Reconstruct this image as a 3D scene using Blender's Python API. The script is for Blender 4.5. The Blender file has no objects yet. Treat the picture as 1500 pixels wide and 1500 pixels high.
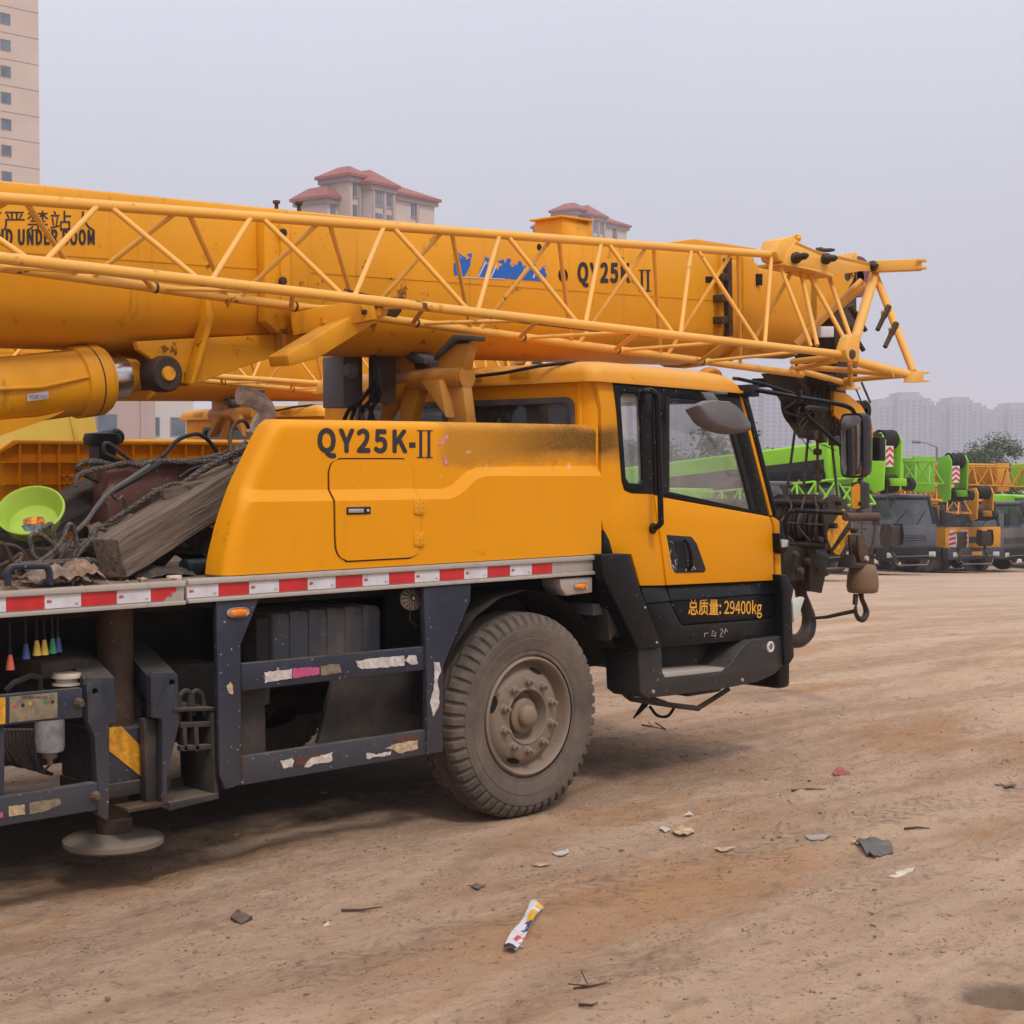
import bpy, bmesh, math, random
import numpy as np
from mathutils import Vector, Matrix, noise as mn
from mathutils.geometry import tessellate_polygon
random.seed(7)
R = math.radians
scene = bpy.context.scene
col = scene.collection

# ---------------------------------------------------------------- camera
F = 2400.0; TH = R(45.6); PIT = math.atan(75 / F)
FW = Vector((math.cos(TH) * math.cos(PIT), math.sin(TH) * math.cos(PIT), -math.sin(PIT)))
RT = Vector((math.sin(TH), -math.cos(TH), 0)); UP = RT.cross(FW)
CAM = Vector((-5.9141, -5.9142, 1.8314))
cd = bpy.data.cameras.new('camera'); cam = bpy.data.objects.new('camera', cd); col.objects.link(cam)
M3 = Matrix((RT, UP, -FW)).transposed()
cam.matrix_world = Matrix.Translation(CAM) @ M3.to_4x4()
cd.sensor_width = 36; cd.lens = 36 * F / 1500; cd.clip_end = 9000; cd.clip_start = .05
scene.camera = cam

# ---------------------------------------------------------------- sky, sun, exposure
SUN_EL = R(52); SUN_AZ = R(250)      # hazy sun, behind the camera
w = bpy.data.worlds.new('World'); scene.world = w; w.use_nodes = True
nt = w.node_tree; bg = nt.nodes['Background']
sky = nt.nodes.new('ShaderNodeTexSky'); sky.sky_type = 'NISHITA'; sky.sun_disc = False
sky.sun_elevation = SUN_EL; sky.sun_rotation = R(90) - SUN_AZ
sky.dust_density = 6; sky.air_density = 1.2
tc = nt.nodes.new('ShaderNodeTexCoord'); sp = nt.nodes.new('ShaderNodeSeparateXYZ')
nt.links.new(tc.outputs['Generated'], sp.inputs[0])
rp = nt.nodes.new('ShaderNodeValToRGB'); nt.links.new(sp.outputs['Z'], rp.inputs[0])
OV = 10.0                             # overcast veil, in the sky texture's own units
for i, (p, c) in enumerate([(0.0, (.41, .425, .50)), (.09, (.495, .51, .59)), (.27, (.70, .715, .81)), (1.0, (1.40, 1.41, 1.46))]):
    e = rp.color_ramp.elements[i] if i < 2 else rp.color_ramp.elements.new(p)
    e.position = p; e.color = (*c, 1)
sc = nt.nodes.new('ShaderNodeVectorMath'); sc.operation = 'SCALE'; sc.inputs['Scale'].default_value = OV
cn = nt.nodes.new('ShaderNodeTexNoise'); cn.inputs['Scale'].default_value = 2.2; cn.inputs['Detail'].default_value = 4; nt.links.new(tc.outputs['Generated'], cn.inputs['Vector'])
cm = nt.nodes.new('ShaderNodeMapRange'); nt.links.new(cn.outputs[0], cm.inputs[0]); cm.inputs[1].default_value = .3; cm.inputs[2].default_value = .7; cm.inputs[3].default_value = .965*OV; cm.inputs[4].default_value = 1.035*OV
nt.links.new(cm.outputs[0], sc.inputs['Scale']); nt.links.new(rp.outputs[0], sc.inputs[0])
mx = nt.nodes.new('ShaderNodeMix'); mx.data_type = 'RGBA'; mx.inputs[0].default_value = .90
nt.links.new(sky.outputs[0], mx.inputs[6]); nt.links.new(sc.outputs[0], mx.inputs[7])
nt.links.new(mx.outputs[2], bg.inputs[0]); bg.inputs[1].default_value = .10
sd = bpy.data.lights.new('sun', 'SUN'); sd.energy = 1.5; sd.angle = R(11); sd.color = (1, .94, .86)
so = bpy.data.objects.new('sun', sd); col.objects.link(so)
sv = Vector((math.cos(SUN_EL) * math.cos(SUN_AZ), math.cos(SUN_EL) * math.sin(SUN_AZ), math.sin(SUN_EL)))
so.rotation_euler = sv.to_track_quat('Z', 'Y').to_euler()
vs_ = scene.view_settings; vs_.view_transform = 'Standard'; vs_.look = 'None'; vs_.gamma = 1
vs_.exposure = 0.23; vs_.use_curve_mapping = False
scene.cycles.volume_bounces = 1; scene.cycles.max_bounces = 8; scene.cycles.transparent_max_bounces = 16

# ---------------------------------------------------------------- measuring: a pixel of the photo -> a point on a real plane
def ray(px, py): return FW + RT * ((px - 750) / F) + UP * ((750 - py) / F)
def PY(px, py, Y=0.0):
    r = ray(px, py); return CAM + r * ((Y - CAM.y) / r.y)
def PX(px, py, X=0.0):
    r = ray(px, py); return CAM + r * ((X - CAM.x) / r.x)
def PZ(px, py, Z=0.0):
    r = ray(px, py); return CAM + r * ((Z - CAM.z) / r.z)
def PD(px, py, d): return CAM + ray(px, py) * d

# ---------------------------------------------------------------- mesh helpers
class MB:
    def __init__(s): s.v = []; s.f = []
    def add(s, vs, fs):
        o = len(s.v); s.v += [tuple(v) for v in vs]; s.f += [tuple(i + o for i in f) for f in fs]; return s
    def box(s, x0, x1, y0, y1, z0, z1):
        x0, x1 = sorted((x0, x1)); y0, y1 = sorted((y0, y1)); z0, z1 = sorted((z0, z1))
        return s.add([(x0,y0,z0),(x1,y0,z0),(x1,y1,z0),(x0,y1,z0),(x0,y0,z1),(x1,y0,z1),(x1,y1,z1),(x0,y1,z1)],
              [(0,3,2,1),(4,5,6,7),(0,1,5,4),(1,2,6,5),(2,3,7,6),(3,0,4,7)])
    def beam(s, a, b, wd, ht, up=(0,0,1)):
        a = Vector(a); b = Vector(b); d = (b - a).normalized(); u = Vector(up); sd_ = d.cross(u)
        if sd_.length < 1e-4: sd_ = d.cross(Vector((1,0,0)))
        sd_.normalize(); u = sd_.cross(d); vs = []
        for p in (a, b):
            for i, j in ((-1,-1),(1,-1),(1,1),(-1,1)): vs.append(p + sd_ * (wd/2*i) + u * (ht/2*j))
        return s.add(vs, [(0,1,2,3),(4,7,6,5),(0,4,5,1),(1,5,6,2),(2,6,7,3),(3,7,4,0)])
    def loops(s, fn, loops, a, b):
        """prism between two copies of a 2D outline (first loop) with holes (other loops)"""
        def area(l): return sum(l[i][0]*l[(i+1)%len(l)][1]-l[(i+1)%len(l)][0]*l[i][1] for i in range(len(l)))
        L = [list(l) if (area(l) > 0) == (k == 0) else list(l)[::-1] for k, l in enumerate(loops)]
        flat = [p for l in L for p in l]; n = len(flat)
        tri = tessellate_polygon([[Vector((p[0], p[1], 0)) for p in l] for l in L])
        vs = [fn(p, a) for p in flat] + [fn(p, b) for p in flat]; fs = []
        for t in tri:
            p = [flat[i] for i in t]
            ar = (p[1][0]-p[0][0])*(p[2][1]-p[0][1])-(p[2][0]-p[0][0])*(p[1][1]-p[0][1])
            if ar < 0: t = t[::-1]
            fs.append(tuple(t)); fs.append(tuple(i + n for i in t[::-1]))
        o = 0
        for l in L:
            k = len(l)
            for i in range(k): fs.append((o+i, o+(i+1)%k + 0, o+(i+1)%k+n, o+i+n)[::-1])
            o += k
        return s.add(vs, fs)
    def py(s, pix, Y0, Y1, holes=(), at=None):     # outline given in photo pixels measured on plane Y=at (default Y0)
        at = Y0 if at is None else at
        c = lambda l: [(lambda q: (q.x, q.z))(PY(x, y, at)) for x, y in l]
        return s.loops(lambda p, t: (p[0], t, p[1]), [c(pix)] + [c(h) for h in holes], Y0, Y1)
    def px(s, pix, X0, X1, holes=(), at=None):
        at = X0 if at is None else at
        c = lambda l: [(lambda q: (q.y, q.z))(PX(x, y, at)) for x, y in l]
        return s.loops(lambda p, t: (t, p[0], p[1]), [c(pix)] + [c(h) for h in holes], X0, X1)
    def xz(s, poly, Y0, Y1, holes=()): return s.loops(lambda p, t: (p[0], t, p[1]), [poly] + list(holes), Y0, Y1)
    def yz(s, poly, X0, X1, holes=()): return s.loops(lambda p, t: (t, p[0], p[1]), [poly] + list(holes), X0, X1)
    def xy(s, poly, Z0, Z1, holes=()): return s.loops(lambda p, t: (p[0], p[1], t), [poly] + list(holes), Z0, Z1)
    def rings(s, R_, closed=True, cap=True):
        n = len(R_[0]); vs = [p for r in R_ for p in r]; fs = []
        for i in range(len(R_) - 1):
            for j in range(n if closed else n - 1):
                k = (j + 1) % n; fs.append((i*n+j, i*n+k, (i+1)*n+k, (i+1)*n+j))
        if cap and closed: fs.append(tuple(range(n))[::-1]); fs.append(tuple((len(R_)-1)*n + j for j in range(n)))
        return s.add(vs, fs)
    def tube(s, pts, r, n=10, cap=True):
        pts = [Vector(p) for p in pts]; rings = []; prev = None
        for i, p in enumerate(pts):
            d = (pts[min(i+1, len(pts)-1)] - pts[max(i-1, 0)]).normalized()
            if prev is None:
                a = d.cross(Vector((0,0,1)));  a = a if a.length > .05 else d.cross(Vector((1,0,0)))
            else: a = prev - d * prev.dot(d)
            a.normalize(); prev = a; b = d.cross(a); rr = r[i] if isinstance(r, (list, tuple)) else r
            rings.append([p + (a*math.cos(t) + b*math.sin(t))*rr for t in [2*math.pi*k/n for k in range(n)]])
        return s.rings(rings, True, cap)
    def lathe(s, prof, c, axis, n=24, a0=0, a1=2*math.pi):
        c = Vector(c); ax = Vector(axis).normalized()
        a = ax.cross(Vector((0,0,1))); a = a if a.length > .05 else ax.cross(Vector((1,0,0)))
        a.normalize(); b = ax.cross(a); full = abs(a1 - a0 - 2*math.pi) < 1e-6; rings = []
        for k in range(n if full else n + 1):
            t = a0 + (a1 - a0)*k/n; rings.append([c + ax*h + (a*math.cos(t) + b*math.sin(t))*max(r_, 1e-4) for r_, h in prof])
        if full: rings.append(rings[0])
        return s.rings(rings, False, False)
    def ball(s, c, r, n=12, sc=(1,1,1)):
        prof = [(math.sin(math.pi*i/n), -math.cos(math.pi*i/n)) for i in range(n+1)]; c = Vector(c)
        m = MB().lathe([(p*1, h*1) for p, h in prof], (0,0,0), (0,0,1), n*2)
        return s.add([(c.x+v[0]*r*sc[0], c.y+v[1]*r*sc[1], c.z+v[2]*r*sc[2]) for v in m.v], m.f)

def spline(pts, n=8):
    pts = [Vector(p) for p in pts]
    out = []; P4 = [pts[0]] + pts + [pts[-1]]
    for i in range(1, len(P4)-2):
        p0, p1, p2, p3 = P4[i-1], P4[i], P4[i+1], P4[i+2]
        for k in range(n):
            t = k/n; out.append(.5*((2*p1) + (p2-p0)*t + (2*p0-5*p1+4*p2-p3)*t*t + (3*p1-p0-3*p2+p3)*t**3))
    return out + [pts[-1]]
ORG = {}
def build(mb, name, mat, parent=None, bevel=0.0, smooth=38, seg=2, weld=True):
    v = np.array(mb.v, dtype=float); lo, hi = v.min(0), v.max(0)
    c = (lo + hi) / 2
    if parent is None: c[2] = lo[2]
    me = bpy.data.meshes.new(name); me.from_pydata((v - c).tolist(), [], mb.f)
    bm = bmesh.new(); bm.from_mesh(me)
    if weld and len(mb.f) and mat is not None and not name.endswith(('lettering','_text','_logo','_mark')): bmesh.ops.remove_doubles(bm, verts=bm.verts, dist=1e-5)
    if not name.endswith(('lettering','_text')): bmesh.ops.recalc_face_normals(bm, faces=bm.faces)
    if bevel:
        es = [e for e in bm.edges if len(e.link_faces) == 2 and e.calc_face_angle(0) > R(30)]
        try: bmesh.ops.bevel(bm, geom=es, offset=bevel, segments=seg, affect='EDGES', profile=.5, clamp_overlap=True)
        except Exception: pass
    bm.to_mesh(me); bm.free()
    if smooth:
        me.shade_smooth(); me.set_sharp_from_angle(angle=R(smooth))
    o = bpy.data.objects.new(name, me); col.objects.link(o)
    if mat: me.materials.append(mat)
    pc = ORG.get(parent.name, Vector((0,0,0))) if parent else Vector((0,0,0))
    ORG[o.name] = Vector(c); o.location = Vector(c) - pc
    if parent: o.parent = parent
    return o
def tag(o, label=None, cat=None, group=None, kind=None):
    if label: o['label'] = label
    if cat: o['category'] = cat
    if group: o['group'] = group
    if kind: o['kind'] = kind
    return o
def empty(name, loc, label=None, cat=None, group=None, rz=0):
    o = bpy.data.objects.new(name, None); col.objects.link(o); o.location = loc; o.rotation_euler.z = rz
    o.empty_display_size = .2; ORG[o.name] = Vector(loc)
    return tag(o, label, cat, group)
def share(src, loc, parent, rot=None, name=None):
    """another instance of a small piece, sharing its mesh; loc is in world space"""
    o = src.copy(); col.objects.link(o); o.parent = parent
    pc = ORG.get(parent.name, Vector((0,0,0))) if parent else Vector((0,0,0))
    o.location = Vector(loc) - pc; ORG[o.name] = Vector(loc)
    if rot: o.rotation_euler = rot
    return o
def copy_tree(o, parent=None):
    c = o.copy(); col.objects.link(c); c.parent = parent
    for ch in list(KIDS.get(o.name, [])): copy_tree(ch, c)
    return c
KIDS = {}
def index_kids():
    KIDS.clear()
    for o in bpy.data.objects:
        if o.parent: KIDS.setdefault(o.parent.name, []).append(o)
FONTS = {}
def font(n):
    if n not in FONTS:
        try: FONTS[n] = bpy.data.fonts.load(bpy.utils.system_resource('DATAFILES') + '/fonts/' + n)
        except Exception: FONTS[n] = None
    return FONTS[n]
def text_mb(body, p0, ux, uz, w_, h_, bold=0.0, fn='Inter.woff2', shear=0, th=0, track=1.0):
    """flat lettering fitted into a w_ x h_ rectangle whose lower left corner is p0"""
    cu = bpy.data.curves.new('lettering', 'FONT'); cu.body = body; cu.resolution_u = 4; cu.space_character = track
    f_ = font(fn)
    if f_: cu.font = f_
    ob = bpy.data.objects.new('lettering_tmp', cu); col.objects.link(ob)
    dg = bpy.context.evaluated_depsgraph_get(); me = bpy.data.meshes.new_from_object(ob.evaluated_get(dg))
    v = np.array([x.co[:] for x in me.vertices]); fs = [tuple(p.vertices) for p in me.polygons]
    bpy.data.objects.remove(ob); bpy.data.curves.remove(cu); bpy.data.meshes.remove(me)
    lo, hi = v.min(0), v.max(0); s = (v - lo) / np.maximum(hi - lo, 1e-6)
    ux = Vector(ux).normalized(); uz = Vector(uz).normalized(); p0 = Vector(p0)
    m = MB(); nrm = ux.cross(uz).normalized(); r = bold*h_
    # a bold cut: the same outline laid over itself a few times, each copy a hair in front of the last
    offs = [(0, 0)] if not bold else [(0,0)] + [(math.cos(R(45*i)), math.sin(R(45*i))) for i in range(8)]
    for i, (dx, dz) in enumerate(offs):
        m.add([p0 + ux*(r + a[0]*(w_-2*r) + dx*r) + uz*(r + a[1]*(h_-2*r) + dz*r) + nrm*(.00012*i) for a in s], fs)
    return m

# ---------------------------------------------------------------- materials
def srgb(r, g, b):
    f = lambda c: (c/255/12.92 if c/255 <= .04045 else ((c/255+.055)/1.055)**2.4)
    return (f(r), f(g), f(b))
class NT:
    def __init__(s, name):
        s.m = bpy.data.materials.new(name); s.m.use_nodes = True; s.t = s.m.node_tree; s.n = s.t.nodes
        s.b = s.n['Principled BSDF']; s.o = s.n['Material Output']
        s.g = s.n.new('ShaderNodeNewGeometry')
    def L(s, a, b): s.t.links.new(a, b)
    def map(s, scale=(1,1,1), rot=(0,0,0), src=None):
        m = s.n.new('ShaderNodeMapping'); m.inputs['Scale'].default_value = scale; m.inputs['Rotation'].default_value = rot
        s.L(src or s.g.outputs['Position'], m.inputs[0]); return m.outputs[0]
    def noise(s, sc_, det=5, rough=.6, vec=None, dist=0):
        n = s.n.new('ShaderNodeTexNoise'); n.inputs['Scale'].default_value = sc_; n.inputs['Detail'].default_value = det
        n.inputs['Roughness'].default_value = rough; n.inputs['Distortion'].default_value = dist
        s.L(vec or s.g.outputs['Position'], n.inputs['Vector']); return n.outputs[0]
    def ramp(s, x, a, b, lo=0., hi=1.):
        n = s.n.new('ShaderNodeMapRange'); n.interpolation_type = 'SMOOTHSTEP'
        n.inputs[1].default_value = a; n.inputs[2].default_value = b; n.inputs[3].default_value = lo; n.inputs[4].default_value = hi
        s.L(x, n.inputs[0]); return n.outputs[0]
    def math(s, op, a, b=None):
        n = s.n.new('ShaderNodeMath'); n.operation = op
        for i, x in enumerate((a, b)):
            if x is None: continue
            if isinstance(x, (int, float)): n.inputs[i].default_value = x
            else: s.L(x, n.inputs[i])
        return n.outputs[0]
    def mix(s, f, a, b):
        n = s.n.new('ShaderNodeMix'); n.data_type = 'RGBA'
        for i, x in ((0, f), (6, a), (7, b)):
            if isinstance(x, (int, float)): n.inputs[i].default_value = x
            elif isinstance(x, tuple): n.inputs[i].default_value = (*x, 1)
            else: s.L(x, n.inputs[i])
        return n.outputs[2]
    def bump(s, h, st=.3, d=.01):
        n = s.n.new('ShaderNodeBump'); n.inputs['Strength'].default_value = st; n.inputs['Distance'].default_value = d
        s.L(h, n.inputs['Height']); s.L(n.outputs[0], s.b.inputs['Normal']); return n
    def nz(s):
        x = s.n.new('ShaderNodeSeparateXYZ'); s.L(s.g.outputs['Normal'], x.inputs[0]); return x.outputs['Z']
    def pos(s, ax):
        x = s.n.new('ShaderNodeSeparateXYZ'); s.L(s.g.outputs['Position'], x.inputs[0]); return x.outputs[ax]

DUST = (.34, .25, .18)
def paint(name, c, rough=.42, metal=0., dust=.25, dustcol=DUST, rust=0., streak=0., spots=0., bump=.15, top=.5, coat=0., var=.12, low=0., spec=.3):
    k = NT(name); cc = k.mix(k.ramp(k.noise(1.3, 4), .3, .7, 0, var), tuple(c), tuple(x*.55 for x in c))
    n1 = k.noise(2.2, 8, .65); d = k.ramp(n1, .42, .78, 0, dust)
    up = k.ramp(k.nz(), .25, .95, 0, top); n2 = k.ramp(k.noise(9, 6, .7), .25, .7, .35, 1)
    dd = k.math('MINIMUM', k.math('ADD', d, k.math('MULTIPLY', up, n2)), .96)
    if low:      # road dirt thrown up over the lowest part
        z = k.ramp(k.math('ADD', k.pos('Z'), k.math('MULTIPLY', k.noise(5, 5), .4)), .5, 1.35, low, 0)
        dd = k.math('MAXIMUM', dd, z)
    cc = k.mix(dd, cc, dustcol)
    if streak:
        s_ = k.ramp(k.noise(1, 6, .6, k.map((14, 14, .9))), .58, .74, 0, streak)
        cc = k.mix(s_, cc, (.09, .04, .015))
    if rust:
        r_ = k.math('MULTIPLY', k.ramp(k.noise(7, 10, .72), .60, .66, 0, 1), k.ramp(k.noise(1.7, 3), .45, .6, 0, rust))
        cc = k.mix(r_, cc, (.10, .035, .012))
    if spots:
        v = k.ramp(k.noise(55, 2, .5), .70, .74, 0, spots); cc = k.mix(v, cc, (.45, .42, .38))
    k.L(cc, k.b.inputs['Base Color']); k.b.inputs['Metallic'].default_value = metal
    k.L(k.math('ADD', k.math('MULTIPLY', dd, .45), k.ramp(k.noise(20, 4), .3, .7, rough - .05, rough + .08)), k.b.inputs['Roughness'])
    k.b.inputs['Coat Weight'].default_value = coat; k.b.inputs['Specular IOR Level'].default_value = spec
    if bump: k.bump(k.noise(60, 6, .65), bump, .004)
    return k.m
YEL = (.74, .288, .0); YELB = (.73, .312, .006)
m_yel = paint('crane_yellow', YEL, .46, dust=.05, top=.45, rust=.3, var=.10, dustcol=(.6,.34,.10), spec=.2, spots=.22, streak=.07)
m_yelb = paint('boom_yellow', YELB, .45, dust=.16, top=.4, rust=.9, streak=.42, var=.3, dustcol=(.5,.28,.10))
m_jib = paint('jib_yellow', (.80, .405, .07), .45, dust=.22, top=.5, rust=1., streak=.1, dustcol=(.5, .33, .18))
m_under = paint('frame_yellow', (.50, .21, .02), .5, dust=.4, top=.7, rust=1., streak=.3)
m_roof = paint('roof_yellow', (.70, .30, .02), .42, dust=.22, top=.3, rust=.6, dustcol=(.55, .36, .2))
m_black = paint('black_paint', (.004, .0045, .006), .33, dust=.03, top=.16, spots=.4, dustcol=(.12, .11, .10), bump=.08, low=.09, spec=.22)
m_blackp = paint('black_plastic', (.012, .012, .015), .5, dust=.12, top=.35, dustcol=(.14, .13, .12))
m_slate = paint('slate_chassis_paint', (.018, .024, .042), .45, dust=.34, top=.8, rust=.5, spots=.6, dustcol=(.13, .105, .085), low=.28, streak=.25)
m_blackstep = paint('scuffed_step_plastic', (.006,.007,.009), .34, dust=.30, top=.45, spots=.6, dustcol=(.13,.11,.095), bump=.15, low=.30, spec=.3)
m_mud = paint('mud_spattered_black', (.010,.010,.012), .5, dust=.55, top=.5, spots=1., dustcol=(.13,.105,.085), bump=.4)
m_dirty = paint('dirty_steel', (.035, .030, .028), .7, dust=.65, top=.8, rust=1., streak=.4, dustcol=(.17, .125, .09), bump=.5)
m_dark = paint('chassis_black', (.014, .013, .013), .75, dust=.4, top=.5, dustcol=(.07, .05, .037), bump=.4)
m_rusty = paint('rusty_steel', (.085, .050, .032), .75, dust=.6, rust=1., streak=.7, spots=.5, var=.9, dustcol=(.18, .13, .1), bump=.6, metal=.2)
m_grease = paint('greasy_steel', (.03, .022, .018), .42, dust=.5, top=.3, rust=.8, dustcol=(.09, .055, .035), bump=.9, streak=.3)
m_alu = paint('aluminium_edge', (.46, .42, .38), .5, metal=.35, dust=.6, top=.7, dustcol=(.36, .27, .2), streak=.2)
m_grey = paint('grey_enamel', (.14, .14, .15), .45, dust=.3, top=.4, dustcol=(.3, .26, .23), streak=.2)
m_chrome = paint('chrome_rod', (.6, .6, .62), .18, metal=1., dust=.25, top=.1, dustcol=(.12, .1, .09), streak=.3)
m_rim = paint('wheel_rim', (.22, .165, .125), .6, dust=.6, top=.6, rust=.8, dustcol=(.27, .20, .15), bump=.5, metal=.1)
m_tank = paint('fuel_tank_steel', (.10, .11, .13), .5, dust=.9, top=.95, rust=.4, spots=.8, streak=.6, dustcol=(.34, .27, .21))
m_lime = paint('lime_green_paint', (.26, .62, .025), .4, dust=.08, top=.2, bump=0)
m_limed = paint('deep_green_paint', (.16, .42, .02), .4, dust=.1, top=.2, bump=0)
m_orange = paint('orange_yellow_paint', (.58, .25, .012), .45, dust=.15, top=.2, bump=0)
m_cabblue = paint('slate_blue_cab', (.085, .10, .125), .45, dust=.3, top=.3, bump=0)
m_cabgrey = paint('grey_cab', (.12, .115, .115), .45, dust=.3, top=.3, bump=0)
m_white = paint('white_paint', (.62, .61, .6), .5, dust=.3, top=.3)
m_paleyel = paint('pale_yellow_panel', (.66, .45, .08), .45, dust=.5, top=.3, rust=.6, streak=.15, dustcol=(.66, .5, .2))
m_purple = paint('purple_sheave', (.19, .06, .075), .5, dust=.3, top=.3)
m_rubpad = paint('rubber_pad', (.07, .068, .07), .6, dust=.5, top=.5, dustcol=(.2, .17, .15))
m_redplate = paint('red_brown_plate', (.10, .038, .028), .6, dust=.35, top=.6, rust=1., streak=.2, dustcol=(.2, .11, .08), spots=.4)
def plain(name, c, rough=.5, metal=0., emit=None, var=.1, sc_=8, bump=0.):
    k = NT(name); k.L(k.mix(k.ramp(k.noise(sc_, 5), .3, .7, 0, 1), tuple(x*(1-var) for x in c), tuple(min(1, x*(1+var)) for x in c)), k.b.inputs['Base Color'])
    k.b.inputs['Roughness'].default_value = rough; k.b.inputs['Metallic'].default_value = metal
    if bump: k.bump(k.noise(sc_*5, 6), bump, .005)
    return k.m
m_red = plain('red_reflective_tape', (.50, .018, .02), .35, var=.15)
m_wtape = plain('white_reflective_tape', (.56, .54, .56), .4, var=.12)
m_ink = plain('black_lettering', (.018, .016, .02), .5)
m_inky = plain('yellow_lettering', (.75, .36, .03), .5)
m_blue = plain('blue_decal', (.015, .13, .50), .45)
m_redink = plain('red_lettering', (.5, .05, .04), .5)
m_pink = plain('magenta_sticker', (.45, .07, .17), .5)
m_paper = plain('torn_paper', (.50, .44, .40), .8, var=.25, sc_=40)
m_paperb = plain('torn_tan_paper', (.42, .30, .18), .8, var=.4, sc_=30)
m_dullred = plain('faded_red_packet', (.30,.07,.055), .7, var=.4, sc_=40); m_dullwhite = plain('dirty_white_scrap', (.48,.44,.40), .8, var=.3, sc_=60)
m_amber = plain('amber_lens', (.75, .20, .01), .2, var=.2, sc_=60)
m_dull = plain('dull_plate', (.22, .17, .11), .5, .2, var=.3, sc_=25)
m_basin = plain('lime_plastic', (.30, .43, .05), .35, var=.08)
m_hole = plain('hole_black', (.004, .004, .004), .9); m_paneg = plain('sky_grey_glass', (.055,.06,.07), .12, var=.3, sc_=2)
m_sticker = plain('cream_sticker', (.55, .45, .36), .6, var=.2)
m_pipe = plain('dull_exhaust_pipe', (.62, .52, .44), .6, .2, var=.35, sc_=12, bump=.3)
m_stripey = plain('hazard_yellow', (.60, .27, .015), .5, var=.3, sc_=30)
m_bowl = plain('beige_headliner', (.38, .33, .28), .8)
m_mirror = plain('mirror_glass', (.75, .75, .76), .03, 1., var=.03)
m_filter = plain('filter_bowl_white', (.42, .44, .46), .5, var=.2, sc_=30)
m_clear = plain('pale_plastic', (.55, .58, .5), .3)
m_handle = [plain('lever_'+n, c, .5) for n, c in (('red', (.5,.09,.05)), ('blue', (.03,.06,.2)), ('yellow', (.55,.38,.06)), ('green', (.03,.22,.1)))]
def glass(name, tint=(.86,.88,.9), dust=.16, dcol=(.45,.43,.42)):
    k = NT(name); k.n.remove(k.b)
    tr = k.n.new('ShaderNodeBsdfTransparent'); tr.inputs[0].default_value = (*tint, 1)
    gl = k.n.new('ShaderNodeBsdfGlossy'); gl.inputs['Roughness'].default_value = .04; gl.inputs[0].default_value = (.9,.9,.9,1)
    di = k.n.new('ShaderNodeBsdfDiffuse'); di.inputs[0].default_value = (*dcol, 1)
    lw = k.n.new('ShaderNodeLayerWeight'); lw.inputs[0].default_value = .5
    fr = k.math('ADD', k.math('MULTIPLY', k.math('POWER', lw.outputs['Facing'], 4.0), .8), .045)
    a = k.n.new('ShaderNodeMixShader'); b = k.n.new('ShaderNodeMixShader')
    k.L(fr, a.inputs[0]); k.L(tr.outputs[0], a.inputs[1]); k.L(gl.outputs[0], a.inputs[2])
    k.L(k.ramp(k.noise(4, 7, .65), .25, .8, dust*.5, dust*1.6), b.inputs[0]); k.L(a.outputs[0], b.inputs[1]); k.L(di.outputs[0], b.inputs[2])
    k.L(b.outputs[0], k.o.inputs[0]); return k.m
m_glass = glass('dusty_window_glass', (.975,.98,.985), .12, (.60,.58,.57)); m_glassd = glass('dark_window_glass', (.35,.36,.38), .2, (.2,.2,.21))
m_pane = plain('building_window_glass', (.10, .13, .16), .15, var=.3, sc_=.5)

def rubber():
    k = NT('dusty_tyre_rubber'); n = k.ramp(k.noise(3, 8, .65), .3, .65, .35, .95)
    c = k.mix(n, (.026, .022, .020), (.150, .112, .084))
    k.L(k.mix(k.ramp(k.noise(26, 6, .7), .5, .75, 0, .35), c, (.05, .04, .034)), k.b.inputs['Base Color'])
    k.b.inputs['Roughness'].default_value = .85; k.bump(k.noise(45, 8, .7), .35, .006); return k.m
m_tyre = rubber()
def wood(name, c1, c2, rot=0):
    k = NT(name); tcn = k.n.new('ShaderNodeTexCoord')
    v = k.map((1.2, 22, 22), (0,0,0), tcn.outputs['Object'])
    n = k.noise(2.2, 8, .65, v, .4); c = k.mix(k.ramp(n, .3, .7), c1, c2)
    cr = k.ramp(k.noise(1.6, 4, .5, k.map((.8, 30, 30), (0,0,0), tcn.outputs['Object'])), .70, .74)
    k.L(k.mix(cr, c, (.03, .022, .016)), k.b.inputs['Base Color']); k.b.inputs['Roughness'].default_value = .9
    k.bump(k.math('SUBTRACT', n, cr), .8, .012); return k.m
m_wood = wood('weathered_timber', (.075, .054, .038), (.20, .15, .11)); m_woodd = wood('dark_timber', (.018, .013, .011), (.075, .055, .045))
def ropem():
    k = NT('wire_rope'); tcn = k.n.new('ShaderNodeTexCoord')
    n = k.noise(90, 4, .6); k.L(k.mix(k.ramp(n, .35, .65), (.028, .022, .02), (.15, .115, .095)), k.b.inputs['Base Color'])
    k.b.inputs['Roughness'].default_value = .7; k.b.inputs['Metallic'].default_value = .2; k.bump(n, .8, .006); return k.m
m_rope = ropem()
def chipped(name, c2, bcol, z0, z1):
    k = NT(name); n = k.noise(9, 9, .66, dist=.8); t = k.ramp(k.pos('Z'), z0, z1, -.14, .10)
    k.L(k.mix(k.ramp(k.math('ADD', n, t), .53, .54), c2, bcol), k.b.inputs['Base Color']); k.b.inputs['Roughness'].default_value = .7; return k.m

# ================================================================ THE TRUCK CRANE
crane = empty('truck_crane', (0, 1.25, 0), 'big yellow truck crane in front, black cab door lettered 29400kg, lattice jib along its boom',
              'truck crane', 'yellow truck cranes of one type side by side')
def P(mb, name, mat, parent=None, **k): return build(mb, name, mat, parent or crane, **k)
def V(px, py, Y=0.0): return PY(px, py, Y)
def grp(name, loc, parent): 
    e = empty(name, Vector(loc) - ORG[parent.name]); ORG[e.name] = Vector(loc); e.parent = parent; return e

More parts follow.
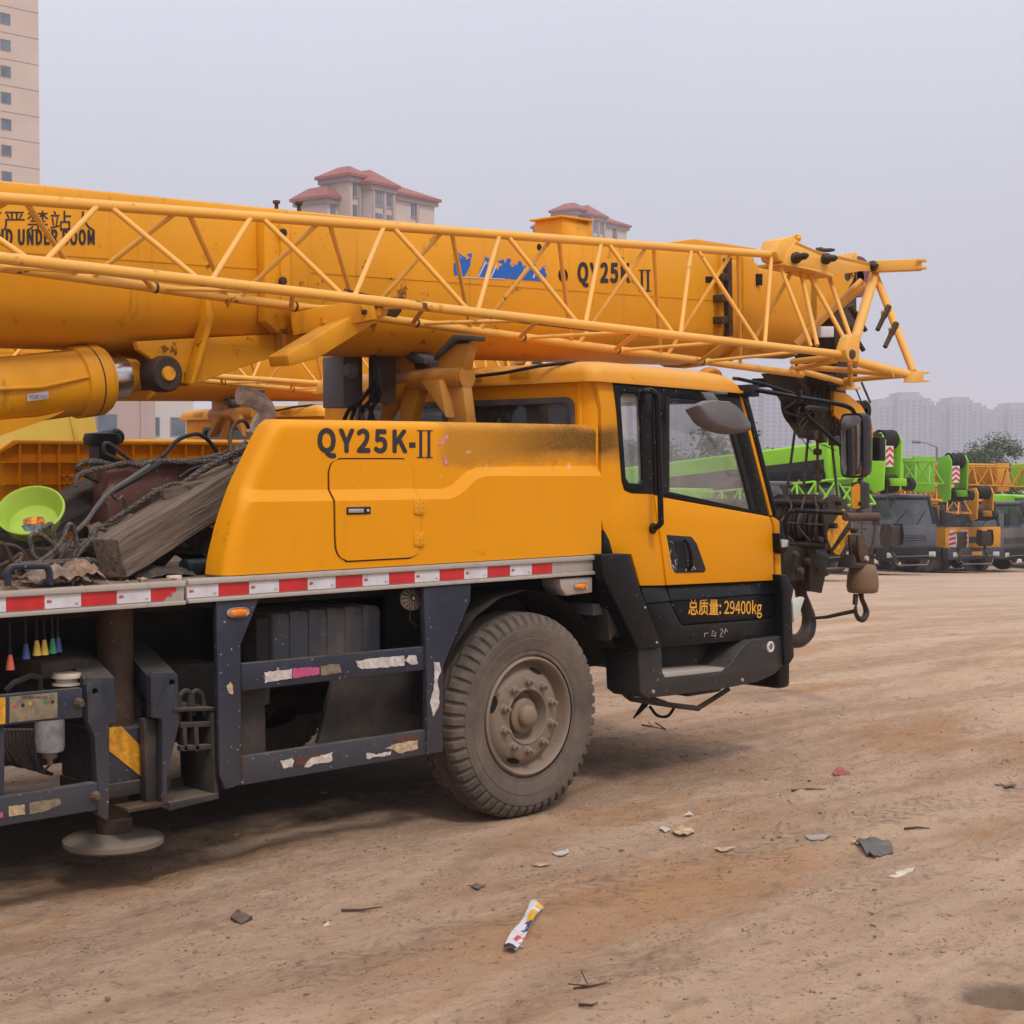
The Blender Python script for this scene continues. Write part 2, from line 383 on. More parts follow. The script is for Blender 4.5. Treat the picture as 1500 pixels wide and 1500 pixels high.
# ---- wheels
def tyre_mb(r=.53, wd=.27, n=54):
    prof = [(-.5,.60,0),(-.50,.64,0),(-.515,.645,0),(-.535,.70,0),(-.555,.755,0),(-.545,.76,0),(-.562,.82,0),(-.556,.86,0),(-.540,.865,0),(-.535,.90,1),(-.50,.935,1),(-.44,.975,1),(-.36,.993,2),(-.20,1.0,3),(-.17,1.0,4),(0,1.0,3),(.17,1.0,4),(.20,1.0,3),(.36,.993,2),(.44,.975,1),(.50,.935,1),(.535,.90,1),(.540,.865,0),(.556,.86,0),(.562,.82,0),(.545,.76,0),(.555,.755,0),(.535,.70,0),(.515,.645,0),(.50,.64,0),(.5,.60,0)]
    # finer: insert groove walls
    P_ = []
    for h, q, k in prof:
        if k == 4: P_ += [(h-.015*np.sign(h), q, 3), (h, q-.022, 5), (h+.045*np.sign(h), q-.022, 5), (h+.06*np.sign(h), q, 3)]
        else: P_.append((h, q, k))
    rings = []; N = n*6
    for i in range(N + 1):
        i_ = i % N; t = 2*math.pi*i_/N; notch = (i_ % 6) in (0, 1)
        zig = .03 if (i_ % 12) < 6 else -.03; ring = []
        for h, q, k in P_:
            rr = q
            if k in (1, 2) and notch: rr = q - (.048 if k == 1 else .032)
            if k == 2 and not notch: rr = q + .001
            hh = h + (zig if k in (3, 5) and abs(h) < .45 else 0)
            rr *= r
            z = rr*math.sin(t)
            if z < -.505: z = -.505 - (-z-.505)*.25      # flattened where it stands
            ring.append((rr*math.cos(t), hh*wd, z))
        rings.append(ring)
    return MB().rings(rings, False, False)
def make_wheel(cx, y0, face=-1, r=.53):
    c = Vector((cx, y0 + .135, .522)) ; wdg = grp('wheel', c, crane)
    tm = tyre_mb(r); ty = build(MB().add([(x + c.x, y + c.y, z + c.z) for x, y, z in tm.v], tm.f), 'tyre', m_tyre, wdg, smooth=22)
    f = face; yb = c.y
    def LP(pr, n=40): return MB().lathe([(r_, h*f) for r_, h in pr], (c.x, yb, c.z), (0, 1, 0), n)
    k = r/.53
    rim = build(LP([(.335*k,.112),(.305*k,.122),(.306*k,.138),(.296*k,.146),(.288*k,.140),(.282*k,.118),(.274*k,.085),(.266*k,.072),(.258*k,.075),(.246*k,.092),(.225*k,.112),(.205*k,.120),(.150*k,.122),(.143*k,.128),(.136*k,.126),(.132*k,.112),(.118*k,.055),(.0,.045)], 48), 'rim', m_rim, wdg)
    hub = build(LP([(.092,.045),(.090,.098),(.078,.108),(.058,.110),(.057,.135),(.046,.150),(.02,.158),(0,.159)], 28), 'hub_cap', plain_hub, wdg)
    nut = None
    for i in range(10):
        a = 2*math.pi*(i+.5)/10; q = Vector((c.x + .178*k*math.cos(a), yb, c.z + .178*k*math.sin(a)))
        if nut is None:
            m = MB().lathe([(.026,.118*f),(.026,.124*f),(.019,.128*f),(.019,.148*f),(.015,.152*f),(.010,.152*f),(.010,.172*f),(.0,.174*f)], (q.x, yb, q.z), (0,1,0), 8)
            nut = build(m, 'wheel_nut', m_rim, wdg, smooth=0); base = ORG[nut.name].copy(); off = base - q
        else: share(nut, q + off, wdg)
    for a in (R(160), R(70), R(250), R(340)):
        sl = MB(); rm = .238*k; ux = Vector((-math.sin(a), 0, math.cos(a))); ur = Vector((math.cos(a), 0, math.sin(a)))
        ce = Vector((c.x, yb + .103*f, c.z)) + ur*rm
        n = 12; lp = []
        for j in range(n):
            t = 2*math.pi*j/n; lp.append(ce + ux*(.045*math.cos(t)) + ur*(.014*math.sin(t)) + Vector((0, -f*.014*math.sin(t), 0)))
        sl.add(lp, [tuple(range(n))]); sl.add([p - Vector((0, f*.003, 0)) for p in lp], [tuple(range(n))[::-1]])
        build(sl, 'vent_slot', m_hole, wdg, smooth=0)
    return wdg
plain_hub = paint('hub_cap_tan', (.20, .145, .095), .55, dust=.5, top=.5, rust=.3, dustcol=(.33, .25, .17), bump=.4)
w1 = make_wheel(0, .0); make_wheel(0, 2.2, 1); make_wheel(-4.6, .0); make_wheel(-4.6, 2.2, 1)

# ---- chassis rails, axle, dark inner works
b = MB()
for y in (.78, 1.52): b.box(-6.2, 2.2, y, y+.16, .78, 1.16)
for x in (-2.9, -1.5, -.75, .9, 2.0): b.box(x, x+.14, .94, 1.52, .86, 1.08)
P(b, 'chassis_rail', m_dark, bevel=.01)
b = MB().tube([(0,.3,.52),(0,.75,.50),(0,1.0,.42),(0,1.5,.42),(0,1.75,.50),(0,2.2,.52)], .075, 10)
b.box(-.12,.12,.55,.75,.35,.68).box(-.12,.12,1.75,1.95,.35,.68)
for y in (.62, 1.82): b.tube([(-.65,y,.86),(-.3,y,.70),(0,y,.64),(.3,y,.70),(.65,y,.86)], .045, 8)
P(b, 'front_axle', m_dark)
b = MB().box(-.1, 1.9, .45, 2.0, .95, 1.30); b.box(.75,1.7,.6,1.8,.62,.95); P(b, 'engine_underside', m_dark, bevel=.03)
b = MB().box(-6.2, .50, .30, 2.3, 1.17, 1.235); P(b, 'deck_underside', m_dark)
b = MB().box(-1.75, -.72, 1.0, 1.45, .55, 1.15); b.box(-3.6,-2.0,1.0,1.5,.45,1.15); b.tube([(-2.8,.7,.75),(-.3,.9,.72)], .06, 8); P(b, 'gearbox', m_dark, bevel=.02)
P(MB().box(-6.2, -.66, 2.1, 2.44, .42, 1.23), 'far_light_block', m_slate, bevel=.02); P(MB().box(-6.2, -.66, 1.7, 1.8, .30, 1.2), 'inner_light_block', m_dark)  # both slabs added to stop light passing through under the deck
b = MB(); 
for t in range(9):
    a = R(20 + 17.5*t); a2 = R(20 + 17.5*(t+1))
    b.add([(.62*math.cos(a),.02,.55+.62*math.sin(a)),(.62*math.cos(a2),.02,.55+.62*math.sin(a2)),(.62*math.cos(a2),.42,.55+.62*math.sin(a2)),(.62*math.cos(a),.42,.55+.62*math.sin(a))], [(0,1,2,3)])
P(b, 'wheel_arch', m_dark)
b = MB().box(-.6,.62,.42,.45,.62,1.24); P(b, 'wheel_arch_liner', m_dark)

# ---- deck and its aluminium edge
XJ = V(271, 860).x; XE = V(881, 820).x
P(MB().box(-6.2, .50, .03, 2.47, 1.236, 1.322), 'deck_plate', paint('deck_plate_dirt', (.10,.08,.07), .8, dust=.9, top=.9, dustcol=(.22,.155,.115), bump=.8), bevel=.004)
for x0, x1, dz in ((-6.2, XJ - .006, -.004), (XJ + .006, XE, 0)):
    b = MB(); b.box(x0, x1, -.002, .03, 1.236+dz, 1.322+dz); b.box(x0, x1, -.018, .03, 1.306+dz, 1.330+dz); b.box(x0, x1, -.018, .03, 1.228+dz, 1.246+dz)
    P(b, 'deck_edge_rail', m_alu, bevel=.003)
b = MB().box(XE-.055, XE+.002, -.021, .03, 1.226, 1.334); P(b, 'rail_end_cap', m_alu, bevel=.003)
segs = [(-8,8,'w'),(8,64,'r'),(64,118,'w'),(118,170,'r'),(170,220,'w'),(220,258,'r'),(273,319.3,'w'),(319.3,363.9,'r'),(363.9,408,'w'),(408,449.5,'r'),(449.5,490.8,'w'),(490.8,530,'r'),
        (530,569,'w'),(569,606.5,'r'),(606.5,643,'w'),(643,679,'r'),(679,713,'w'),(713,746,'r'),(746,778,'w'),(778,808,'r')]
for x0, x1, c in segs:
    X0 = V(x0, 865).x + .001; X1 = V(x1, 865).x - .001; dz = -.004 if x1 < 270 else 0
    z0, z1 = 1.250+dz, 1.3035+dz
    poly = [(X0, z0), (X1, z0), (X1, z1), (X0, z1)]
    if x0 == 220: poly = [(X0,z0),(X1-.06,z0),(X1-.045,z0+.02),(X1-.02,z0+.016),(X1-.03,z0+.03),(X1-.004,z0+.034),(X1,z1),(X0,z1)]
    t = P(MB().xz(poly, -.0055, -.002), 'red_tape' if c == 'r' else 'white_tape', m_red if c == 'r' else m_wtape, smooth=0)
    if c == 'w' and X1 - X0 > .08:
        build(text_mb('3M', (X0+.008, -.0062, z0+.022), (1,0,0), (0,0,1), .022, .013, .08), 'tape_logo', m_redink, t, smooth=0)
        build(text_mb('©C', (X1-.026, -.0062, z0+.008), (1,0,0), (0,0,1), .014, .009), 'tape_mark', m_ink, t, smooth=0)

# ---- side cowl (height field: an upper part, a chamfer, a proud lower part)
LEFT = [(V(x, y).z, V(x+s_, y).x) for x, y, s_ in [(295,841,36),(299,815,36),(305,790,36),(312,765,35),(321,738,35),(331,712,34),(343,686,34),(355,663,33),(366,643,31),(376,630,28),(386,620,24),(402,613,18)]]
TE = [(V(x, y).x, V(x, y).z) for x, y in [(325,714),(400,718),(655,716),(668,711),(690,690),(705,684),(882,682)]]
BE = [(V(x, y).x, V(x, y).z) for x, y in [(325,735),(400,735),(660,731),(676,724),(698,702),(712,697),(882,697)]]
TOPE = [(V(x, y).x, V(x, y).z) for x, y in [(325,611),(400,613),(640,617),(882,622)]]
ip = lambda x, T: float(np.interp(x, [a for a, _ in T], [b_ for _, b_ in T]))
XR = V(881, 700).x; ZB = 1.334
def cowl_y(x, z):
    zt = ip(x, TE); zb = ip(x, BE); y = .032*min(1, max(0, (z - zb)/(zt - zb)))
    xl = ip(z, LEFT); d = (x - xl)*.9; r = .07
    if d < r: y += .7*(r - math.sqrt(max(0, r*r - (r-d)**2)))
    dt = ip(x, TOPE) - z; r = .05
    if dt < r: y += (r - math.sqrt(max(0, r*r - (r-dt)**2)))
    return y
def cowl_grid(outl, outr, rows, dy, cols=90):
    """outl/outr: z -> left and right x"""
    R_ = []
    for kk in rows:
        ring = []
        for j in range(cols + 1):
            t = (j/cols); t = t**1.35; x = None; z = kk(0, 0)
            x = outl(z) + t*(outr(z) - outl(z))
            for _ in range(4): z = kk(x, 0); x = outl(z) + t*(outr(z) - outl(z))
            ring.append((x, cowl_y(x, z) + dy, z))
        R_.append(ring)
    return R_
rows = []
for a in np.linspace(0, 1, 7)[:-1]: rows.append(lambda x, _, a=a: ZB + a*(ip(x, BE) - ZB))
for a in np.linspace(0, 1, 4)[:-1]: rows.append(lambda x, _, a=a: ip(x, BE) + a*(ip(x, TE) - ip(x, BE)))
for a in np.linspace(0, 1, 7)[:-1]: rows.append(lambda x, _, a=a: ip(x, TE) + a*(ip(x, TOPE) - .05 - ip(x, TE)))
for a in np.linspace(0, 1, 7): rows.append(lambda x, _, a=a: ip(x, TOPE) - .05 + .05*math.sin(a*math.pi/2))
G = cowl_grid(lambda z: ip(z, LEFT), lambda z: XR, rows, 0)
b = MB().rings(G, False, False)
top = G[-1]; b.rings([top, [(p[0], .16, p[2]) for p in top]], False, False)
lf = [r[0] for r in G]; b.rings([lf, [(p[0], .16, p[2]) for p in lf]], False, False)
rg = [r[-1] for r in G]; b.rings([rg, [(p[0], .16, p[2]) for p in rg]], False, False)
def cowl_mat():
    m = m_yel.copy(); m.name = 'cowl_yellow_stained'; k = NT.__new__(NT); k.m = m; k.t = m.node_tree; k.n = k.t.nodes
    k.b = k.n['Principled BSDF']; k.g = [n for n in k.n if n.bl_idname == 'ShaderNodeNewGeometry'][0]
    base = k.b.inputs['Base Color'].links[0].from_socket
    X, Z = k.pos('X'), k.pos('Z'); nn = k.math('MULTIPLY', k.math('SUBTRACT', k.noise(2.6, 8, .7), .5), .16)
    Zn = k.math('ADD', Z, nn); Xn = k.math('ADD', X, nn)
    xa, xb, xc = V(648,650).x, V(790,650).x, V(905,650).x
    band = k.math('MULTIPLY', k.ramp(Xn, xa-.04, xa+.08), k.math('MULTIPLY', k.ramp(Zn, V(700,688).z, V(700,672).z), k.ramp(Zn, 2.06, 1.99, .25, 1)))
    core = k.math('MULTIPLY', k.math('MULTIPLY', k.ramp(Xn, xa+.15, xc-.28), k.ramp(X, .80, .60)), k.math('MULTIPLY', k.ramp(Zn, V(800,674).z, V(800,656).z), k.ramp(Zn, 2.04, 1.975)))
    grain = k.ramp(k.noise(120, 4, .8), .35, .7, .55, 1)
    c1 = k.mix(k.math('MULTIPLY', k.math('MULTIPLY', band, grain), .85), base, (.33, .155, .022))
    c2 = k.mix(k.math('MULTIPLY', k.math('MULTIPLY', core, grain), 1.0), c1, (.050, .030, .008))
    sc_ = k.math('MULTIPLY', k.ramp(k.noise(14, 2, .5), .74, .78), .6)
    k.L(k.mix(sc_, c2, (.62, .45, .28)), k.b.inputs['Base Color']); return m
m_cowl = cowl_mat()
cowl = P(b, 'side_cowl', m_cowl, smooth=25)
DL = [(V(x,y).z, V(x,y).x) for x,y in [(508,821),(497,816),(492,806),(491,795),(490,735),(488,716),(488,692),(491,680),(497,675),(507,672.5)]]
DR = [(V(x,y).z, V(x,y).x) for x,y in [(596,817),(608,813),(614,803),(615,795),(615,733),(611,716),(611,692),(608,680),(603,675),(595,673)]]
def door_patch(g, dy, cols=14):
    zs = sorted(set([ip(V(550,y).x, BE) if y == 0 else V(550, y).z for y in (819, 817, 814, 808, 800, 780, 750, 736, 0, 728, 722, 716.5, 705, 692, 684, 679, 676, 674, 673)]))
    R_ = []
    for z in zs:
        zz = zs[0] + (z - zs[0])*1.0; xl = ip(z, DL) - g; xr = ip(z, DR) + g; c_ = []
        if z == zs[0]: zz -= g
        if z == zs[-1]: zz += g
        for j in range(cols+1):
            x = xl + (xr-xl)*j/cols; c_.append((x, cowl_y(x, min(z, 1.95)) + dy, zz))
        R_.append(c_)
    m = MB().rings(R_, False, False); brd = R_[0] + [r[-1] for r in R_[1:]] + R_[-1][::-1][1:] + [r[0] for r in R_[::-1][1:-1]]
    m.rings([brd, [(p[0], p[1]+.02, p[2]) for p in brd]], True, False); return m
P(door_patch(.007, -.001), 'door_gasket', m_hole, cowl, smooth=0)
hd = P(door_patch(0, -.008), 'cowl_door', m_yel, cowl, smooth=25)
b = MB().py([(508.5,743),(543.5,742),(543.5,753),(508.5,754)], -.013, .01); P(b, 'door_latch', m_blackp, cowl, bevel=.003)
b = MB().py([(511,745.5),(533,745),(533,751),(511,751.5)], -.018, -.010); b.lathe([(.008,.004),(.006,.008),(0,.008)], V(538.5,748,-.01)-Vector((0,0,0)), (0,-1,0), 12); P(b, 'latch_lever', m_chrome, cowl, bevel=.002)
for yy in (743, 789.5):
    b = MB().py([(608,yy-9),(621.5,yy-9.5),(623,yy-7),(623,yy+7),(621,yy+10),(610,yy+11),(607.5,yy+8)], -.016, .01)
    b.tube([V(615.5, yy-10, -.016), V(615.5, yy+10, -.016)], .005, 8)
    for dx in (-4.5, 5):
        for dy in (-7, 0, 7): b.ball(V(615.5+dx, yy+dy, -.016), .0045, 5)
    P(b, 'hinge', m_yelb, cowl, bevel=.002)
# lettering on the cowl
zt_ = V(530, 629).z; zb_ = V(530, 671).z; dy_ = .0305
def letter(body, x0, x1, y0, y1, Y, mat, parent, bold=.0, name='lettering', **k):
    a = V(x0, y1, Y); c_ = V(x1, y0, Y); a2 = V(x1, y1, Y)
    return P(text_mb(body, a, a2 - a, (0,0,1), (a2 - a).length, V((x0+x1)/2, y0, Y).z - V((x0+x1)/2, y1, Y).z, bold, **k), name, mat, parent, smooth=0)
letter('QY25K', 465, 597, 627.5, 671.5, dy_, m_ink, cowl, .048, track=1.10, fn='Noto Sans CJK Regular.woff2')
P(MB().py([(599.5,648),(608.8,648),(608.8,656),(599.5,656)], dy_, dy_+.004), 'lettering', m_ink, cowl, smooth=0)
def roman(x0, x1, y0, y1, Y, parent):
    b = MB(); wd = (x1-x0)/2
    for i in (0, 1):
        c_ = x0 + wd*(i+.5); b.py([(c_-wd*.18,y0),(c_+wd*.18,y0),(c_+wd*.18,y1),(c_-wd*.18,y1)], Y, Y+.003)
        for yy in (y0, y1-1.6): b.py([(c_-wd*.46,yy),(c_+wd*.46,yy),(c_+wd*.46,yy+1.6),(c_-wd*.46,yy+1.6)], Y-.0006, Y+.003)
    P(b, 'lettering', m_ink, parent, smooth=0)
roman(610.5, 634.5, 630, 671, dy_, cowl)
b = MB().py([(641,652),(654,634),(657,640),(652,650),(645,653)], dy_, dy_+.003); b.py([(650,666),(655,672),(658,680),(650,681)], dy_, dy_+.003); P(b, 'decal_remnant', plain('faded_pink_decal', (.55,.22,.16), .6, var=.3, sc_=60), cowl, smooth=0)
# ---- far cowl, seen from its ribbed inside
X0, X1 = -2.05, 1.1; zt = 1.925; yf = 2.40
b = MB(); pts = [(X0+.38,1.34),(X0+.38,1.86)]+[(X0+.38+.10*(1-math.cos(t)), 1.82+.105*math.sin(t)) for t in np.linspace(0,1.57,5)][1:]+[(X1,zt),(X1,1.34)]
b.xz(pts, yf, yf+.03); b.xz([(X0+.37,1.87),(X0+.45,1.915),(X0+.48,zt+.001),(X1,zt+.001),(X1,zt+.022),(X0+.44,zt+.02),(X0+.36,1.89)], yf-.04, yf+.035)
fc = P(b, 'far_cowl', m_yel, bevel=.004)
rib = None
for i in range(26):
    x = X0 + .48 + i*.118
    if rib is None: rib = P(MB().box(x, x+.008, yf-.035, yf+.002, 1.35, zt-.002), 'stiffening_rib', m_yel, fc, smooth=0); o0 = ORG[rib.name].copy()
    else: share(rib, o0 + Vector((i*.118,0,0)), fc)
for z in (1.46, 1.58, 1.70, 1.82): P(MB().box(X0+.39, X1, yf-.035, yf+.002, z, z+.008), 'stiffening_rib', m_yel, fc, smooth=0)
b = MB()
for dx in (-.025,.025):
    for dz in (-.022,.022): b.lathe([(.008,-.045),(.012,-.045),(.012,.0)], (-1.27+dx, yf, 1.72+dz), (0,1,0), 10)
P(b, 'rib_boss', m_yel, fc)
# handle on the deck edge
P(MB().tube(spline([V(12,858,.02), V(11,842,.02), V(14,834,.02), V(22,830,.02), V(62,829,.02), V(69,832,.02), V(72,838,.02), V(73,856,.02)], 4), .014, 10), 'deck_handle', m_slate)

# ---- guard under the deck
g = P(MB().py([(316.7,879),(381,874),(352.7,944),(354,1149),(331,1156.5),(322,1134.7)], -.004, .022), 'guard_post', m_slate, bevel=.004)
b = MB(); b.py([(331,950),(352.7,944),(354,1149),(331,1156.5)], .0, .07); P(b, 'guard_post_box', m_slate, g, bevel=.006)
b = MB().lathe([(.057,0),(.057,.008),(.048,.014),(0,.014)], (0,0,0), (0,-1,0), 24)
def oval_lamp(c, w_, h_, parent):
    c = Vector(c); ring = MB(); n = 28
    def el(k, y): return [(c.x + w_*k*np.sign(math.cos(t))*abs(math.cos(t))**.7, c.y - y, c.z + h_*k*np.sign(math.sin(t))*abs(math.sin(t))**.8) for t in [2*math.pi*i/n for i in range(n)]]
    ring.rings([el(1.0, 0), el(1.0, .008), el(.9, .014), el(.78, .008)], True, False)
    o = P(ring, 'marker_lamp', m_alu, parent)
    build(MB().rings([el(.80, .004), el(.77, .012), el(.6, .018), el(.3, .020)], True, True), 'lamp_lens', m_amber, o)
    return o
def oval_lamp_part(c, w_, h_):
    o = oval_lamp(c, w_, h_, crane); return o
oval_lamp_part(V(348, 897, -.005), .058, .022)
u = P(MB().py([(353.5,972.5),(626.5,947),(626.5,981),(354,1012.5)], .008, .05), 'guard_rail', m_slate, bevel=.006)
l = P(MB().py([(354,1109),(625.5,1069),(625.5,1105),(354,1150.7)], .008, .05), 'guard_rail', m_slate, bevel=.006)
g2 = P(MB().py([(620.7,861),(690,855),(689,880),(650,974.7),(648.7,1101),(625.5,1105),(625.5,1000)], -.004, .03), 'guard_post', m_slate, bevel=.004)
def ragged(pix, j=.9, st=4.0):
    random.seed(int(pix[0][0]*7 + pix[0][1])); out = []
    for i, a in enumerate(pix):
        b_ = pix[(i+1) % len(pix)]; n = max(1, int(math.dist(a, b_)/st))
        for k_ in range(n): t = k_/n; out.append((a[0] + (b_[0]-a[0])*t + random.uniform(-j, j), a[1] + (b_[1]-a[1])*t + random.uniform(-j, j)))
    return out
def patch(pix, Y, mat, parent, name='torn_sticker'):
    if name == 'torn_sticker': pix = ragged(pix)
    return P(MB().py(pix, Y, Y+.004), name, mat, parent, smooth=0)
patch([(388,985),(428,979.5),(428,994),(389,1000)], .005, m_paper, u); patch([(429,979.5),(468,976.5),(468,988),(429,993.5)], .005, m_pink, u)
patch([(470,975),(497,972),(501,985),(470,990)], .0052, m_dull, u)
patch([(522,968),(560,963),(592,961),(592,975),(560,978),(530,980),(524,976)], .005, m_paper, u); patch([(594,968),(600,960),(610,959),(612,972),(602,974)], .005, m_paper, u)
patch([(411,1115),(428,1110),(431,1115),(427,1123),(415,1125)], .005, m_paper, l); patch([(433,1113),(446,1108),(472,1102),(470,1107),(450,1118),(446,1123),(434,1120)], .005, m_redplate, l)
patch([(446,1123),(455,1110),(487,1103),(486,1115),(460,1120),(452,1124)], .0046, m_paper, l); patch([(538,1103),(552,1105),(572,1101),(573,1106),(538,1111)], .005, m_paper, l)
patch([(580,1079),(612,1076),(612,1083),(596,1088),(578,1086)], .005, m_redplate, l); patch([(563,1097),(580,1090),(612,1084),(612,1097),(585,1104),(575,1098)], .0046, m_paperb, l)
patch([(636,970),(644,970),(646,985),(640,997),(644,1010),(643,1036),(634,1050),(631,1030),(637,1000)], -.0075, m_paper, g2)
patch([(333,1005),(339,998),(342,1004),(341,1017),(335,1015)], -.0075, m_paperb, g)
# tank, inner plates, horn
c_ = V(561, 893, .30); b = MB()
x0, x1, z0, z1 = V(398,900,.30).x, c_.x, .80, V(480,893,.30).z
b.box(x0, x1, .30, .95, z0, z1)
tk = P(b, 'fuel_tank', m_tank, bevel=.035, seg=4)
for i in range(5):
    x = x0 + .10 + i*(x1-x0-.12)/5; P(MB().box(x, x+.055,   .293, .957, z0+.03, z1+.006), 'tank_rib', m_tank, tk, bevel=.006)
P(MB().box(V(372,950,.3).x, V(392,950,.3).x, .28, .62, .70, V(380,905,.3).z), 'battery_box', m_dirty, bevel=.01)
P(MB().py([(490,990),(622,975),(622,1068),(466,1090)], .22, .25), 'mudguard_plate', m_dirty, bevel=.005)
P(MB().py([(352,1005),(378,1003),(388,1005),(390,1106),(354,1112)], .12, .17), 'inner_post', m_dirty, bevel=.006)
b = MB(); hc = V(601, 878, .12); ax = Vector((-.45, -.85, .15)).normalized()
b.lathe([(.0,.075),(.012,.073),(.052,.035),(.056,.02),(.052,.0),(.03,-.012),(.0,-.015)], hc, ax, 28); 
hn = P(b, 'horn', m_sticker_horn if 'm_sticker_horn' in globals() else m_pipe)
for i in range(14):
    t = 2*math.pi*i/14; e1 = ax.cross(Vector((0,0,1))).normalized(); e2 = ax.cross(e1); d = e1*math.cos(t)+e2*math.sin(t)
    P(MB().tube([hc + ax*.078 + d*.008, hc + ax*.045 + d*.052], .0025, 5), 'horn_rib', m_dirty, hn)
P(MB().box(hc.x, hc.x+.12, hc.y-.01, hc.y+.03, hc.z-.02, hc.z+.01), 'horn_bracket', m_dirty)
P(MB().tube([hc+Vector((0,0,-.05)), V(600,908,.1), V(610,918,.1), V(617,912,.1), V(613,880,.1)], .003, 5), 'horn_cable', m_dirty)

# ---- front jack and outrigger housing
j = V(172, 1000, .30)
b = MB().lathe([(.0,1.20),(.075,1.20),(.077,1.19),(.077,.52),(.088,.515),(.088,.50),(.0,.50)], (j.x-.01, .30, 0), (0,0,1), 28); P(b, 'jack_cylinder', m_rusty)
b = MB().box(j.x-.16, j.x+.15, .17, .50, V(180,1145,.17).z, V(180,1068,.17).z); bx_ = P(b, 'outrigger_beam_end', m_slate, bevel=.008)
P(MB().box(j.x-.17, j.x+.17, .15, .5, V(180,1145,.17).z-.06, V(180,1145,.17).z-.0), 'beam_flange', m_dirty, bevel=.006)
patch([(160,1066),(178,1064),(208,1095),(210,1140),(160,1100)], .165, m_stripey, bx_, 'hazard_stripe')
b = MB().lathe([(.0,.50),(.07,.50),(.075,.40),(.058,.39),(.058,.30),(.075,.295),(.075,.20),(.0,.2)], (j.x-.02,.30,0), (0,0,1), 24); P(b, 'jack_rod', m_rusty)
pc = V(166, 1224, .30); b = MB().lathe([(.0,.235),(.10,.235),(.15,.225),(.20,.215),(.214,.205),(.214,.185),(.20,.175),(0,.175)], (pc.x, .30, 0), (0,0,1), 48); P(b, 'jack_foot_pad', m_dirtypad if 'm_dirtypad' in globals() else paint('pad_steel', (.17,.135,.11), .7, dust=.8, top=.6, dustcol=(.24,.185,.14), rust=.5))
lp = [(127,1004),(133,993),(167,993),(169.5,1057.6),(159,1060.6),(160,1157),(158.5,1203),(142.5,1192.5),(143,1150),(139,1080),(129,1056)]
rp_ = [(221,992),(225,985),(256,985),(261,992),(262,1062),(244,1139),(247,1186),(238,1182),(238,1053),(222,1051)]
def hole(cx, cy, r, n=12): return [(cx + r*math.cos(2*math.pi*i/n), cy + r*1.1*math.sin(2*math.pi*i/n)) for i in range(n)]
P(MB().py(lp, .04, .08, [hole(139.5,1013,4.5)]), 'outrigger_side_plate', m_slate, bevel=.004)
P(MB().py(rp_, .04, .08, [hole(252,1000,4.5)]), 'outrigger_side_plate', m_slate, bevel=.004)
def arm(p, q, wd, ht, name, mat):
    return P(MB().beam(p, q, wd, ht), name, mat, bevel=.006)
arm(V(145,1012,.09), V(92,955,.60), .13, .11, 'outrigger_arm', m_slate); arm(V(238,1008,.09), V(185,950,.60), .13, .11, 'outrigger_arm', m_slate)
P(MB().py([(211,1053),(238,1053),(238,1182),(214.6,1181.7)], .10, .14), 'housing_web', m_dirty, bevel=.004)
P(MB().box(V(188,1185,.04).x, V(246,1185,.04).x, .04, .16, V(210,1187,.04).z, V(210,1181,.04).z), 'housing_foot', m_rusty, bevel=.003)
P(MB().box(V(60,1100,.42).x, V(240,1100,.42).x, .60, 1.9, .50, .93), 'outrigger_box', m_slate, bevel=.01)
# right hand small shelf
b = MB(); fr = [(262,1038),(315,1037),(318,1050),(320,1168),(262,1186),(250,1186),(258,1120)]
b.beam(V(262,1062,.06), V(315,1060,.06), .03, .022); b.beam(V(262,1096,.06), V(316,1093,.06), .03, .022); b.beam(V(270,1100,.06), V(268,1065,.06), .03, .02); b.beam(V(287,1100,.06), V(285,1063,.06), .03, .02)
b.py([(309,1036),(317,1037),(321,1168),(314,1166)], .04, .30); b.py([(248,1176),(320,1162),(321,1170),(248,1188)], .03, .36)
P(b, 'tool_shelf', m_dirty, bevel=.003)
b = MB().py([(246,1145),(308,1130),(318,1160),(250,1176)], .28, .31); b.py([(255,1038),(315,1036),(315,1041),(255,1043)], .03, .3); P(b, 'shelf_back', m_dirty, bevel=.003)
for dx in (0, 16): P(MB().tube(spline([V(262+dx,1060,.08), V(262+dx,1025,.08), V(266+dx,1016,.08), V(272+dx,1012,.08), V(279+dx,1016,.08), V(282+dx,1025,.08), V(283+dx,1048,.08)], 4), .011, 8), 'shelf_hoop', m_dirty)
for dx in (0,14): P(MB().lathe([(.0,.0),(.018,.0),(.02,.02),(.02,.06),(.012,.09),(0,.09)], V(266+dx,1090,.1), (0,0,1), 12), 'valve_body', m_grease)
# left rails with control panel
r1 = P(MB().py([(-60,1024),(121,1007.5),(121,1051),(-60,1070)], .0, .04), 'control_rail', m_slate, bevel=.005)
r2 = P(MB().py([(-60,1177),(143,1146),(143,1187),(-60,1221)], .0, .05), 'lower_rail', m_slate, bevel=.006)
P(MB().py([(-30,1065),(7,1060),(7,1170),(-30,1175)], .02, .05), 'rail_post', m_slate, bevel=.004)
patch([(-8,1023),(8,1021.5),(8,1060),(-8,1062)], -.004, m_stripey, r1, 'lever_plate'); patch([(14,1021),(84,1014),(84,1051),(14,1059)], -.004, m_dull, r1, 'instruction_plate')
for i, (x, y) in enumerate([(22,1035),(33.5,1033),(44,1031),(66,1029),(77,1028)]):
    q = V(x, y, -.004); P(MB().lathe([(.0075,0),(.0075,.002),(0,.002)], q, (0,-1,0), 12), 'plate_dot', [m_redink, m_ink, m_stripey, m_handle[3], m_ink][i], r1, smooth=0)
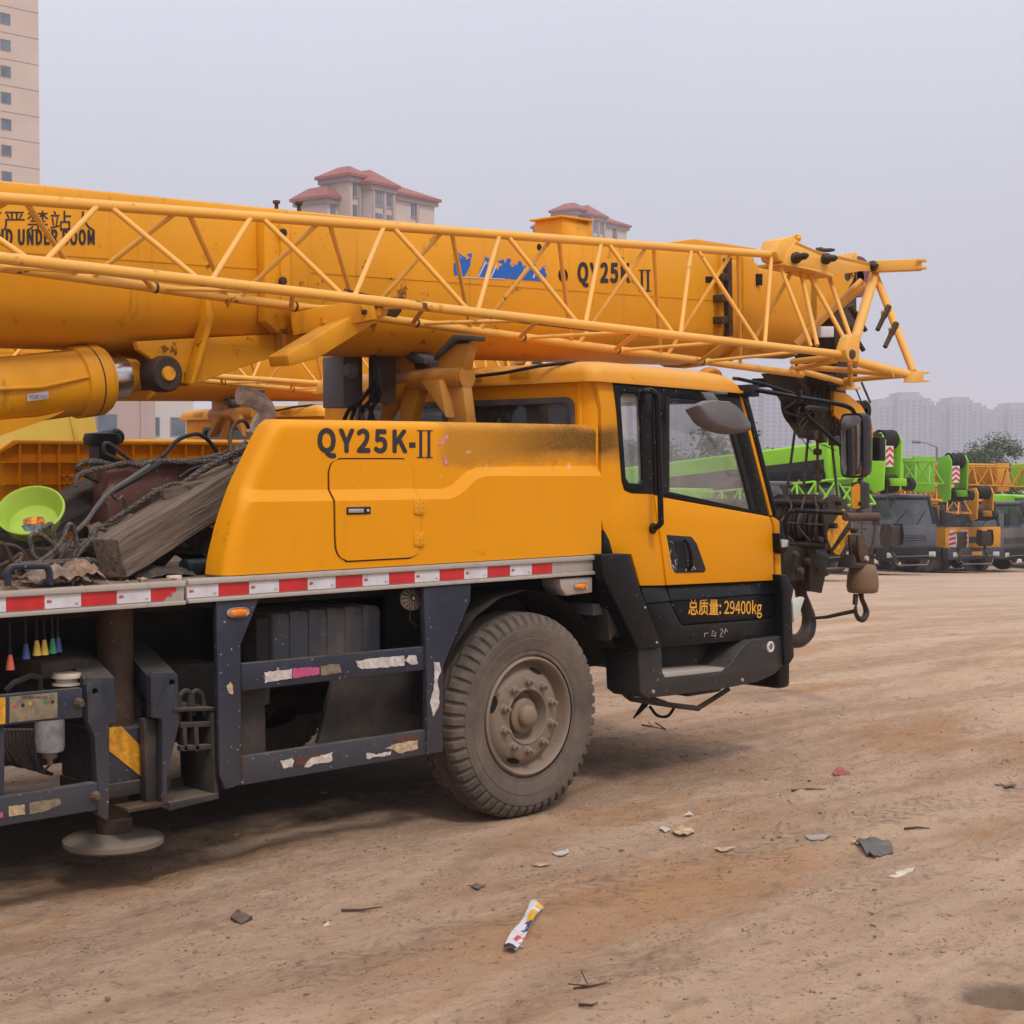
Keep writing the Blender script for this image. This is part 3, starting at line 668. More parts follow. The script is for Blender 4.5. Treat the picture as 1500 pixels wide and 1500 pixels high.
letter('支腿操作', 32, 70, 1019.5, 1023.5, -.0052, m_ink, r1, 0, 'plate_text', fn='Noto Sans CJK Regular.woff2')
b = MB().lathe([(.0,.03),(.012,.03),(.02,.012),(.024,0)], V(115,1030,0), (0,-1,0), 8); P(b, 'rail_bolt', m_rusty, r1)
b = MB().lathe([(.0,.03),(.012,.03),(.02,.012),(.024,0)], V(139,1167,0), (0,-1,0), 8); P(b, 'rail_bolt', m_rusty, r2)
patch([(12,1182),(36,1178),(37,1192),(14,1196)], -.004, m_paperb, r2); patch([(42,1176),(88,1170),(90,1178),(60,1190),(44,1192)], -.0036, m_dull, r2); patch([(-5,1190),(5,1189),(5,1197),(-5,1198)], -.004, m_pink, r2)
P(MB().lathe([(.0,0),(.055,0),(.06,.02),(.06,.13),(.063,.135),(.063,.165),(.045,.18),(0,.18)], V(73,1100,.22)-Vector((0,0,0)), (0,0,1), 24), 'filter_bowl', m_filter)
P(MB().lathe([(.0,-.06),(.012,-.055),(.014,-.03),(.03,-.028),(.032,0),(0,0)], V(73,1100,.22), (0,0,1), 14), 'filter_drain', m_dull)
P(MB().lathe([(0,.05),(.055,.05),(.062,.04),(.062,.03),(.045,.025),(.045,.01),(.06,.008),(.06,0),(0,0)], V(98,1003,.2), (0,0,1), 24), 'filler_cap', m_sticker)
for i, (x, y, c) in enumerate([(15,968,0),(38,952,1),(54,947,2),(65,946,2),(77,944,3),(85,942,1)]):
    q = V(x, y, .12); P(MB().tube([V(x-2, 880, .14), q], .006, 6), 'control_lever', m_dark)
    P(MB().lathe([(.0,.06),(.008,.06),(.016,.015),(.018,0),(0,0)], V(x, y+13, .12), (0,0,1), 10), 'lever_knob', m_handle[c])
random.seed(3)
for i in range(9):
    x = 2 + i*5.5; P(MB().tube([V(x, 1068, .25), V(x+2, 1095, .27), V(x+6+random.random()*20, 1112+i*2.2, .28), V(x+30, 1118+i*2, .35)], .008, 6), 'hydraulic_pipe', m_dirty)
P(MB().tube([V(8,1012,.2), V(20,1000,.2), V(45,990,.2), V(58,992,.22), V(60,1010,.25)], .012, 8), 'hydraulic_hose', m_dirty)
P(MB().tube([V(50,1090,.2), V(54,1120,.2), V(62,1132,.22), V(75,1118,.22), V(70,1112,.22)], .006, 6), 'hydraulic_hose', m_dirty)
P(MB().box(V(50,1010,.3).x, V(120,1010,.3).x, .24, .6, .93, 1.0), 'valve_bank', m_dirty, bevel=.01)
P(MB().box(V(240,940,.5).x, V(318,940,.5).x, .42, .9, .70, V(280,975,.42).z), 'inner_tank', m_dirty, bevel=.03)

# ---- box with lamp between wheel and cab
bx2 = P(MB().py([(820,848),(868,845),(868,868),(830,873),(822,862)], .0, .14), 'lamp_box', m_alu_dirty if 'm_alu_dirty' in globals() else m_alu, bevel=.008)
oval_lamp_part(V(850, 858.5, -.002), .050, .020)

# ================================================================ CAB
YW = 2.40   # far side of the cab
XRW = V(872, 600).x      # rear wall
cab = grp('cab', (1.3, 1.2, 1.3), crane)
def C_(mb, name, mat, **k): return build(mb, name, mat, cab, **k)
m_in = paint('cab_interior', (.10,.10,.11), .7, dust=.3, top=.4)
quarter = [(874,556),(897.6,558.5),(903,600),(911,705),(915,718),(925,722.5),(958,723.5),(963,765),(968,795),(975,857.5),(938,858),(925,812),(897,811),(892,790),(884,776),(881,760),(881,600)]
C_(MB().py(quarter, .0, .035), 'quarter_panel', m_cowl, bevel=.004)
win1 = [(909,583),(912,576.5),(935,577.5),(938,582),(942,704),(939,709),(922,707.5),(917,700)]
C_(MB().py([(897.8,558.5),(955.5,563.5),(957.8,723.5),(925,722.3),(915,717.8),(911.2,705),(903.2,600)], -.004, .03, [win1]), 'window_surround', m_black, bevel=.003)
C_(MB().py([(907,574),(937,575),(944,711),(915,711)], .010, .015), 'quarter_window', m_glass, smooth=0)
# door
gl = [(976,592),(979,585),(986,583),(1050,588),(1063,591),(1071,603),(1078,630),(1107.5,748),(978,719.5),(976.5,716)]
fr_ = [(956.2,563.5),(1081,573.5),(1084,582),(1126.5,755),(971,727),(958.5,723.5)]
dr = C_(MB().py(fr_, -.008, .03, [gl]), 'door_frame', m_black, bevel=.003)
C_(MB().py([(973,580),(1060,585),(1075,600),(1110,750),(974,721)], .008, .013), 'door_window', m_glass, smooth=0)
C_(MB().py([(986,583),(1050,588),(1063,591),(1071,603),(1078,630),(1107.5,748),(1101,746.5),(1072,634),(1064,607),(1057,597),(1046,593),(988,588),(981,592),(981,719.8),(976.5,719),(976,592),(979,585)], -.006, .02), 'window_gasket', m_blackp, bevel=.002)
dlow = [(958.8,725),(971,728.5),(1127,756.5),(1131.5,770),(1134,850),(977,857.3),(970,800),(964.5,765)]
dy = C_(MB().py(dlow, -.010, .03), 'door_skin', m_yel, bevel=.004)
def slant(tl, tr, br, bl, yt, yb_, back):
    T = [V(*tl, yt), V(*tr, yt), V(*br, yb_), V(*bl, yb_)]; Bk = [Vector((p.x, back, p.z)) for p in T]
    return MB().add(T + Bk, [(0,1,2,3),(7,6,5,4),(0,4,5,1),(1,5,6,2),(2,6,7,3),(3,7,4,0)])
db = slant((977.3,858.3), (1134,851), (1137,868), (982,880.5), .020, -.016, .035)
C_(slant((938.5,859.5), (975.0,858.5), (981,880.5), (946,884), .018, -.016, .03), 'body_band', m_black, bevel=.002)
C_(db, 'door_band', m_black, bevel=.002)
dk = C_(MB().py([(982,881.5),(1137,869),(1140,903),(1001,914.5),(996,908)], .006, .035), 'door_lower_panel', m_black, bevel=.003)
# dark gap behind the door seams, front strip, pillar
C_(MB().py([(950,560),(1088,574),(1134,757),(1147,765),(1150,930),(965,948),(940,870),(938,850),(960,730)], .032, .05, [[(974,582),(1062,585),(1076,600),(1113,751),(974,724)]]), 'seam_backing', m_hole, smooth=0)
C_(MB().py([(1082.5,577),(1087,578),(1132,755),(1128,755)], -.006, .03), 'pillar_strip', m_yel, bevel=.002)
C_(MB().py([(1088,579),(1097,580),(1141,757),(1134,755)], -.012, .06), 'a_pillar', m_black, bevel=.008, seg=3)
C_(MB().py([(1129.5,757),(1134,757),(1143,763),(1145.5,845),(1144,851),(1137,851.5),(1134,770)], -.004, .12), 'front_corner_panel', m_yel, bevel=.012, seg=3)
lb = C_(MB().py([(946,885),(981,881.5),(994,908),(1000,917),(1141,905.5),(1142,934),(968,948),(950,895)], -.002, .03), 'lower_body_panel', m_black, bevel=.003)
C_(MB().py([(1137.5,852.5),(1144.5,852.5),(1148,868),(1150,932),(1143,934),(1141.5,903),(1139,868)], -.004, .08), 'lower_corner_panel', m_black, bevel=.006)
letter('总质量: 29400kg', 1008, 1116, 877.5, 905.5, .0045, m_inky, cab, .012, fn='Noto Sans CJK Regular.woff2')
# chalk marks
b = MB(); Yc = -.0045
for pts in [[(1032,927),(1032,933)],[(1033,928),(1037,927)],[(1043,924),(1046,925)],[(1042,928),(1046,927)],[(1042,931),(1047,931)],[(1049,926),(1047,933)],[(1055,923),(1058,921),(1059,924),(1055,931)],[(1055,933),(1059,932)],[(1063,921),(1061,929)],[(1063,921),(1066,926)]]:
    b.tube([V(x, y, Yc) for x, y in pts], .0016, 5)
C_(b, 'chalk_mark', m_paper)
# door handle recess, smeared with packing tape
hr = C_(MB().py([(977,783.5),(1013,786),(1021,796),(1034.5,834),(1032,838.5),(990,839.5),(986,834)], -.014, .0), 'handle_recess', m_blackp, bevel=.003)
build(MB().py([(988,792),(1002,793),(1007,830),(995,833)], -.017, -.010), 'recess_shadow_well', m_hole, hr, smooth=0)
build(MB().tube([V(1004,790,-.02), V(1008,795,-.045), V(1012,810,-.05), V(1013,828,-.045), V(1010,834,-.02)], .012, 10), 'door_lever', m_black, hr)
random.seed(5)
def scrap_tape(cx, cy, n, s):
    b = MB()
    for i in range(n):
        x, y = cx + random.uniform(-s, s)*.8, cy + random.uniform(-s, s); a = random.uniform(0, 3); l = random.uniform(2, 7); w_ = random.uniform(.2,.9)
        b.py([(x,y),(x+l*math.cos(a),y+l*math.sin(a)),(x+l*math.cos(a)-w_,y+l*math.sin(a)+w_),(x-w_,y+w_)], -.0148-random.random()*.002, -.0140)
    return b
tape_m = glass('wrinkled_clear_tape', (.95,.95,.95), .7, (.6,.6,.6))
build(scrap_tape(998,812,34,22), 'tape_scrap', tape_m, hr, smooth=0)
# grab handle
gb = C_(MB().tube(spline([V(941,586,-.004), V(941,580,-.05), V(944,574,-.075), V(950,572,-.085), V(956,573.5,-.09), V(961,580,-.09), V(963,592,-.09), V(968,755,-.09), V(968,764,-.088), V(965,770,-.08), V(959,773,-.05), V(956,774,-.004)], 4), .0165, 12), 'grab_handle', m_black)
for x, y in ((941,584),(956,774)): build(MB().lathe([(.03,.0),(.03,.008),(.02,.014),(0,.014)], V(x, y, -.002), (0,-1,0), 14), 'handle_foot', m_black, gb)
# bolts on the black frame
for x, y in [(914,571),(972,571),(937,572),(959,648),(933,589),(1137,605),(1081,613),(1097,590)]:
    C_(MB().lathe([(.004,0),(.003,.003),(0,.003)], V(x, y, -.010), (0,-1,0), 8), 'frame_screw', m_chrome)
# roof
zr0 = V(898, 560).z; zr1 = V(1088, 576).z; xr0 = XRW - .035; xr1 = V(1088, 576).x + .012
def rr_ring(x0, x1, y0, y1, r, zf, n=6):
    pts = []
    for cx, cy, a0 in ((x1-r, y0+r, -90), (x1-r, y1-r, 0), (x0+r, y1-r, 90), (x0+r, y0+r, 180)):
        for i in range(n+1):
            a = R(a0 + 90*i/n); pts.append((cx + r*math.cos(a), cy + r*math.sin(a)))
    return [(x, y, zf(x)) for x, y in pts]
zl = lambda x: zr0 + (zr1 - zr0)*(x - V(898,560).x)/(xr1 - V(898,560).x)
rings = []
for ins, dz, r in ((.03,-.004,.06),(-.014,-.004,.08),(-.014,.012,.08),(.0,.014,.08),(.0,.045,.08),(.012,.075,.09),(.04,.098,.10),(.09,.112,.12),(.3,.125,.2)):
    fx = ins + max(0, dz - .01)*1.1   # front of the roof slopes back
    rings.append(rr_ring(xr0+ins, xr1-fx, -.02+ins, YW+.02-ins, r, lambda x, dz=dz: zl(x) + dz - max(0, (x - xr1 + .5))*.0))
rf = C_(MB().rings(rings, True, True), 'cab_roof', m_roof, smooth=50)
for i in range(5):
    y = .45 + i*.38; b = MB(); b.box(xr0-.006, xr0+.02, y, y+.16, zl(xr0)+.03, zl(xr0)+.075); build(b, 'roof_emboss', m_roof, rf, bevel=.006)
build(MB().ball((V(1040,548,.9).x, .9, V(1040,551,.9).z), .075, 10, (1.25,1,.8)), 'roof_dome', m_roof, rf)
# rear wall with its two windows
def xw(px, py): return PX(px, py, XRW)
z_lo = 1.33
q = [xw(690,600), xw(838,585)]
w_a = dict(y0=xw(838,600).y, y1=xw(690,600).y+.25, z1=xw(800,588).z); 
def rrect(y0, y1, z0, z1, r, n=4):
    p = []
    for cy, cz, a0 in ((y1-r, z0+r, -90), (y1-r, z1-r, 0), (y0+r, z1-r, 90), (y0+r, z0+r, 180)):
        for i in range(n+1): a = R(a0+90*i/n); p.append((cy+r*math.cos(a), cz+r*math.sin(a)))
    return p
ya, yb_ = w_a['y0'] , w_a['y0'] + .80; zt2 = w_a['z1']; zb2 = zt2 - .42
yc, yd = yb_ + .22, yb_ + 1.02
hs = [rrect(ya, yb_, zb2, zt2, .05), rrect(yc, min(yd, 2.25), zb2, zt2, .05)]
C_(MB().yz([(.12,z_lo),(YW-.12,z_lo),(YW-.12,zl(xr0)),(.12,zl(xr0))], XRW, XRW+.04, hs), 'rear_wall', m_yel, bevel=.003)
for h in hs:
    (y0, z0), (y1, z1) = (min(p[0] for p in h), min(p[1] for p in h)), (max(p[0] for p in h), max(p[1] for p in h))
    C_(MB().yz(rrect(y0-.02, y1+.02, z0-.02, z1+.02, .06), XRW-.012, XRW+.02, [rrect(y0+.015, y1-.015, z0+.015, z1-.015, .05)]), 'window_gasket', m_rubpad, bevel=.004)
    C_(MB().box(XRW+.012, XRW+.017, y0, y1, z0, z1), 'rear_window', m_glassd, smooth=0)
# rounded rear corners and front
for y0, s_ in ((0.0, 1), (YW, -1)):
    pts = [(XRW + .12 - .12*math.sin(t), y0 + s_*(.12 - .12*math.cos(t))) for t in np.linspace(0, math.pi/2, 8)]
    R_ = [[(x, y, z_lo - .02) for x, y in pts], [(x, y, zl(x)+.01) for x, y in pts]]
    C_(MB().rings(R_, False, False), 'corner_panel', m_yel)
C_(MB().box(XRW-.012, XRW+.01, xw(850,600).y-.012, xw(850,600).y+.016, z_lo, zl(xr0)), 'wall_seam', m_yel, bevel=.004)
# far side: the near side's mirror image, plain
sillz = V(1000, 732).z; XF = V(1140, 757).x; XT = V(1090, 578).x; ZF = V(1140, 757).z; ZT = zl(XT)
far = [(XRW+.1,1.0),(XF,1.0),(XF+.01,ZF),(XT,ZT),(XRW+.1,ZT)]
C_(MB().xz(far, YW-.035, YW, [[(.75,1.62),(1.02,1.62),(1.02,2.18),(.75,2.18)],[(1.1,1.62),(1.98,1.60),(1.66,2.16),(1.1,2.18)]]), 'far_side_wall', m_yel, bevel=.004)
C_(MB().xz([(.7,1.6),(1.98,1.58),(1.66,2.18),(.7,2.2)], YW-.02, YW-.015), 'far_window', m_glass, smooth=0)
# front wall and windscreen
C_(MB().box(XF-.04, XF+.03, .10, YW-.05, .62, ZF-.02), 'front_panel', m_yel, bevel=.02)
def slope(y0, y1, t, name, mat, x_off=0, a=0., c=1.):
    p0 = Vector((XF, 0, ZF)); p1 = Vector((XT, 0, ZT)); d = p1 - p0; n = Vector((d.z, 0, -d.x)).normalized()
    q0 = p0 + d*a + n*x_off; q1 = p0 + d*c + n*x_off; vs = []
    for q_ in (q0, q0 + n*t, q1 + n*t, q1): vs += [(q_.x, y0, q_.z), (q_.x, y1, q_.z)]
    return C_(MB().add(vs, [(0,1,3,2),(2,3,5,4),(4,5,7,6),(6,7,1,0),(0,2,4,6),(1,7,5,3)]), name, mat, smooth=0)
slope(.06, YW-.05, .006, 'windscreen', m_glass)
slope(YW-.12, YW-.02, .05, 'a_pillar', m_black); slope(.1, YW-.1, .03, 'windscreen_rail', m_black, 0, .93, 1.0); slope(.1, YW-.1, .03, 'windscreen_rail', m_black, 0, -.03, .04)
# interior
C_(MB().box(XRW+.05, XF-.05, .06, YW-.06, 1.0, 1.06), 'cab_floor', m_in)
C_(MB().box(XF-.42, XF-.06, .15, YW-.1, 1.3, 1.60), 'dashboard', m_in, bevel=.04)
for y in (.35, 1.6):
    C_(MB().box(XRW+.25, XRW+.75, y, y+.5, 1.06, 1.36), 'seat_base', m_in, bevel=.05); C_(MB().box(XRW+.16, XRW+.30, y, y+.5, 1.36, 1.9), 'seat_back', m_in, bevel=.05)
sw = Vector((XF-.55, 1.75, 1.66)); ax = Vector((-.5,0,.86)).normalized(); e1 = Vector((0,1,0)); e2 = ax.cross(e1)
C_(MB().tube([sw + (e1*math.cos(t)+e2*math.sin(t))*.22 for t in np.linspace(0, 2*math.pi, 33)], .013, 8), 'steering_wheel', m_blackp)
C_(MB().box(XRW+.06, XT-.05, .08, YW-.1, ZT-.03, ZT-.01), 'headliner', m_bowl)
C_(MB().box(XT-.28, XT-.04, 1.1, YW-.25, ZT-.16, ZT-.06), 'sun_visor', m_bowl, bevel=.02)

# step and skirt
stp = [(935,951),(969,949),(971,985),(975,992),(1058,983),(1070,972),(1086,950),(1098,938),(1145,932),(1148,974),(1135,988),(1110,999),(1060,1009),(985,1019),(948,1023),(938,1015)]
st = C_(MB().py(stp, -.05, .20), 'step_housing', m_blackstep, bevel=.008, seg=3)
C_(MB().py([(965,945),(1100,934),(1078,990),(968,1000)], .17, .21), 'step_recess_back', m_mud, bevel=.003)
tp = C_(MB().py([(970,985),(1062,978),(1056,985),(973,994)], -.045, .18), 'step_tread', m_alu, bevel=.002)
for x, y in [(956.5,1013),(1087,996)]: build(MB().lathe([(.013,0),(.011,.006),(0,.007)], V(x, y, -.05), (0,-1,0), 12), 'step_bolt', m_chrome, st)
b = MB().lathe([(.034,0),(.034,.006),(.028,.010),(.018,.006)], V(1128,947.5,-.05), (0,-1,0), 20); build(b, 'socket_ring', m_wtape, st)
build(MB().lathe([(.017,.004),(0,.004)], V(1128,947.5,-.05), (0,-1,0), 12), 'socket_hole', m_dull, st)
# black fender corner, brown mudguard behind it, hanging bracket
fe = C_(MB().py([(881.5,812),(919,811),(924,816),(940,868),(971,949),(935,953),(925,930),(886,850),(882,840)], -.07, .10), 'fender_corner', m_black, bevel=.010, seg=3)
C_(MB().py([(883,776),(886,778),(893,792),(898,811),(883,811)], -.006, .05), 'fender_gusset', m_black, bevel=.002)
for x, y in [(945,890),(962,941)]: build(MB().lathe([(.008,0),(.006,.004),(0,.005)], V(x, y, -.07), (0,-1,0), 8), 'fender_bolt', m_chrome, fe)
C_(MB().py([(882,842),(888,842),(912,893),(934,950),(918,952),(905,925),(893,940),(890,900)], .02, .45), 'mudguard', m_dirty, bevel=.006)
b = MB().tube(spline([V(915,962,.1), V(913,1008,.1), V(921,1021,.1), V(938,1026,.05), V(1016,1037,.05), V(1026,1035,.07), V(1066,1010,.25)], 5), .016, 8)
b.tube([V(928,966,.02), V(926,1005,.02), V(932,1016,.02), V(975,1030,.02)], .014, 8); b.beam(V(914,958,.1), V(936,953,.0), .04, .03); b.beam(V(918,985,.08), V(934,982,.02), .03, .02)
C_(b, 'step_bracket', m_dirty)
b = MB().box(V(990,1015,.5).x, V(1040,1015,.5).x, .4, .8, .40, .55); C_(b, 'underside_fitting', m_grease, bevel=.02)
b = MB().tube([V(946,1030,.4), V(938,1040,.4), V(928,1052,.4)], [.02,.014,.004], 6); b.tube(spline([V(952,1035,.4), V(963,1048,.4), V(978,1049,.4), V(988,1036,.4)], 6), .009, 6); C_(b, 'torn_rubber_strap', m_hole)
# front bumper corner seen edge-on
b = MB().py([(1143,842),(1153,842),(1161,858),(1163,866),(1160,880),(1162,930),(1164,962),(1158,972),(1150,975),(1148,935),(1147,868)], -.07, .05)
bp = C_(b, 'bumper_corner', m_black, bevel=.008, seg=3)
C_(MB().box(XF+.02, XF+.14, .0, YW, .45, 1.02), 'front_bumper', m_black, bevel=.03)
lm = build(MB().py([(1161,880),(1176,874),(1179,876),(1169,905),(1163,912)], -.03, .0), 'lamp_cover', m_clear, bp, bevel=.004)
C_(MB().py([(1141,781),(1152,783),(1158,793),(1157,803),(1147,812),(1142,805)], -.06, .0), 'side_lamp_mount', m_black, bevel=.004)
C_(MB().py([(1146,790),(1155,791),(1154,801),(1147,802)], -.075, -.05), 'side_lamp', m_filter, bevel=.003)
# wide angle mirror over the door
b = MB(); mp = [(1021,594),(1030,587),(1045,586.5),(1068,588),(1078,594),(1094,612),(1100,621),(1100,629),(1085,631),(1070,630),(1050,624),(1035,614)]
Yq = -.17
out = [V(x, y, Yq) for x, y in mp]; cen = sum(out, Vector())/len(out)
rg_ = [[p for p in out], [cen + (p-cen)*1.03 + Vector((0,.03,-.012)) for p in out], [cen + (p-cen)*.98 + Vector((0,.09,-.022)) for p in out]]
rg_.insert(0, [cen + (p-cen)*.9 + Vector((0,-.012,.004)) for p in out])
mm = C_(MB().rings([[tuple(p) for p in r] for r in rg_], True, True), 'kerb_mirror', paint('mirror_shell_grey', (.15,.14,.15), .6, dust=.4, top=.6, dustcol=(.24,.21,.21)), smooth=45)
b = MB().py([(1028,574),(1045,575.5),(1056,590),(1038,590)], -.10, -.085); b.tube([V(1048,588,-.12), V(1055,600,-.185)], .006, 6); b.box(V(1030,574).x, V(1046,575).x, -.10, .0, V(1038,576).z-.008, V(1038,576).z+.008)
build(b, 'mirror_bracket', m_grey, mm, bevel=.003)
# mirror arms reaching forward, big mirror pair
p1 = V(1106, 571, -.08); p2 = V(1170, 582, -.28); p3 = V(1228, 592, -.42); p4 = V(1246, 598, -.46); p5 = V(1252, 606, -.44)
ma = C_(MB().tube(spline([p1, p2, p3, p4, p5], 6), .014, 10), 'mirror_arm', m_black)
build(MB().tube([V(1075,554.5,.1), V(1082,555,.0), V(1120,563,-.12), V(1172,580,-.28), V(1180,584,-.3)], .011, 8), 'arm_brace', m_black, ma)
build(MB().box(p1.x-.05, p1.x+.03, p1.y-.01, p1.y+.1, p1.z-.04, p1.z+.03), 'arm_root', m_blackp, ma, bevel=.006)
build(MB().tube([p2 + Vector((0,0,-.03)), p2 + Vector((0,0,.045))], .018, 10), 'arm_clamp', m_black, ma)
build(MB().tube(spline([V(1212,600,-.4), V(1185,597,-.4), V(1181,603,-.4), V(1185,612,-.4), V(1231,653,-.45)], 5), .012, 8), 'arm_stay', m_black, ma)
def mirror_box(x0, x1, y0, y1, Y, name):
    # housing faces forward; the glass looks back towards the driver and this camera
    c = V((x0+x1)/2, (y0+y1)/2, Y); h = (V(x0,y0,Y).z - V(x0,y1,Y).z)/2; wd = h*.40
    nrm = Vector((-.985, -.13, -.03)).normalized(); e1 = Vector((0,0,1)).cross(nrm).normalized(); e2 = nrm.cross(e1)
    def rr(k, off, kk=1):
        p = []
        for i in range(32):
            t = 2*math.pi*i/32; ct, st_ = math.cos(t), math.sin(t)
            p.append(tuple(c + e1*(wd*k*np.sign(ct)*abs(ct)**.35) + e2*(h*(1-(1-k)*.6)*np.sign(st_)*abs(st_)**.3) + nrm*off))
        return p
    o = C_(MB().rings([rr(.93,.046), rr(1,.048), rr(1.02,.03), rr(1.02,-.03), rr(.92,-.075), rr(.6,-.095)], True, True), name, m_blackp, smooth=45)
    build(MB().rings([rr(.90,.0475), rr(.5,.0477)], True, True), 'mirror_face', m_mirror, o, smooth=0)
    return o
MY = -.42
mirror_box(1233, 1273, 605, 700, MY, 'rear_view_mirror'); mirror_box(1240, 1278, 706, 746, MY, 'lower_mirror')
b = MB().tube([V(1259,702,MY-.0), V(1262,712,MY)], .015, 8); C_(b, 'mirror_joint', m_grey)
b = MB().tube([V(1152,792,-.05), V(1151,760,-.06), V(1155,752,-.07), V(1165,748,-.1), V(1200,750,-.25), V(1262,753,-.42)], .014, 10); b.tube([V(1150,766,-.06), V(1206,769,-.2)], .006, 6)
C_(b, 'mirror_lower_arm', m_black)
C_(MB().tube([V(1238,757,-.42), V(1286,757,-.45)], .026, 10), 'arm_sleeve', m_rusty)
C_(MB().tube([V(1284,757,-.45), V(1280,790,-.45), V(1276,812,-.45)], .010, 8), 'hanging_stay', m_rusty)
# cable along the roof
C_(MB().tube([V(690,552,.9), V(740,546,.6), V(790,536,.35), V(835,531,.2), V(900,534,.12), V(960,541,.12), V(1030,547,.12)], .010, 8), 'roof_cable', m_blackp)

# ================================================================ BOOM, JIB, BOOM REST
ta = V(0, 263, .95); tb = V(1060, 371, .95); SL = (tb.z - ta.z)/(tb.x - ta.x)
def BZ(x): return ta.z + SL*(x - ta.x)
def sect(k=0.0, top=0.0):
    h = [(.98,0),(.945,-.012),(.93,-.045),(.93,-.49),(.945,-.565),(.985,-.635),(1.05,-.69),(1.14,-.725),(1.25,-.735)]
    l = [(y + k*(1 if y < 1.2 else .5), z - top if z > -.3 else z + k*1.3 ) for y, z in h]
    return l + [(2.5 - y, z) for y, z in l[::-1][1:]]
def boom_seg(x0, x1, k, top, name, mat=m_yelb):
    s_ = sect(k, top); n = 10; R_ = []
    for i in range(n+1):
        x = x0 + (x1-x0)*i/n; R_.append([(x, y, BZ(x)+z) for y, z in s_])
    return P(MB().rings(R_, True, True), name, mat, smooth=30)
XB = V(1064, 371, .93).x
boom = boom_seg(-6.6, XB, 0, 0, 'boom')
def BP(mb, name, mat, **k): return P(mb, name, mat, boom, **k)
b = MB(); b.beam((-6.5,.9285,BZ(-6.5)-.318),(XB,.9285,BZ(XB)-.318),.004,.010); BP(b, 'weld_seam', m_yelb)
b2 = boom_seg(XB, V(1112,380,.95).x, .025, .03, 'boom_section'); b3 = boom_seg(V(1112,380,.95).x, V(1190,400,.95).x + .1, .05, .06, 'boom_section')
XC = V(1085, 371, .93).x
BP(MB().yz([(y, z+BZ(XB)) for y, z in [(p[0] + (-.03 if p[0] < 1.25 else .03), p[1] + (.02 if p[1] > -.3 else -.02)) for p in sect()]], XB-.09, XB+.0), 'boom_collar', m_yelb, bevel=.004)
P(MB().yz([(y, z+BZ(XC)) for y, z in [(p[0] + (-.02 if p[0] < 1.25 else .02), p[1] + (.02 if p[1] > -.3 else -.02)) for p in sect(.025,.0)]], XC+.04, XC+.16), 'section_collar', m_yelb, b2, bevel=.004)
P(MB().py([(1066,378),(1072,378),(1074,492),(1068,492)], .86, .93), 'collar_rusty_strip', m_rusty, boom); 
for y in (405, 436, 468): P(MB().py([(1058,y-5),(1067,y-5),(1067,y+6),(1058,y+6)], .85, .93), 'wear_pad_bolt', m_rusty, boom, bevel=.004)
P(MB().py([(1109,401),(1117,401),(1117,418),(1109,418)], .944, .96), 'slot', m_hole, b3, smooth=0); P(MB().py([(1034,405),(1045,405),(1045,414),(1034,414)], .926, .94), 'slot', m_hole, boom, smooth=0)
def disc(cx, cy, rx, Y, name, mat, parent):
    q = V(cx, cy, Y); return P(MB().lathe([(rx,0),(0,0)], q, (0,-1,0), 20), name, mat, parent, smooth=0)
disc(825, 403.5, .042, .9285, 'boom_hole', m_hole, boom); disc(790, 362, .020, .9285, 'boom_hole', m_hole, boom)
# box and brackets on top of the boom
xa, xb = V(828,330,1.0).x, V(866,330,1.0).x; zz = BZ(xa)
b = MB().box(xa, xb, 1.02, 1.26, zz-.01, V(840,320,1.0).z); b.box(xa-.03, xb+.03, 1.0, 1.28, V(840,320,1.0).z, V(840,320,1.0).z+.012); b.box(xb, xb+.03, 1.02, 1.04, zz, V(840,320,1.0).z)
BP(b, 'rope_guide_box', m_yelb, bevel=.004)
b = MB().py([(980,356),(1017,350),(1108,364),(1108,372),(985,360)], 1.15, 1.35); BP(b, 'boom_top_cover', m_yelb, bevel=.004)
for x, y in ((405,297),(438,299)):
    q = V(x, y+14, 1.0); q.z = BZ(q.x)-.01; t_ = V(x, y-3, 1.0); BP(MB().lathe([(0,t_.z-q.z),(.02,t_.z-q.z),(.02,t_.z-q.z-.014),(.011,t_.z-q.z-.016),(.011,0),(0,0)], q, (0,0,1), 10), 'guide_bolt', m_rusty)
# jib carrier on the boom side
cr = BP(MB().py([(387,322),(411,326),(412,480),(409,488),(389,470)], .86, .93), 'jib_carrier_post', m_yelb, bevel=.006)
P(MB().py([(411,326),(426,329),(427,486),(421,490),(413,482)], .845, .93), 'carrier_channel', m_yelb, cr, bevel=.006); P(MB().py([(426,329),(455,333),(455,462),(427,470)], .90, .93), 'carrier_plate', m_yelb, cr, bevel=.004)
for y in (341, 412): P(MB().lathe([(0,.02),(.02,.018),(.022,0)], V(413, y, .845), (0,-1,0), 10), 'carrier_bolt', m_grease, cr)
cr2 = BP(MB().yz([(.62,V(425,475,.9).z-.01),(.93,V(425,490,.9).z-.09),(.93,V(425,462,.9).z),(.62,V(425,470,.9).z)], V(424,470,.9).x, V(424,470,.9).x+.02), 'carrier_web', m_yelb)
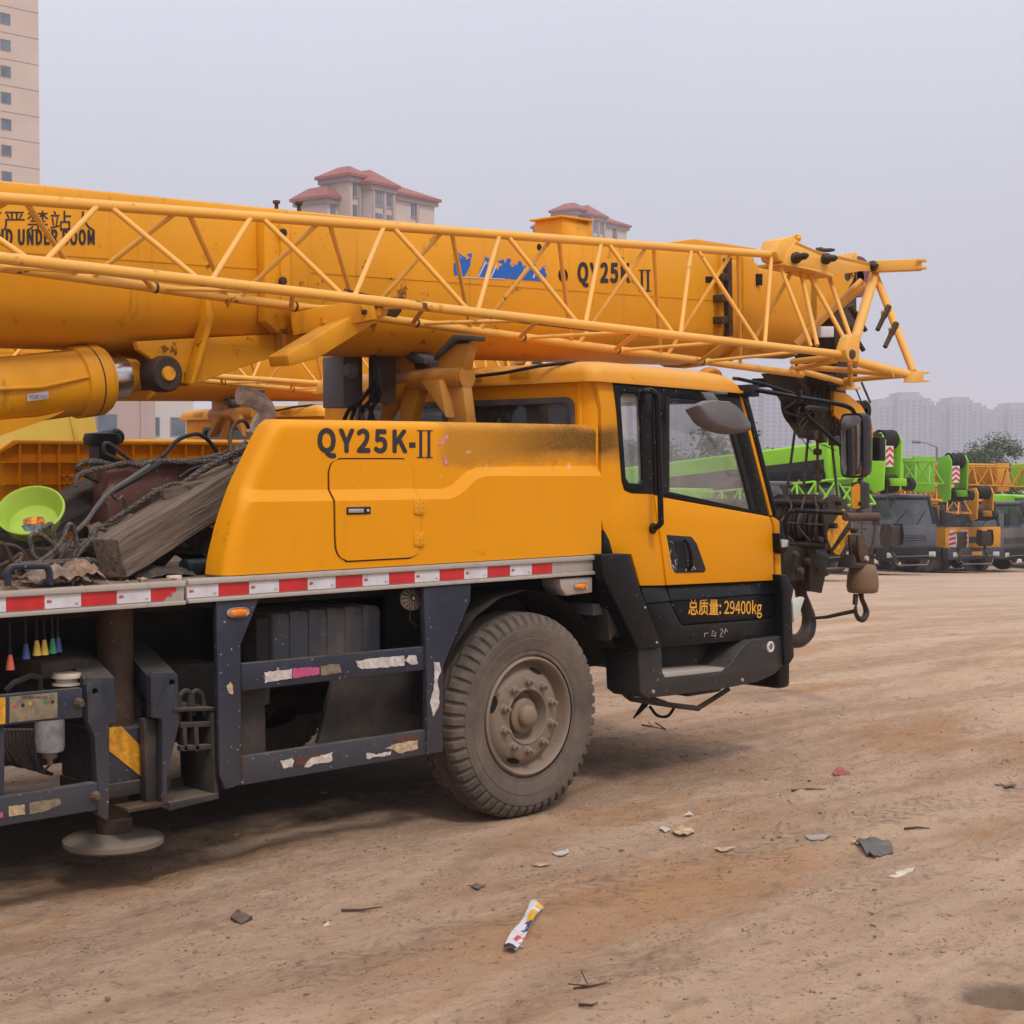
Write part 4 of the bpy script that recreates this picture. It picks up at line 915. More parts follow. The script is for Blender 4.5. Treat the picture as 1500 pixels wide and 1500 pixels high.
# arms that hold the jib: from the post outwards
e1_ = V(545, 452, .30); BP(MB().beam(V(430,476,.80), V(548,452,.42), .06, .115), 'jib_support_arm', m_yelb, bevel=.006)
arm2 = BP(MB().py([(421,520),(552,441),(575,438),(567,462),(468,524),(424,536)], .50, .66, at=.50), 'jib_support_strut', m_yelb, bevel=.006)
br = BP(MB().py([(530,448),(541,441),(564,437),(565,452),(557,462),(534,466)], .44, .455), 'jib_clevis', m_yelb, bevel=.003)
P(MB().py([(566,439),(590,437),(589,455),(582,465),(567,462)], .62, .64), 'clevis_plate', m_rusty, br, bevel=.003); P(MB().py([(560,436),(592,434),(592,438),(560,441)], .40, .64), 'clevis_plate', m_rusty, br, bevel=.003)
for x, y in ((532,457),(549,449),(558,447)): P(MB().lathe([(0,.02),(.012,.018),(.014,0)], V(x, y, .44), (0,-1,0), 10), 'clevis_bolt', m_grease, br)
# keel under the boom, rib, cylinder eye
kl = [(200,500),(430,488),(430,512),(415,515),(345,538),(277,562),(262,560),(215,520),(203,512)]
b = MB().py(kl, .96, 1.0); b.py(kl, 1.5, 1.54, at=.96); b.py([(275,563),(277,562),(345,538),(415,515),(416,518),(346,541),(278,566)], .96, 1.54); BP(b, 'boom_keel', m_yelb, bevel=.003)
b = MB().py([(293,432),(297,432),(306,466),(304,475),(278,562),(272,562),(297,470)], .885, .97, at=.93); BP(b, 'keel_rib', m_yelb, bevel=.003)
pe = V(238, 548, .95)
for y, rr, mt, nm in ((.90,.088,m_grease,'cylinder_pin_boss'),(.885,.036,m_yelb,'cylinder_pin')):
    BP(MB().lathe([(0,0),(rr*.9,0),(rr,.012),(rr,.09)], (pe.x, y, pe.z), (0,1,0), 26), nm, mt)
BP(MB().lathe([(0,0),(.075,0),(.075,.62),(0,.62)], (pe.x, .94, pe.z), (0,1,0), 20), 'cylinder_pin', m_grease)
# luffing cylinder
pa = V(-70, 583, 1.12); pb = V(216, 547, 1.12); dv = (pb - pa).normalized()
def cyl(t0, t1, r0, r1, name, mat, parent=None, n=36): 
    return P(MB().lathe([(0,t0),(r0,t0),(r1,t1),(0,t1)], pa, dv, n), name, mat, parent)
Lc = (pb - pa).length; f_ = lambda px_: (V(px_, 565, 1.12) - pa).dot(dv)
cy_ = cyl(-2.0, f_(108), .158, .158, 'luffing_cylinder', m_yelb)
P(MB().lathe([(.158,f_(106)),(.172,f_(108)),(.172,f_(142)),(.160,f_(145)),(.158,f_(149)),(.10,f_(150)),(0,f_(150))], pa, dv, 40), 'cylinder_gland', m_yelb, cy_)
P(MB().lathe([(.1595,f_(127)),(.1728,f_(127)),(.1728,f_(129)),(.1595,f_(129))], pa, dv, 40), 'gland_groove', m_grease, cy_)
cyl(f_(149), f_(180), .108, .108, 'cylinder_rod', m_chrome, cy_); cyl(f_(180), f_(200), .095, .08, 'rod_eye', m_yelb, cy_)
up_ = Vector((0,-.75,.55)).normalized()
b = MB().tube([V(-60,572,.95)+Vector((0,0,.0)), V(60,567,.955), V(128,552,.96), V(134,553,1.0)], .011, 8); P(b, 'cylinder_pipe', m_yelb, cy_)
P(MB().add([V(40,577,.955), V(71,573,.955), V(71,584,.962), V(40,588,.962)], [(0,1,2,3)]), 'maker_plate', m_wtape, cy_, smooth=0)
letter('液压油缸 HSGK', 43, 69, 577.5, 584.5, .950, m_ink, cy_, 0, 'plate_text', fn='Noto Sans CJK Regular.woff2')
b = MB().py([(-60,620),(60,610),(95,602),(75,612),(-60,660)], 1.0, 1.5); P(b, 'turntable_cheek', m_yelb)
# lettering on the boom
YB = .9275
letter('QY25K', 846, 923, 384, 421, YB, m_ink, boom, .048, track=1.10, fn='Noto Sans CJK Regular.woff2'); P(MB().py([(927,408),(933,408.6),(933,413.5),(927,413)], YB, YB+.002), 'lettering', m_ink, boom, smooth=0); roman(936, 954, 395, 427, YB, boom)
letter('STAND UNDER BOOM', -40, 139, 335, 359, YB, m_ink, boom, .045, track=1.08, fn='Noto Sans CJK Regular.woff2'); letter('吊臂下严禁站人', -100, 137, 308, 338, YB, m_ink, boom, .0, fn='Noto Sans CJK Regular.woff2')
# what is left of the blue maker's mark
m_worn = chipped('worn_blue_decal', (.012,.12,.48), YELB, V(730,410,YB).z, V(730,368,YB).z)
for pts in [[(665,403),(665,366),(692,368),(688,392),(680,406)], [(700,405),(714,370),(728,371),(714,406)],
            [(716,406),(728,383),(760,372),(800,374),(801,404),(792,412),(740,408)]]:
    P(MB().py(ragged(pts, .5), YB, YB+.002), 'worn_blue_mark', m_worn, boom, smooth=0)
for pts in [[(700,405),(711,382),(713,383),(702,406)],[(718,406),(726,388),(728,389),(720,407)],[(668,405),(740,408),(740,409.5),(668,406.5)],[(764,402),(769,392),(771,393),(766,404)],[(780,406),(786,394),(787.5,395),(782,408)]]:
    P(MB().py(pts, YB-.0005, YB+.002), 'worn_mark_edge', m_wtape, boom, smooth=0)
# boom head
XH = V(1195, 450, .95).x
hp = [(1188,398),(1222,394),(1246,392),(1252,402),(1248,414),(1236,432),(1222,446),(1200,470),(1188,470)]
for y in (.98, 1.50): P(MB().py(hp, y, y+.03, [hole(1244,405,7)], at=.98), 'head_plate', m_yelb, b3, bevel=.004)
sc_ = V(1252, 402, 1.1)
for y in (1.08, 1.2, 1.32): P(MB().lathe([(.05,-.03),(.12,-.03),(.15,-.03),(.155,-.02),(.135,0),(.155,.02),(.15,.03),(.12,.03),(.05,.03)], (sc_.x, y, sc_.z-.02), (0,1,0), 32), 'head_sheave', m_purple, b3)
b = MB().py([(1196,400),(1230,400),(1232,560),(1200,562)], 1.05, 1.42, at=1.2); P(b, 'head_box', m_grease, b3, bevel=.01)
P(MB().py([(1203,478),(1222,478),(1222,494),(1203,494)], .98, 1.05), 'head_sensor', m_wtape, b3, bevel=.006)
b = MB().py([(1160,545),(1222,548),(1240,572),(1243,600),(1232,642),(1216,642),(1202,622),(1188,585)], .98, 1.26, at=.98); hb = P(b, 'lower_head', m_grease, b3, bevel=.01)
P(MB().py([(1180,551),(1218,550),(1220,562),(1182,565)], .80, 1.46, at=.98), 'head_cross_plate', m_dark, b3, bevel=.006)
lc = V(1195, 588, 1.1)
for i in range(3): P(MB().lathe([(.03,-.03),(.16,-.03),(.18,-.028),(.14,0),(.18,.028),(.16,.03),(.03,.03)], (lc.x-.05, 1.0+i*.11, lc.z), (0,1,0), 28), 'head_sheave', m_grease, b3)
ahp = [(1222,573),(1242,577),(1262,594),(1279,624),(1281,640),(1262,645),(1240,622),(1222,608)]; b = MB().py(ahp, .92, .96, at=.92); b.py(ahp, 1.1, 1.14, at=.92); ah = P(b, 'auxiliary_head', m_yelb, b3, bevel=.004)
P(MB().lathe([(.02,-.04),(.07,-.04),(.08,-.03),(.065,0),(.08,.03),(.07,.04),(.02,.04)], V(1262,602,1.03), (0,1,0), 26), 'auxiliary_sheave', m_dark, b3)
random.seed(21)
for i in range(10):
    x = 1195 + i*4; P(MB().tube([V(x, 565, .95), V(x+random.uniform(-6,6), 590, .93), V(x+random.uniform(-8,8), 612, .94), V(x+random.uniform(-4,8), 640, .97)], .007, 5), 'loose_cable', m_grease, b3)
P(MB().tube([V(1222,566,.9), V(1240,560,.88), V(1255,572,.88), V(1262,590,.9)], .006, 6), 'loose_cable', m_dark, b3)
random.seed(31)
for i in range(14):      # tangle of cables and fittings round the boom head
    x = random.uniform(1160, 1262); y = random.uniform(572, 628); Yc = random.uniform(.90, 1.2)
    P(MB().tube(spline([V(x, y, Yc), V(x+random.uniform(-14,14), y+random.uniform(6,22), Yc-.04), V(x+random.uniform(-16,16), y+random.uniform(18,40), Yc-.02), V(x+random.uniform(-10,22), y+random.uniform(28,60), Yc)], 5), random.choice((.004,.006,.009)), 6), 'loose_cable', random.choice((m_grease, m_rope, m_blackp)), b3)
for x, y, w_ in ((1246,628,8),(1224,640,7),(1206,636,6),(1268,652,6),(1240,655,5),(1192,632,6)):
    P(MB().py([(x,y),(x+w_,y-2),(x+w_+1,y+12),(x+1,y+13)], .93, 1.0), 'head_fitting', random.choice((m_rusty, m_grease, m_grey)), b3, bevel=.006)
b = MB().box(V(1282,650,.9).x, V(1291,650,.9).x, .86, .93, V(1288,675,.9).z, V(1288,640,.9).z); P(b, 'limit_switch_box', m_blackp, b3, bevel=.01)
P(MB().beam(V(1262,634,.95), V(1290,638,.92), .03, .03), 'switch_arm', m_rusty, b3)
P(MB().tube([V(1262,560,.9), V(1275,590,.9)], .009, 6), 'head_rope', m_rope, b3)

# ---- lattice jib
YT, YN, YF = .52, .25, .79
def line(p, q):
    d = q - p; return lambda x: p + d*((x - p.x)/d.x)
Tl = line(V(0,290,YT), V(1132,373,YT)); Nl = line(V(0,377.5,YN), V(1232,519,YN)); Fl = line(V(0,391,YF), V(1170,548,YF))
jib = P(MB().tube([Tl(-5.2), Tl(V(1150,373,YT).x)], .0245, 14), 'jib_top_chord', m_jib)
def J(mb, name, mat=m_jib, **k): return P(mb, name, mat, jib, **k)
J(MB().tube([Nl(-5.2), Nl(V(1236,519,YN).x)], .0245, 14), 'jib_bottom_chord'); J(MB().tube([Fl(-5.2), Fl(V(1175,549,YF).x)], .0235, 14), 'jib_bottom_chord')
tops = [V(x, y, YT).x for x, y in [(152,301),(374,318),(569,334),(739,347),(886,359),(1014,369),(1134,380)]]
bots = [V(x, y, YN).x for x, y in [(55,368),(285,396),(502,421),(684,443),(848,463),(991,481),(1116,498)]]
dt = (tops[-1]-tops[0])/6; 
tops = [tops[0] + dt*i for i in range(7)]; db_ = (bots[-1]-bots[0])/6; bots = [bots[0] + db_*i for i in range(7)]
g_ = .028
for i in range(-2, 7):
    t = tops[0] + dt*i; bl = bots[0] + db_*i; br_ = bots[0] + db_*(i+1)
    J(MB().tube([Tl(t-g_), Nl(bl+g_)], .0135, 10), 'jib_diagonal')
    if i < 6: J(MB().tube([Tl(t+g_), Nl(br_-g_)], .0135, 10), 'jib_diagonal')
    tm = t + dt/2; 
    if i < 6:
        J(MB().tube([Tl(tm-g_), Fl(V(340,433,YF).x + db_*(i-1) + .03)], .0125, 10), 'jib_diagonal')
        J(MB().tube([Tl(tm+g_), Fl(V(340,433,YF).x + db_*i - .03)], .0125, 10), 'jib_diagonal')
        fx = V(222,417,YF).x + db_*(i) ; J(MB().tube([Nl(bl + .9*db_ - .25), Fl(fx + .0)], .013, 8), 'jib_brace'); J(MB().tube([Fl(fx + .05), Nl(bl + 1.62*db_)], .011, 8), 'jib_brace')
        f0 = Fl(fx+.02); dF = (Fl(1) - Fl(0)).normalized(); J(MB().lathe([(.027,-.006),(.027,.006)], f0, dF, 14), 'wire_tie', m_grease)
J(MB().tube([V(505,424,.5), V(620,452,.6), V(760,472,.62), V(900,488,.62), V(985,495,.6)], .005, 6), 'jib_rope', m_grease)
# root end of the jib
def T(p, q, r, nm='jib_root_tube', m=m_jib): return J(MB().tube([p, q], r, 14), nm, m)
n1 = V(1246, 518, YN); t1 = V(1280, 398, .52); fe_ = V(1352, 552, .02)
T(V(1281,402,.5), V(1250,506,YN), .034); T(V(1283,405,.5), V(1338,545,.05), .026)
T(V(1254,530,.24), V(1345,553,.03), .031)
T(V(1172,392,.56), V(1197,506,.30), .0155, 'jib_diagonal'); T(V(1181,394,.56), V(1240,503,.27), .0155, 'jib_diagonal'); T(V(1213,402,.56), V(1245,492,.27), .015, 'jib_diagonal'); T(V(1140,382,.52), V(1188,507,.26), .0135, 'jib_diagonal')
T(V(1163,392,.6), V(1105,497,.79), .014, 'jib_diagonal'); T(V(1262,412,.6), V(1165,505,.82), .026); T(V(1268,416,.62), V(1232,448,.75), .022)
T(V(1160,530,.75), V(1238,521,.28), .021); T(V(1165,541,.8), V(1225,528,.35), .018); T(V(1170,537,.82), V(1310,548,.10), .021); T(V(1160,540,.82), V(1245,563,.80), .022); T(V(1238,557,.78), V(1332,549,.06), .019); T(V(1245,530,.3), V(1246,563,.78), .018)
T(V(1120,512,.7), V(1166,517,.4), .013)
nb = J(MB().py([(1239,512),(1245,494),(1252,489),(1260,490),(1259,530),(1244,529),(1241,524)], .19, .27), 'jib_root_node', bevel=.006)
P(MB().lathe([(0,.012),(.03,.01),(.033,0)], V(1248,519,.19), (0,-1,0), 16), 'root_pin', m_rusty, nb)
for (x, y, Y) in ((1350,552,.02),(1250,563,.80)):
    b = MB().py([(x-6,y-9),(x+3,y-9),(x+3,y+8),(x-12,y+8)], Y-.03, Y+.05)
    for dy_2 in (-6, 6): b.py([(x,y+dy_2-1.6),(x+11,y+dy_2-1.6),(x+11,y+dy_2+1.6),(x,y+dy_2+1.6)], Y-.02, Y+.04)
    J(b, 'jib_root_lug', bevel=.003)
# upper root beam with its pins
b = MB().py([(1137,369),(1143,351),(1161,346),(1170,352),(1162,380),(1150,385),(1142,382)], .46, .60); J(b, 'jib_end_block', bevel=.006)
b = MB().py([(1155,370),(1165,353),(1200,368),(1272,384),(1278,388),(1276,397),(1262,397),(1225,403),(1190,393),(1150,386)], .44, .47); ub = J(b, 'jib_upper_beam', bevel=.004)
b = MB().py([(1165,353),(1200,368),(1272,384),(1278,388),(1272,390),(1200,374),(1163,358)], .44, .64); P(b, 'beam_flange', m_jib, ub, bevel=.003)
b = MB().py([(1150,384),(1190,391),(1222,402),(1222,406),(1190,396),(1150,388)], .44, .66); P(b, 'beam_flange', m_jib, ub, bevel=.003)
b = MB().beam(V(1276,391,.50), V(1350,388,.20), .10, .075); al = J(b, 'jib_upper_lug', bevel=.006)
b = MB()
for dy_2 in (-6, 5): b.beam(V(1345,388+dy_2,.20), V(1356,387.5+dy_2,.15), .06, .018)
P(b, 'lug_fork', m_jib, al, bevel=.002)
J(MB().py([(1230,388),(1237,372),(1241,371),(1243,385)], .62, .66), 'beam_ear', bevel=.003); J(MB().py([(1243,386),(1250,370),(1255,369),(1256,383)], .72, .76), 'beam_ear', bevel=.003)
def pin(p, q, r=.020, c=m_grease): 
    p, q = Vector(p), Vector(q); d = (q-p).normalized(); L_ = (q-p).length
    return J(MB().lathe([(0,-.02),(r*1.5,-.02),(r*1.6,.02),(r,.03),(r*.95,L_-.03),(r*.5,L_),(0,L_)], p, d, 14), 'jib_pin', c)
pin(V(1165,378,.43), V(1183,374,.30), .024); pin(V(1209,379,.43), V(1225,378,.30), .024); pin(V(1277,390,.45), V(1285,389,.38), .024); pin(V(1200,367,.6), V(1223,366,.5), .014); pin(V(1166,350,.6), V(1170,347,.56), .02, m_jib)
for px_, py_, Yp in ((1305,455,.20),(1316,480,.15)):
    a_ = V(px_-5, py_-4, Yp); J(MB().tube([V(px_-12, py_+3, Yp-.02), V(px_-2, py_-1, Yp)], .016, 10), 'pin_holder')
    J(MB().lathe([(0,-.05),(.021,-.05),(.021,.04),(.017,.05),(.016,.16),(0,.165)], V(px_-7, py_+2, Yp-.03), (V(px_-17, py_+25, Yp) - V(px_-5, py_, Yp)), 12), 'storage_pin', m_rusty)
for px_, py_ in ((1252,460),(1249,489)):
    J(MB().lathe([(0,-.05),(.022,-.05),(.022,.06),(.017,.07),(.016,.17),(0,.175)], V(px_-2, py_-4, .42), (V(px_+14, py_+22, .4) - V(px_, py_, .42)), 12), 'storage_pin', m_rusty)

# ---- boom rest behind the cab
XS = .22
def X_(px_, py_, X=XS): return PX(px_, py_, X)
pA = X_(685, 553); pB = X_(558, 562)
rest = P(MB().lathe([(0,0),(.058,0),(.060,.006),(.060,.012),(.054,.012),(.053,.02),(.066,.02),(.067,(pB-pA).length-.05),(.05,(pB-pA).length),(0,(pB-pA).length)], pA, (0,1,0), 28), 'boom_rest', m_under)
def S(mb, name, mat=m_under, **k): return P(mb, name, mat, rest, **k)
S(MB().px([(648,556),(649,524),(660,505),(694,503),(684,546),(676,566),(655,566)], XS-.035, XS+.035, at=XS), 'rest_arm', bevel=.008)
S(MB().px([(646,529),(647,520),(675,490),(701,492),(699,500),(681,499),(657,519)], XS-.06, XS+.06, at=XS), 'rest_rubber_pad', m_rubpad, bevel=.008)
S(MB().px([(566,556),(566,512),(592,512),(612,532),(616,556)], XS-.035, XS+.035, at=XS), 'rest_arm', bevel=.008)
S(MB().px([(590,508),(600,508),(632,524),(634,534),(612,532)], XS-.06, XS+.06, at=XS), 'rest_rubber_pad', m_rubpad, bevel=.008)
S(MB().px([(612,530),(634,530),(640,552),(640,566),(616,566)], XS-.03, XS+.03, at=XS), 'rest_web', m_rusty, bevel=.004)
for pts in ([(664,565),(684,562),(694,640),(672,640)], [(595,568),(622,566),(604,640),(590,640)]):
    S(MB().px(pts, XS-.035, XS+.035, at=XS), 'rest_leg', bevel=.006)
S(MB().px([(636,560),(663,557),(673,612)], XS-.10, XS+.0, at=XS), 'rest_gusset', bevel=.004); S(MB().px([(581,567),(606,563),(576,616)], XS-.10, XS+.0, at=XS), 'rest_gusset', bevel=.004)
gbx = P(MB().box(X_(538,560,-.12).x-.0, X_(538,560,-.12).x+.14, V(538,560,1.55).y, X_(503,560,-.12).y, X_(520,596,-.12).z, X_(520,520,-.12).z), 'electrical_box', m_grey, bevel=.004)
q = X_(517, 543, -.12); P(MB().lathe([(.045,0),(.045,.02),(.036,.024),(.034,.045),(.028,.05),(0,.05)], q, (-1,0,0), 20), 'box_knob', m_grey, gbx)
P(MB().box(X_(544,560,.0).x, .12, X_(556,560,0).y, X_(540,560,0).y, X_(550,590,0).z, X_(550,520,0).z), 'cable_tray', m_rusty, gbx)
for i, pts in enumerate([[(545,520),(548,545),(546,562),(530,585),(512,600),(504,615)],[(549,520),(553,550),(552,570),(540,590),(528,602),(532,616)],[(554,525),(557,560),(556,580),(545,598),(541,616)],[(521,595),(517,606),(514,618)],[(540,596),(546,610),(548,620)]]):
    P(MB().tube(spline([X_(x, y, -.08+.02*i) for x, y in pts], 5), .012, 8), 'electric_cable', m_blackp, gbx)
# exhaust pipe rising behind the cowl
ex = [V(372,640,1.3), V(385,618,1.3), V(390,605,1.3), V(384,592,1.3), V(366,582,1.3), V(352,579,1.3)]
P(MB().tube(spline(ex, 6), .050, 20), 'exhaust_pipe', m_pipe)

index_kids()
# a second crane of the same type stands beside it, farther away
KIDS[boom.name] = [o for o in KIDS[boom.name] if not o.name.startswith(('boom_keel', 'keel_rib', 'cylinder_pin', 'jib_support', 'jib_clevis'))]
KIDS[crane.name] = [o for o in KIDS[crane.name] if o.name not in ('electrical_box', 'exhaust_pipe')]
crane2 = copy_tree(crane); crane2.location = crane.location + Vector((3.15, 6.4, 0))
tag(crane2, 'second yellow truck crane parked behind the big one, its roof seen under the big boom', 'truck crane')

# ================================================================ HOOKS (hanging from the boom)
hkb = empty('hook_block', V(1185, 945, 1.25), 'big dirty hook block with yellow striped cheek, hanging in front of the black cab', 'hook block')
def H(mb, name, mat=m_grease, **k): return build(mb, name, mat, hkb, **k)
hx = V(1190, 770, 1.25)
shv = V(1200, 768, 1.15)
for i in range(4): H(MB().lathe([(.02,-.04),(.13,-.04),(.17,-.04),(.175,-.034),(.14,0),(.175,.034),(.17,.04),(.13,.04),(.02,.04)], (shv.x-.02, 1.08+.1*i, shv.z), (0,1,0), 30), 'block_sheave')
ck = [(1212,730),(1222,724),(1240,732),(1247,760),(1247,782),(1229,815),(1217,812),(1208,784),(1207,752)]
c1 = H(MB().py(ck, .99, 1.02), 'cheek_plate', m_grease, bevel=.005); H(MB().py(ck, 1.48, 1.51, at=.99), 'cheek_plate', m_grease, bevel=.005)
for pts in ([(1235,745),(1242,751),(1243,764),(1218,803),(1213,790),(1212,780)], [(1246,776),(1247,783),(1230,813),(1224,812),(1221,808)]):
    build(MB().py(pts, .986, .99), 'hazard_stripe', m_stripey, c1, smooth=0)
for x, y in ((1217,770),(1247,777),(1226,736)): build(MB().lathe([(0,.05),(.02,.05),(.022,.0)], V(x, y, .99), (0,-1,0), 10), 'cheek_bolt', m_grease, c1)
H(MB().tube([(shv.x-.12,.98,shv.z+.16),(shv.x-.12,1.52,shv.z+.16)], .025, 10), 'cross_bar'); H(MB().tube([(shv.x-.14,.98,shv.z-.15),(shv.x-.14,1.52,shv.z-.15)], .028, 10), 'cross_bar'); H(MB().tube([(shv.x-.16,.98,shv.z+.01),(shv.x-.16,1.52,shv.z+.01)], .010, 8), 'cross_bar')
H(MB().py([(1187,755),(1196,755),(1196,812),(1215,815),(1204,869),(1186,865)], 1.12, 1.16), 'side_strap', bevel=.004)
H(MB().py([(1150,752),(1160,745),(1164,800),(1180,850),(1168,850),(1150,830)], 1.48, 1.51, at=1.4), 'side_strap', bevel=.004)
H(MB().py([(1168,800),(1214,812),(1204,868),(1186,864),(1184,852),(1160,848)], 1.16, 1.40), 'lower_body', bevel=.01)
hkp = spline([V(1176,846,1.25), V(1173,868,1.25), V(1181,890,1.25), V(1185,908,1.25), V(1182,926,1.25), V(1170,938,1.25), V(1154,937,1.25), V(1144,926,1.25), V(1143,914,1.25)], 6)
H(MB().tube(hkp, [float(np.interp(i/(len(hkp)-1), np.linspace(0,1,9), [.045,.045,.045,.054,.06,.056,.046,.035,.018])) for i in range(len(hkp))], 16), 'hook')
H(MB().box(V(1195,735,1.1).x, V(1205,735,1.1).x, 1.1, 1.35, V(1200,746,1.1).z, V(1200,724,1.1).z), 'rope_anchor', m_rusty, bevel=.006)
ropes = [((1170.5,584),(1152,726),1.45),((1186,618),(1176.5,718),1.35),((1197,600),(1198,722),1.15),((1215,618),(1227,728),1.08),((1192,615),(1185,720),1.3)]
for p, q, Yr in ropes[:4]: H(MB().tube([V(*p, Yr), V(*q, Yr)], .0105, 8), 'hoist_rope', m_rope)
for y in (640, 662, 682, 700): H(MB().lathe([(0,-.02),(.03,-.02),(.035,.0),(.03,.02),(0,.02)], V(1197.5, y, 1.15), (.2,0,1), 8), 'rope_clamp', m_rusty)

random.seed(41)
for i in range(7):
    x = random.uniform(1150, 1225); H(MB().tube(spline([V(x, 728, 1.1), V(x+random.uniform(-8,8), 745, 1.05), V(x+random.uniform(-14,14), 770, 1.04), V(x+random.uniform(-8,10), 792, 1.08)], 5), .007, 6), 'rope_end', m_rope)
for x, y in ((1163,812),(1180,822),(1196,835),(1170,836)): H(MB().lathe([(0,.04),(.022,.035),(.026,0)], V(x, y, 1.14), (0,-1,0), 10), 'body_bolt', m_rusty)
H(MB().tube([V(1204,790,1.0), V(1160,786,1.4)], .02, 8), 'cross_bar', m_rusty)
ball = empty('hook_ball', V(1262, 910, .9), 'small tan weight ball with its own hook, right of the big hook block', 'hook')
def K(mb, name, mat=m_grease, **k): return build(mb, name, mat, ball, **k)
bc = V(1263.5, 868, .9)
K(MB().lathe([(0,-.0),(.10,0),(.112,.012),(.118,.05),(.112,.13),(.098,.19),(.085,.205),(0,.21)], bc, (0,0,1), 30), 'ball_weight', paint('ball_tan_steel', (.19,.115,.065), .6, dust=.5, top=.5, rust=1., dustcol=(.22,.16,.11)))
K(MB().py([(1252,812),(1256,826),(1277,828),(1281,833),(1246,832)], .84, .96), 'weight_cap', bevel=.006)
K(MB().py([(1257,784),(1266,783),(1272,805),(1274,820),(1268,826),(1262,824),(1259,815)], .86, .885), 'link_plate', m_rusty, bevel=.004); K(MB().py([(1257,784),(1266,783),(1272,805),(1274,820),(1268,826),(1262,824),(1259,815)], .93, .955, at=.86), 'link_plate', m_rusty, bevel=.004)
K(MB().lathe([(0,.02),(.018,.018),(.02,0)], V(1268,818,.86), (0,-1,0), 14), 'link_pin', m_filter)
hkp = spline([V(1262,866,.9), V(1262,876,.9), V(1267,888,.9), V(1269,898,.9), V(1264,907,.9), V(1257,905,.9), V(1253,895,.9), V(1254,886,.9)], 6)
K(MB().tube(hkp, [float(np.interp(i/(len(hkp)-1), np.linspace(0,1,8), [.02,.018,.019,.024,.024,.019,.014,.008])) for i in range(len(hkp))], 12), 'hook')
K(MB().py([(1253,870),(1258,870),(1256,886),(1252,886)], .89, .91), 'hook_latch')
K(MB().tube([V(1262,788,.9), V(1263,720,.93), V(1265,640,.97)], .007, 8), 'hoist_rope', m_rope)
b = MB().tube([V(1190,905,1.2), V(1210,903,1.1), V(1235,897,1.0), V(1256,893,.9)], .008, 8); b.tube([V(1190,906.5,1.2), V(1212,905,1.1), V(1238,899.5,1.0), V(1256,896,.9)], .007, 8)
tag(build(b, 'tie_strap', m_dirty), 'dark strap pulled tight between the two hanging hooks', 'strap')

# ================================================================ THINGS LYING ON THE DECK
DZ = 1.322
def world_beam(p, q, wd, ht, name, mat, label, cat, up=(0,0,1), group=None):
    """timber built along its own X axis so that the grain follows it"""
    p, q = Vector(p), Vector(q); L_ = (q-p).length; b = MB(); n = 14; random.seed(int(L_*1000)); R_ = []
    for i in range(n+1):
        x = -L_/2 + L_*i/n; j = lambda: random.uniform(-.004, .004)
        R_.append([(x, -wd/2+j(), -ht/2+j()), (x, 0, -ht/2+j()), (x, wd/2+j(), -ht/2+j()), (x, wd/2+j(), 0), (x, wd/2+j(), ht/2+j()), (x, 0, ht/2+j()), (x, -wd/2+j(), ht/2+j()), (x, -wd/2+j(), 0)])
    o = build(b.rings(R_, True, True), name, mat, bevel=.004, seg=1)
    d = (q-p).normalized(); s_ = Vector(up).cross(d).normalized(); u = d.cross(s_)
    o.matrix_world = Matrix.Translation((p+q)/2) @ Matrix((d, s_, u)).transposed().to_4x4()
    for v in o.data.vertices: v.co.z -= ht/2
    o.location = (p+q)/2 ; ORG[o.name] = o.location.copy()
    return tag(o, label, cat, group)
world_beam(V(160,820,.22), V(372,690,.62), .14, .175, 'timber_beam', m_wood, 'thick square grey timber tilted against the end of the yellow cowl', 'timber')
world_beam(V(-60,818,.75), V(172,715,.95), .17, .15, 'timber_beam', m_woodd, 'dark timber lying behind the lime green basin', 'timber')
world_beam(V(232,735,.45), V(318,716,.5), .10, .11, 'timber_offcut', m_wood, 'short splintered timber offcut on the rusty red plate', 'timber')
world_beam(V(60,815,.5), V(200,790,.6), .26, .05, 'timber_board', m_wood, 'flat dusty board under the tangled ropes', 'board')
pl = [(158,798),(158,690),(262,676),(268,672),(338,671),(346,676),(348,760),(200,800)]
o = build(MB().py(pl, .66, .80, at=.66), 'rusty_plate', m_redplate, bevel=.008); tag(o, 'red brown rusty steel block standing on the deck behind the ropes', 'steel block')
for x in (262, 300): build(MB().py([(x,676),(x+3,676),(x+3,740),(x,742)], .652, .66), 'plate_rib', m_redplate, o)
# lime green basin, tilted towards the camera
bc_ = V(46, 752, .48); ax = (Vector((-.52,-.56,.78))).normalized()
pr_ = [(0,.0),(.090,.0),(.096,.006),(.126,.095),(.134,.104),(.142,.104),(.1435,.098),(.139,.095),(.131,.090),(.103,.004),(.095,-.006),(0,-.008)]
pr_ = [(r_, h) for r_, h in [(0,.004),(.100,.004),(.106,.010),(.128,.078),(.135,.085),(.143,.083),(.144,.077),(.137,.073),(.132,.071),(.111,.002),(.103,-.006),(0,-.006)]]
bs = build(MB().lathe(pr_, bc_ - ax*.06, ax, 44), 'plastic_basin', m_basin); tag(bs, 'lime green plastic basin tilted on the dark timber', 'basin')
e1 = ax.cross(Vector((0,0,1))).normalized(); e2 = e1.cross(ax)
def dblob(pts, mat, off):
    c0 = bc_ - ax*.06 + ax*(.0045+off); return build(MB().add([c0 + e1*x + e2*y for x, y in pts], [tuple(range(len(pts)))]), 'basin_print', mat, bs, smooth=0)
